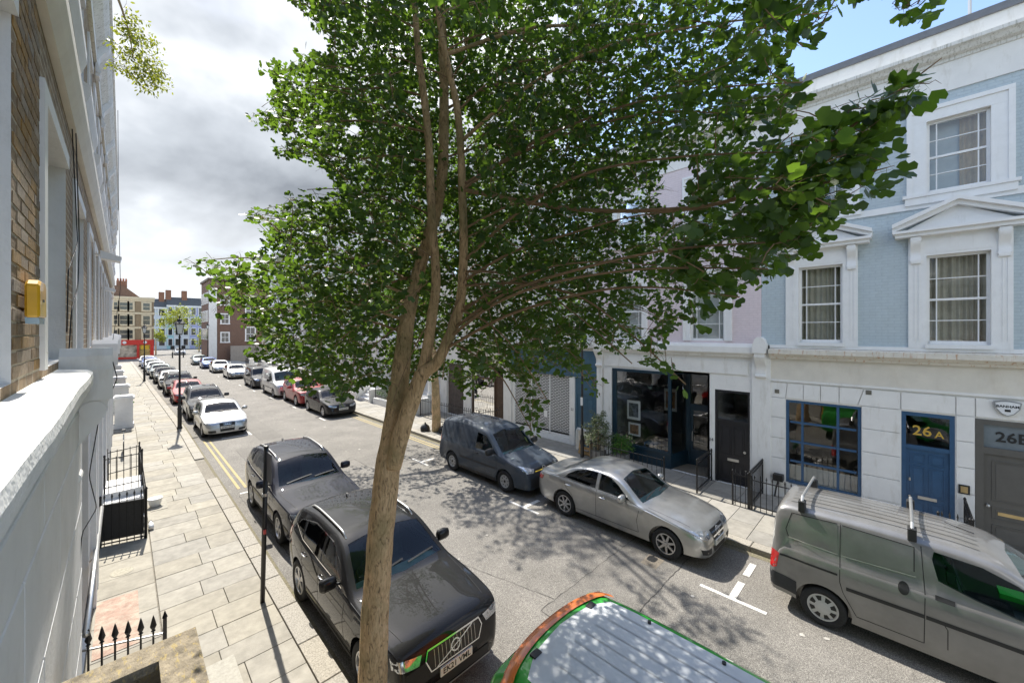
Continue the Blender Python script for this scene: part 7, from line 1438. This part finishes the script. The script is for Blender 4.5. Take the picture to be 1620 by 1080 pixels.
def blob_tree(name, label, base, r0, path, crown, n, leaf, m, rng, group=None, cat='tree', twig=True, shape=None, shoot=(.3, .6), per=.06, trunkm=None, pname='trunk', kl=1., bark=True):
    t = thing(name, label, cat, base, group); b = Vector(base); P = [b]+[Vector(p) for p in path]; k = len(P); s = stem_mesh(t, pname, P, [r0*(1-.8*i/(k-1)) for i in range(k)], 14, .15, .08, trunkm); skel = [q for q, _ in s[len(s)//3:]]
    T = []
    for (c, rd, num) in crown:
        c = np.array(c); rd = np.array(rd); j = 0
        while j < num:
            q = rng.normal(0, 1, 3); q = q/np.linalg.norm(q)*rng.random()**.45; p = c+q*rd
            T.append(p); j += 1
    for (c, rd, num) in crown:
        c = Vector(c); a = min([q for q, _ in s], key=lambda p: (p-c).length+max(0, p.z-c.z)*2)
        if (c-a).length > .4 and bark: st = stem_mesh(t, 'branch', [a, a.lerp(c, .5)+Vector((0, 0, .1*(c-a).length)), c], [r0*.35, r0*.25, r0*.1], 8, .2, .06, trunkm); skel += [q for q, _ in st]
    tw, LP, LD, LN, LS = grow(skel, T, rng, shoot, per, kl, leaf, .2, (base[0], base[1]), .4)
    if twig: twig_obj(t, tw, TWIG)
    me = leaves_mesh('foliage', LP-np.array(ORG[t.name]), LD, LN, LS, m, shape); o = link(bpy.data.objects.new('foliage', me)); o.parent = t; o['kind'] = 'stuff'; return t
g2 = np.random.default_rng(5)
cr = []
for k in range(26):
    a = g2.uniform(0, 6.28); h = g2.uniform(5.8, 15); rr_ = (3.6 if h < 10 else 3.6-(h-10)*.42)*g2.uniform(.35, 1); cr.append(((9.7+rr_*math.cos(a)*1.0, 16.2+rr_*math.sin(a), h), (1.0, 1.0, .6), 18))
for (x, y, h) in ((6.3, 17.2, 6.0), (7.0, 15.5, 6.2), (5.9, 18.2, 6.6), (8.0, 14.0, 6.4), (7.7, 10.2, 9.6), (7.9, 9.6, 9.2)): cr.append(((x, y, h), (1.0, .9, .45), 14))  # last two clumps added, hidden from view, to cast shade on the near road
blob_tree('street_tree', 'slim street tree with black bags at its foot on the right pavement', (10.66, 15.82, .1), .22, [(10.62, 15.8, 2.0), (10.5, 15.9, 4.2), (10.2, 16.0, 7.5), (9.9, 16.1, 11), (9.8, 16.1, 15)], cr, 0, (.11, .16), LEAF2, g2, shoot=(.5, .9), per=.075, kl=1.0)
SH = oval_leaf()
blob_tree('gutter_shrub', 'yellow-green leafy shrub sprouting from the left roof cornice against the sky', (-.22, 8.8, 10.7), .025, [(-.08, 8.95, 10.35), (.05, 9.05, 9.95), (.12, 9.1, 9.5)], [((.12, 9.1, 9.6), (.36, .5, .50), 120), ((.30, 9.2, 9.35), (.28, .4, .28), 50), ((.05, 9.0, 10.1), (.12, .25, .3), 14)], 0, (.05, .08), LEAFY, g2, cat='shrub', shape=SH, shoot=(.06, .16), per=.016, pname='stem')
blob_tree('potted_shrub', 'tall grey-green shrub in a pot beside the wrapped pallet', (12.55, 8.0, .45), .035, [(12.55, 8.0, .9), (12.55, 8.0, 1.5)], [((12.55, 8.0, 1.15), (.5, .5, .55), 150), ((12.58, 7.98, 1.65), (.3, .3, .35), 60)], 0, (.045, .07), LEAFG, g2, cat='shrub', shape=SH, shoot=(.08, .2), per=.008, pname='stem')
blob_tree('potted_shrub', 'low bright green shrub in a tub in front of the shop window', (12.75, 7.15, .45), .03, [(12.75, 7.15, .7), (12.75, 7.15, .95)], [((12.75, 7.15, .85), (.38, .42, .32), 110)], 0, (.05, .08), LEAFB, g2, cat='shrub', shape=SH, shoot=(.08, .18), per=.008, pname='stem')
for (x, y, lbl) in ((12.55, 8.0, 'grey square planter holding the tall grey-green shrub'), (12.75, 7.15, 'grey square planter holding the low bright shrub')):
    t = thing('planter', lbl, 'planter', (x, y, .12)); mb = MB().box(x-.22, x+.22, y-.22, y+.22, .125, .5); mb.build('tub', mat('planter_grey', (.2, .2, .2), .8), t, bevel=.01); MB().box(x-.19, x+.19, y-.19, y+.19, .5, .505).build('soil', EARTH, t)
def small_tree(lbl, x, y, h, r, m, n=6, leaf=(.28, .45)):
    cr = [((x+g2.normal(0, r*.4), y+g2.normal(0, r*.4), h-r*.6+g2.uniform(-r, r)*.8), (r*.6, r*.6, r*.5), 20) for _ in range(n)]; blob_tree('far_tree', lbl, (x, y, 0), .15, [(x, y, h*.35), (x, y, h*.6), (x, y, h*.85)], cr, 0, leaf, m, g2, twig=False, shoot=(.4, .8), per=.16, group='trees at the street end')
small_tree('bright green street tree before the far turquoise house', 9.2, 118, 9.6, 2.5, LEAFY, 16)
small_tree('low green tree before the far lilac house', 13.4, 124, 5.0, 2.2, LEAFY, 8)
small_tree('dark bushy tree beside the red brick block', 15.3, 128, 9.5, 2.0, LEAF2, 7)
small_tree('small green tree behind the red shop corner', 4.9, 112, 5.5, 1.3, LEAFY, 5)
def hedge(lbl, x, y, z, rx, ry, rz, m, n=60): blob_tree('front_garden_shrub', lbl, (x, y, .12), .03, [(x, y, z*.6), (x, y, z)], [((x, y, z), (rx, ry, rz), n)], 0, (.07, .11), m, g2, cat='shrub', shape=SH, twig=False, shoot=(.12, .25), per=.04, group='front garden shrubs', pname='stem')
hedge('green shrub beside the nearest left gate pier', .0, 29.6, 1.0, .35, .9, .5, LEAFB); hedge('dark shrub between the second and third left gate piers', -.2, 36.5, 1.0, .35, 1.2, .5, LEAF2); hedge('leafy shrub by the first villa garden wall on the right', 12.3, 24.0, 1.0, .5, .8, .5, LEAFB); hedge('shrub by the second villa garden wall on the right', 12.2, 29.3, 1.1, .6, .9, .6, LEAF2); hedge('shrub by the third villa garden wall on the right', 12.1, 35.2, 1.2, .6, .9, .7, LEAFB)
# ---------------- street furniture and small things
def lamp_post(x, y, h, label):
    t = thing('lamp_post', label, 'street lamp', (x, y, .12), 'black street lamps'); z = .12
    MB().lathe([(.11, z), (.11, z+.08), (.085, z+.12), (.085, z+.95), (.10, z+1.0), (.075, z+1.06), (.05, z+1.2)], (x, y, 0), 14).build('base', IRON, t, smooth=False); MB().lathe([(.05, z+1.2), (.036, h-.95), (.05, h-.93), (.05, h-.88), (.03, h-.86), (.03, h-.78)], (x, y, 0), 12).build('column', IRON, t)
    f = MB(); zb = h-.75
    for k in range(4):
        a = math.pi/4+k*math.pi/2; f.tube([(x+.13*math.cos(a), y+.13*math.sin(a), zb), (x+.22*math.cos(a), y+.22*math.sin(a), h-.25)], .014, 5)
    f.lathe([(.14, zb-.04), (.15, zb)], (x, y, 0), 4, a0=math.pi/4); f.build('lantern_frame', IRON, t); MB().lathe([(.125, zb), (.212, h-.26)], (x, y, 0), 4, a0=math.pi/4).build('lantern_glass', mat('opal_glass', (.62, .66, .66), .25, var=.05), t)
    MB().lathe([(.25, h-.26), (.25, h-.22), (.10, h-.10), (.09, h-.02), (.03, h+.02), (.02, h+.1), (0, h+.14)], (x, y, 0), 12).build('lantern_cap', IRON, t)
lamp_post(1.97, 25.2, 5.55, 'nearer black lamp post with white lantern on the left pavement'); lamp_post(1.45, 52.0, 5.55, 'farther black lamp post with white lantern on the left pavement'); lamp_post(9.6, 79.0, 6.2, 'black lamp post before the red brick block')
t = thing('tall_post', 'tall thin black post beside the wrapped pallet, rising into the leaves', 'post', (12.42, 8.62, .12)); MB().lathe([(.07, .12), (.07, .9), (.045, 1.0), (.035, 6.0), (.0, 6.02)], (12.42, 8.62, 0), 12).build('shaft', IRON, t); MB().lathe([(.085, .62), (.10, .66), (.10, .74), (.085, .78)], (12.42, 8.62, 0), 12).build('collar', IRON, t); MB().box(12.36, 12.40, 8.58, 8.66, 2.1, 2.4).build('sticker', WHITE2, t)
# leaning sign post
t = thing('sign_post', 'black sign post leaning slightly at the left kerb with its plate edge-on', 'sign post', (1.74, 8.0, .12)); MB().tube([(1.745, 8.0, .10), (1.79, 7.94, 2.86)], .038, 12).build('pole', IRON, t, smooth=True); MB().lathe([(.042, 0), (.042, .03), (0, .04)], (1.79, 7.94, 2.86), 12).build('cap', IRON, t); o = MB().box(1.785, 1.797, 7.60, 7.90, 2.30, 2.80).build('sign_plate', mat('sign_back', (.10, .10, .11), .6), t); MB().lathe([(.045, 2.0), (.045, 2.05)], (1.775, 7.96, 0), 10).build('clip', STEEL, t); MB().box(1.74, 1.78, 7.90, 7.95, 1.35, 1.42).build('sticker', mat('sticker_red', (.5, .06, .05), .5), t)
# wrapped pallet
PW = mat('pallet_wood', (.50, .33, .16), .8, var=.25, scale=9); FILM = bpy.data.materials.new('plastic_film'); FILM.use_nodes = True; _t = FILM.node_tree; _b = _t.nodes['Principled BSDF']; _b.inputs['Base Color'].default_value = (.8, .8, .76, 1); _b.inputs['Roughness'].default_value = .25; _b.inputs['Alpha'].default_value = .55
t = thing('pallet', 'wooden pallet on its side in torn plastic film by the tall post', 'pallet', (12.45, 8.45, .12))
x = 12.62
for k in range(5): z = .16+.20*k; MB().box(x, x+.02, 7.85, 8.95, z, z+.10).build('slat', PW, t)
for k in range(3): y = 7.87+.48*k; MB().box(x+.02, x+.12, y, y+.10, .14, 1.06).build('block', PW, t)
for k in range(3): z = .16+.4*k; MB().box(x+.12, x+.14, 7.85, 8.95, z, z+.10).build('slat', PW, t)
mb = MB(); n = 26; rr = random.Random(2)
prof = [(.10, .9), (.03, 1.02), (-.03, 1.08), (.08, 1.13), (.2, 1.10), (.26, .85), (.27, .5)]
pv = [(-.06, 1.0, .55), (-.05, 1.10, .9), (.05, 1.16, 1), (.18, 1.14, 1), (.23, .9, 1), (.22, .5, 1)]
for i in range(n):
    y = 7.76+1.28*i/(n-1); low = rr.uniform(.45, .85) if 3 < i < n-4 else rr.uniform(.2, .4)
    for q, (dx, z, _) in enumerate([(-.05, low, 0), (-.06, (low+1.05)/2, 0), (-.03, 1.08, 0), (.06, 1.14, 0), (.18, 1.10, 0), (.20, .6, 0)]): mb.v.append((x+dx+rr.uniform(-.02, .02), y, z+rr.uniform(-.025, .025)))
for i in range(n-1):
    for k in range(5): a = i*6+k; mb.f.append((a, a+1, a+7, a+6)); mb.mi.append(0)
mb.build('plastic_wrap', FILM, t, recalc=False)
# rubbish bags
BAG = mat('bin_bag', (.012, .012, .013), .28, var=.3, scale=10, bump=.9, bscale=14)
def bag(x, y, s, lbl):
    t = thing('rubbish_bag', lbl, 'rubbish bag', (x, y, .12), 'black bags under the street tree'); mb = MB(); rg = random.Random(int(x*100)); seg = 18; prof = [(.02, 0), (.8, .02), (1.0, .25), (.95, .6), (.7, .95), (.3, 1.2), (.1, 1.3), (.22, 1.5)]
    for r, h in prof:
        for k in range(seg): a = 2*math.pi*k/seg; q = r*s*(1+rg.uniform(-.12, .12)); mb.v.append((x+q*math.cos(a), y+q*math.sin(a), .12+h*s*1.15*(1+rg.uniform(-.04, .04) if h else 1)))
    for i in range(len(prof)-1):
        for k in range(seg): a = i*seg+k; b = i*seg+(k+1) % seg; mb.f.append((a, b, b+seg, a+seg)); mb.mi.append(0)
    mb.build('bag', BAG, t, smooth=True); MB().lathe([(.12*s, .12+s*1.44), (.14*s, .12+s*1.52)], (x, y, 0), 8).build('tie', BLACK, t)
bag(10.32, 16.25, .24, 'black rubbish bag on the far side of the slim street tree'); bag(10.75, 15.35, .24, 'black rubbish bag on the near side of the slim street tree')
# tree pits
for (x, y, nm, l) in ((1.62, 3.62, 'tree_pit', 'earth pit round the trunk of the big street tree'), (10.62, 15.8, 'tree_pit', 'earth pit round the slim street tree')):
    t = thing(nm, l, 'tree pit', (x, y, .12)); MB().box(x-.42, x+.42, y-.5, y+.5, .11, .134).build('soil', EARTH, t); 
    for s in (-1, 1): MB().box(x+s*.42, x+s*.47, y-.55, y+.55, .11, .145).build('edging', GRANITE, t)
# bollards and signs at the junction
for i, (x, y) in enumerate(((6.6, 97.6), (8.2, 97.8))):
    t = thing('junction_bollard', ('left' if i == 0 else 'right')+' of the two dark bollards at the far junction', 'bollard', (x, y, 0), 'junction bollards'); MB().lathe([(.10, 0), (.10, .9), (.13, .92), (.13, 1.0), (.0, 1.1)], (x, y, 0), 10).build('shaft', IRON, t); MB().box(x-.3, x+.3, y-.03, y, 1.6, 2.3).build('sign', BLACK, t); MB().tube([(x, y, 1), (x, y, 1.6)], .03, 6).build('stalk', IRON, t)
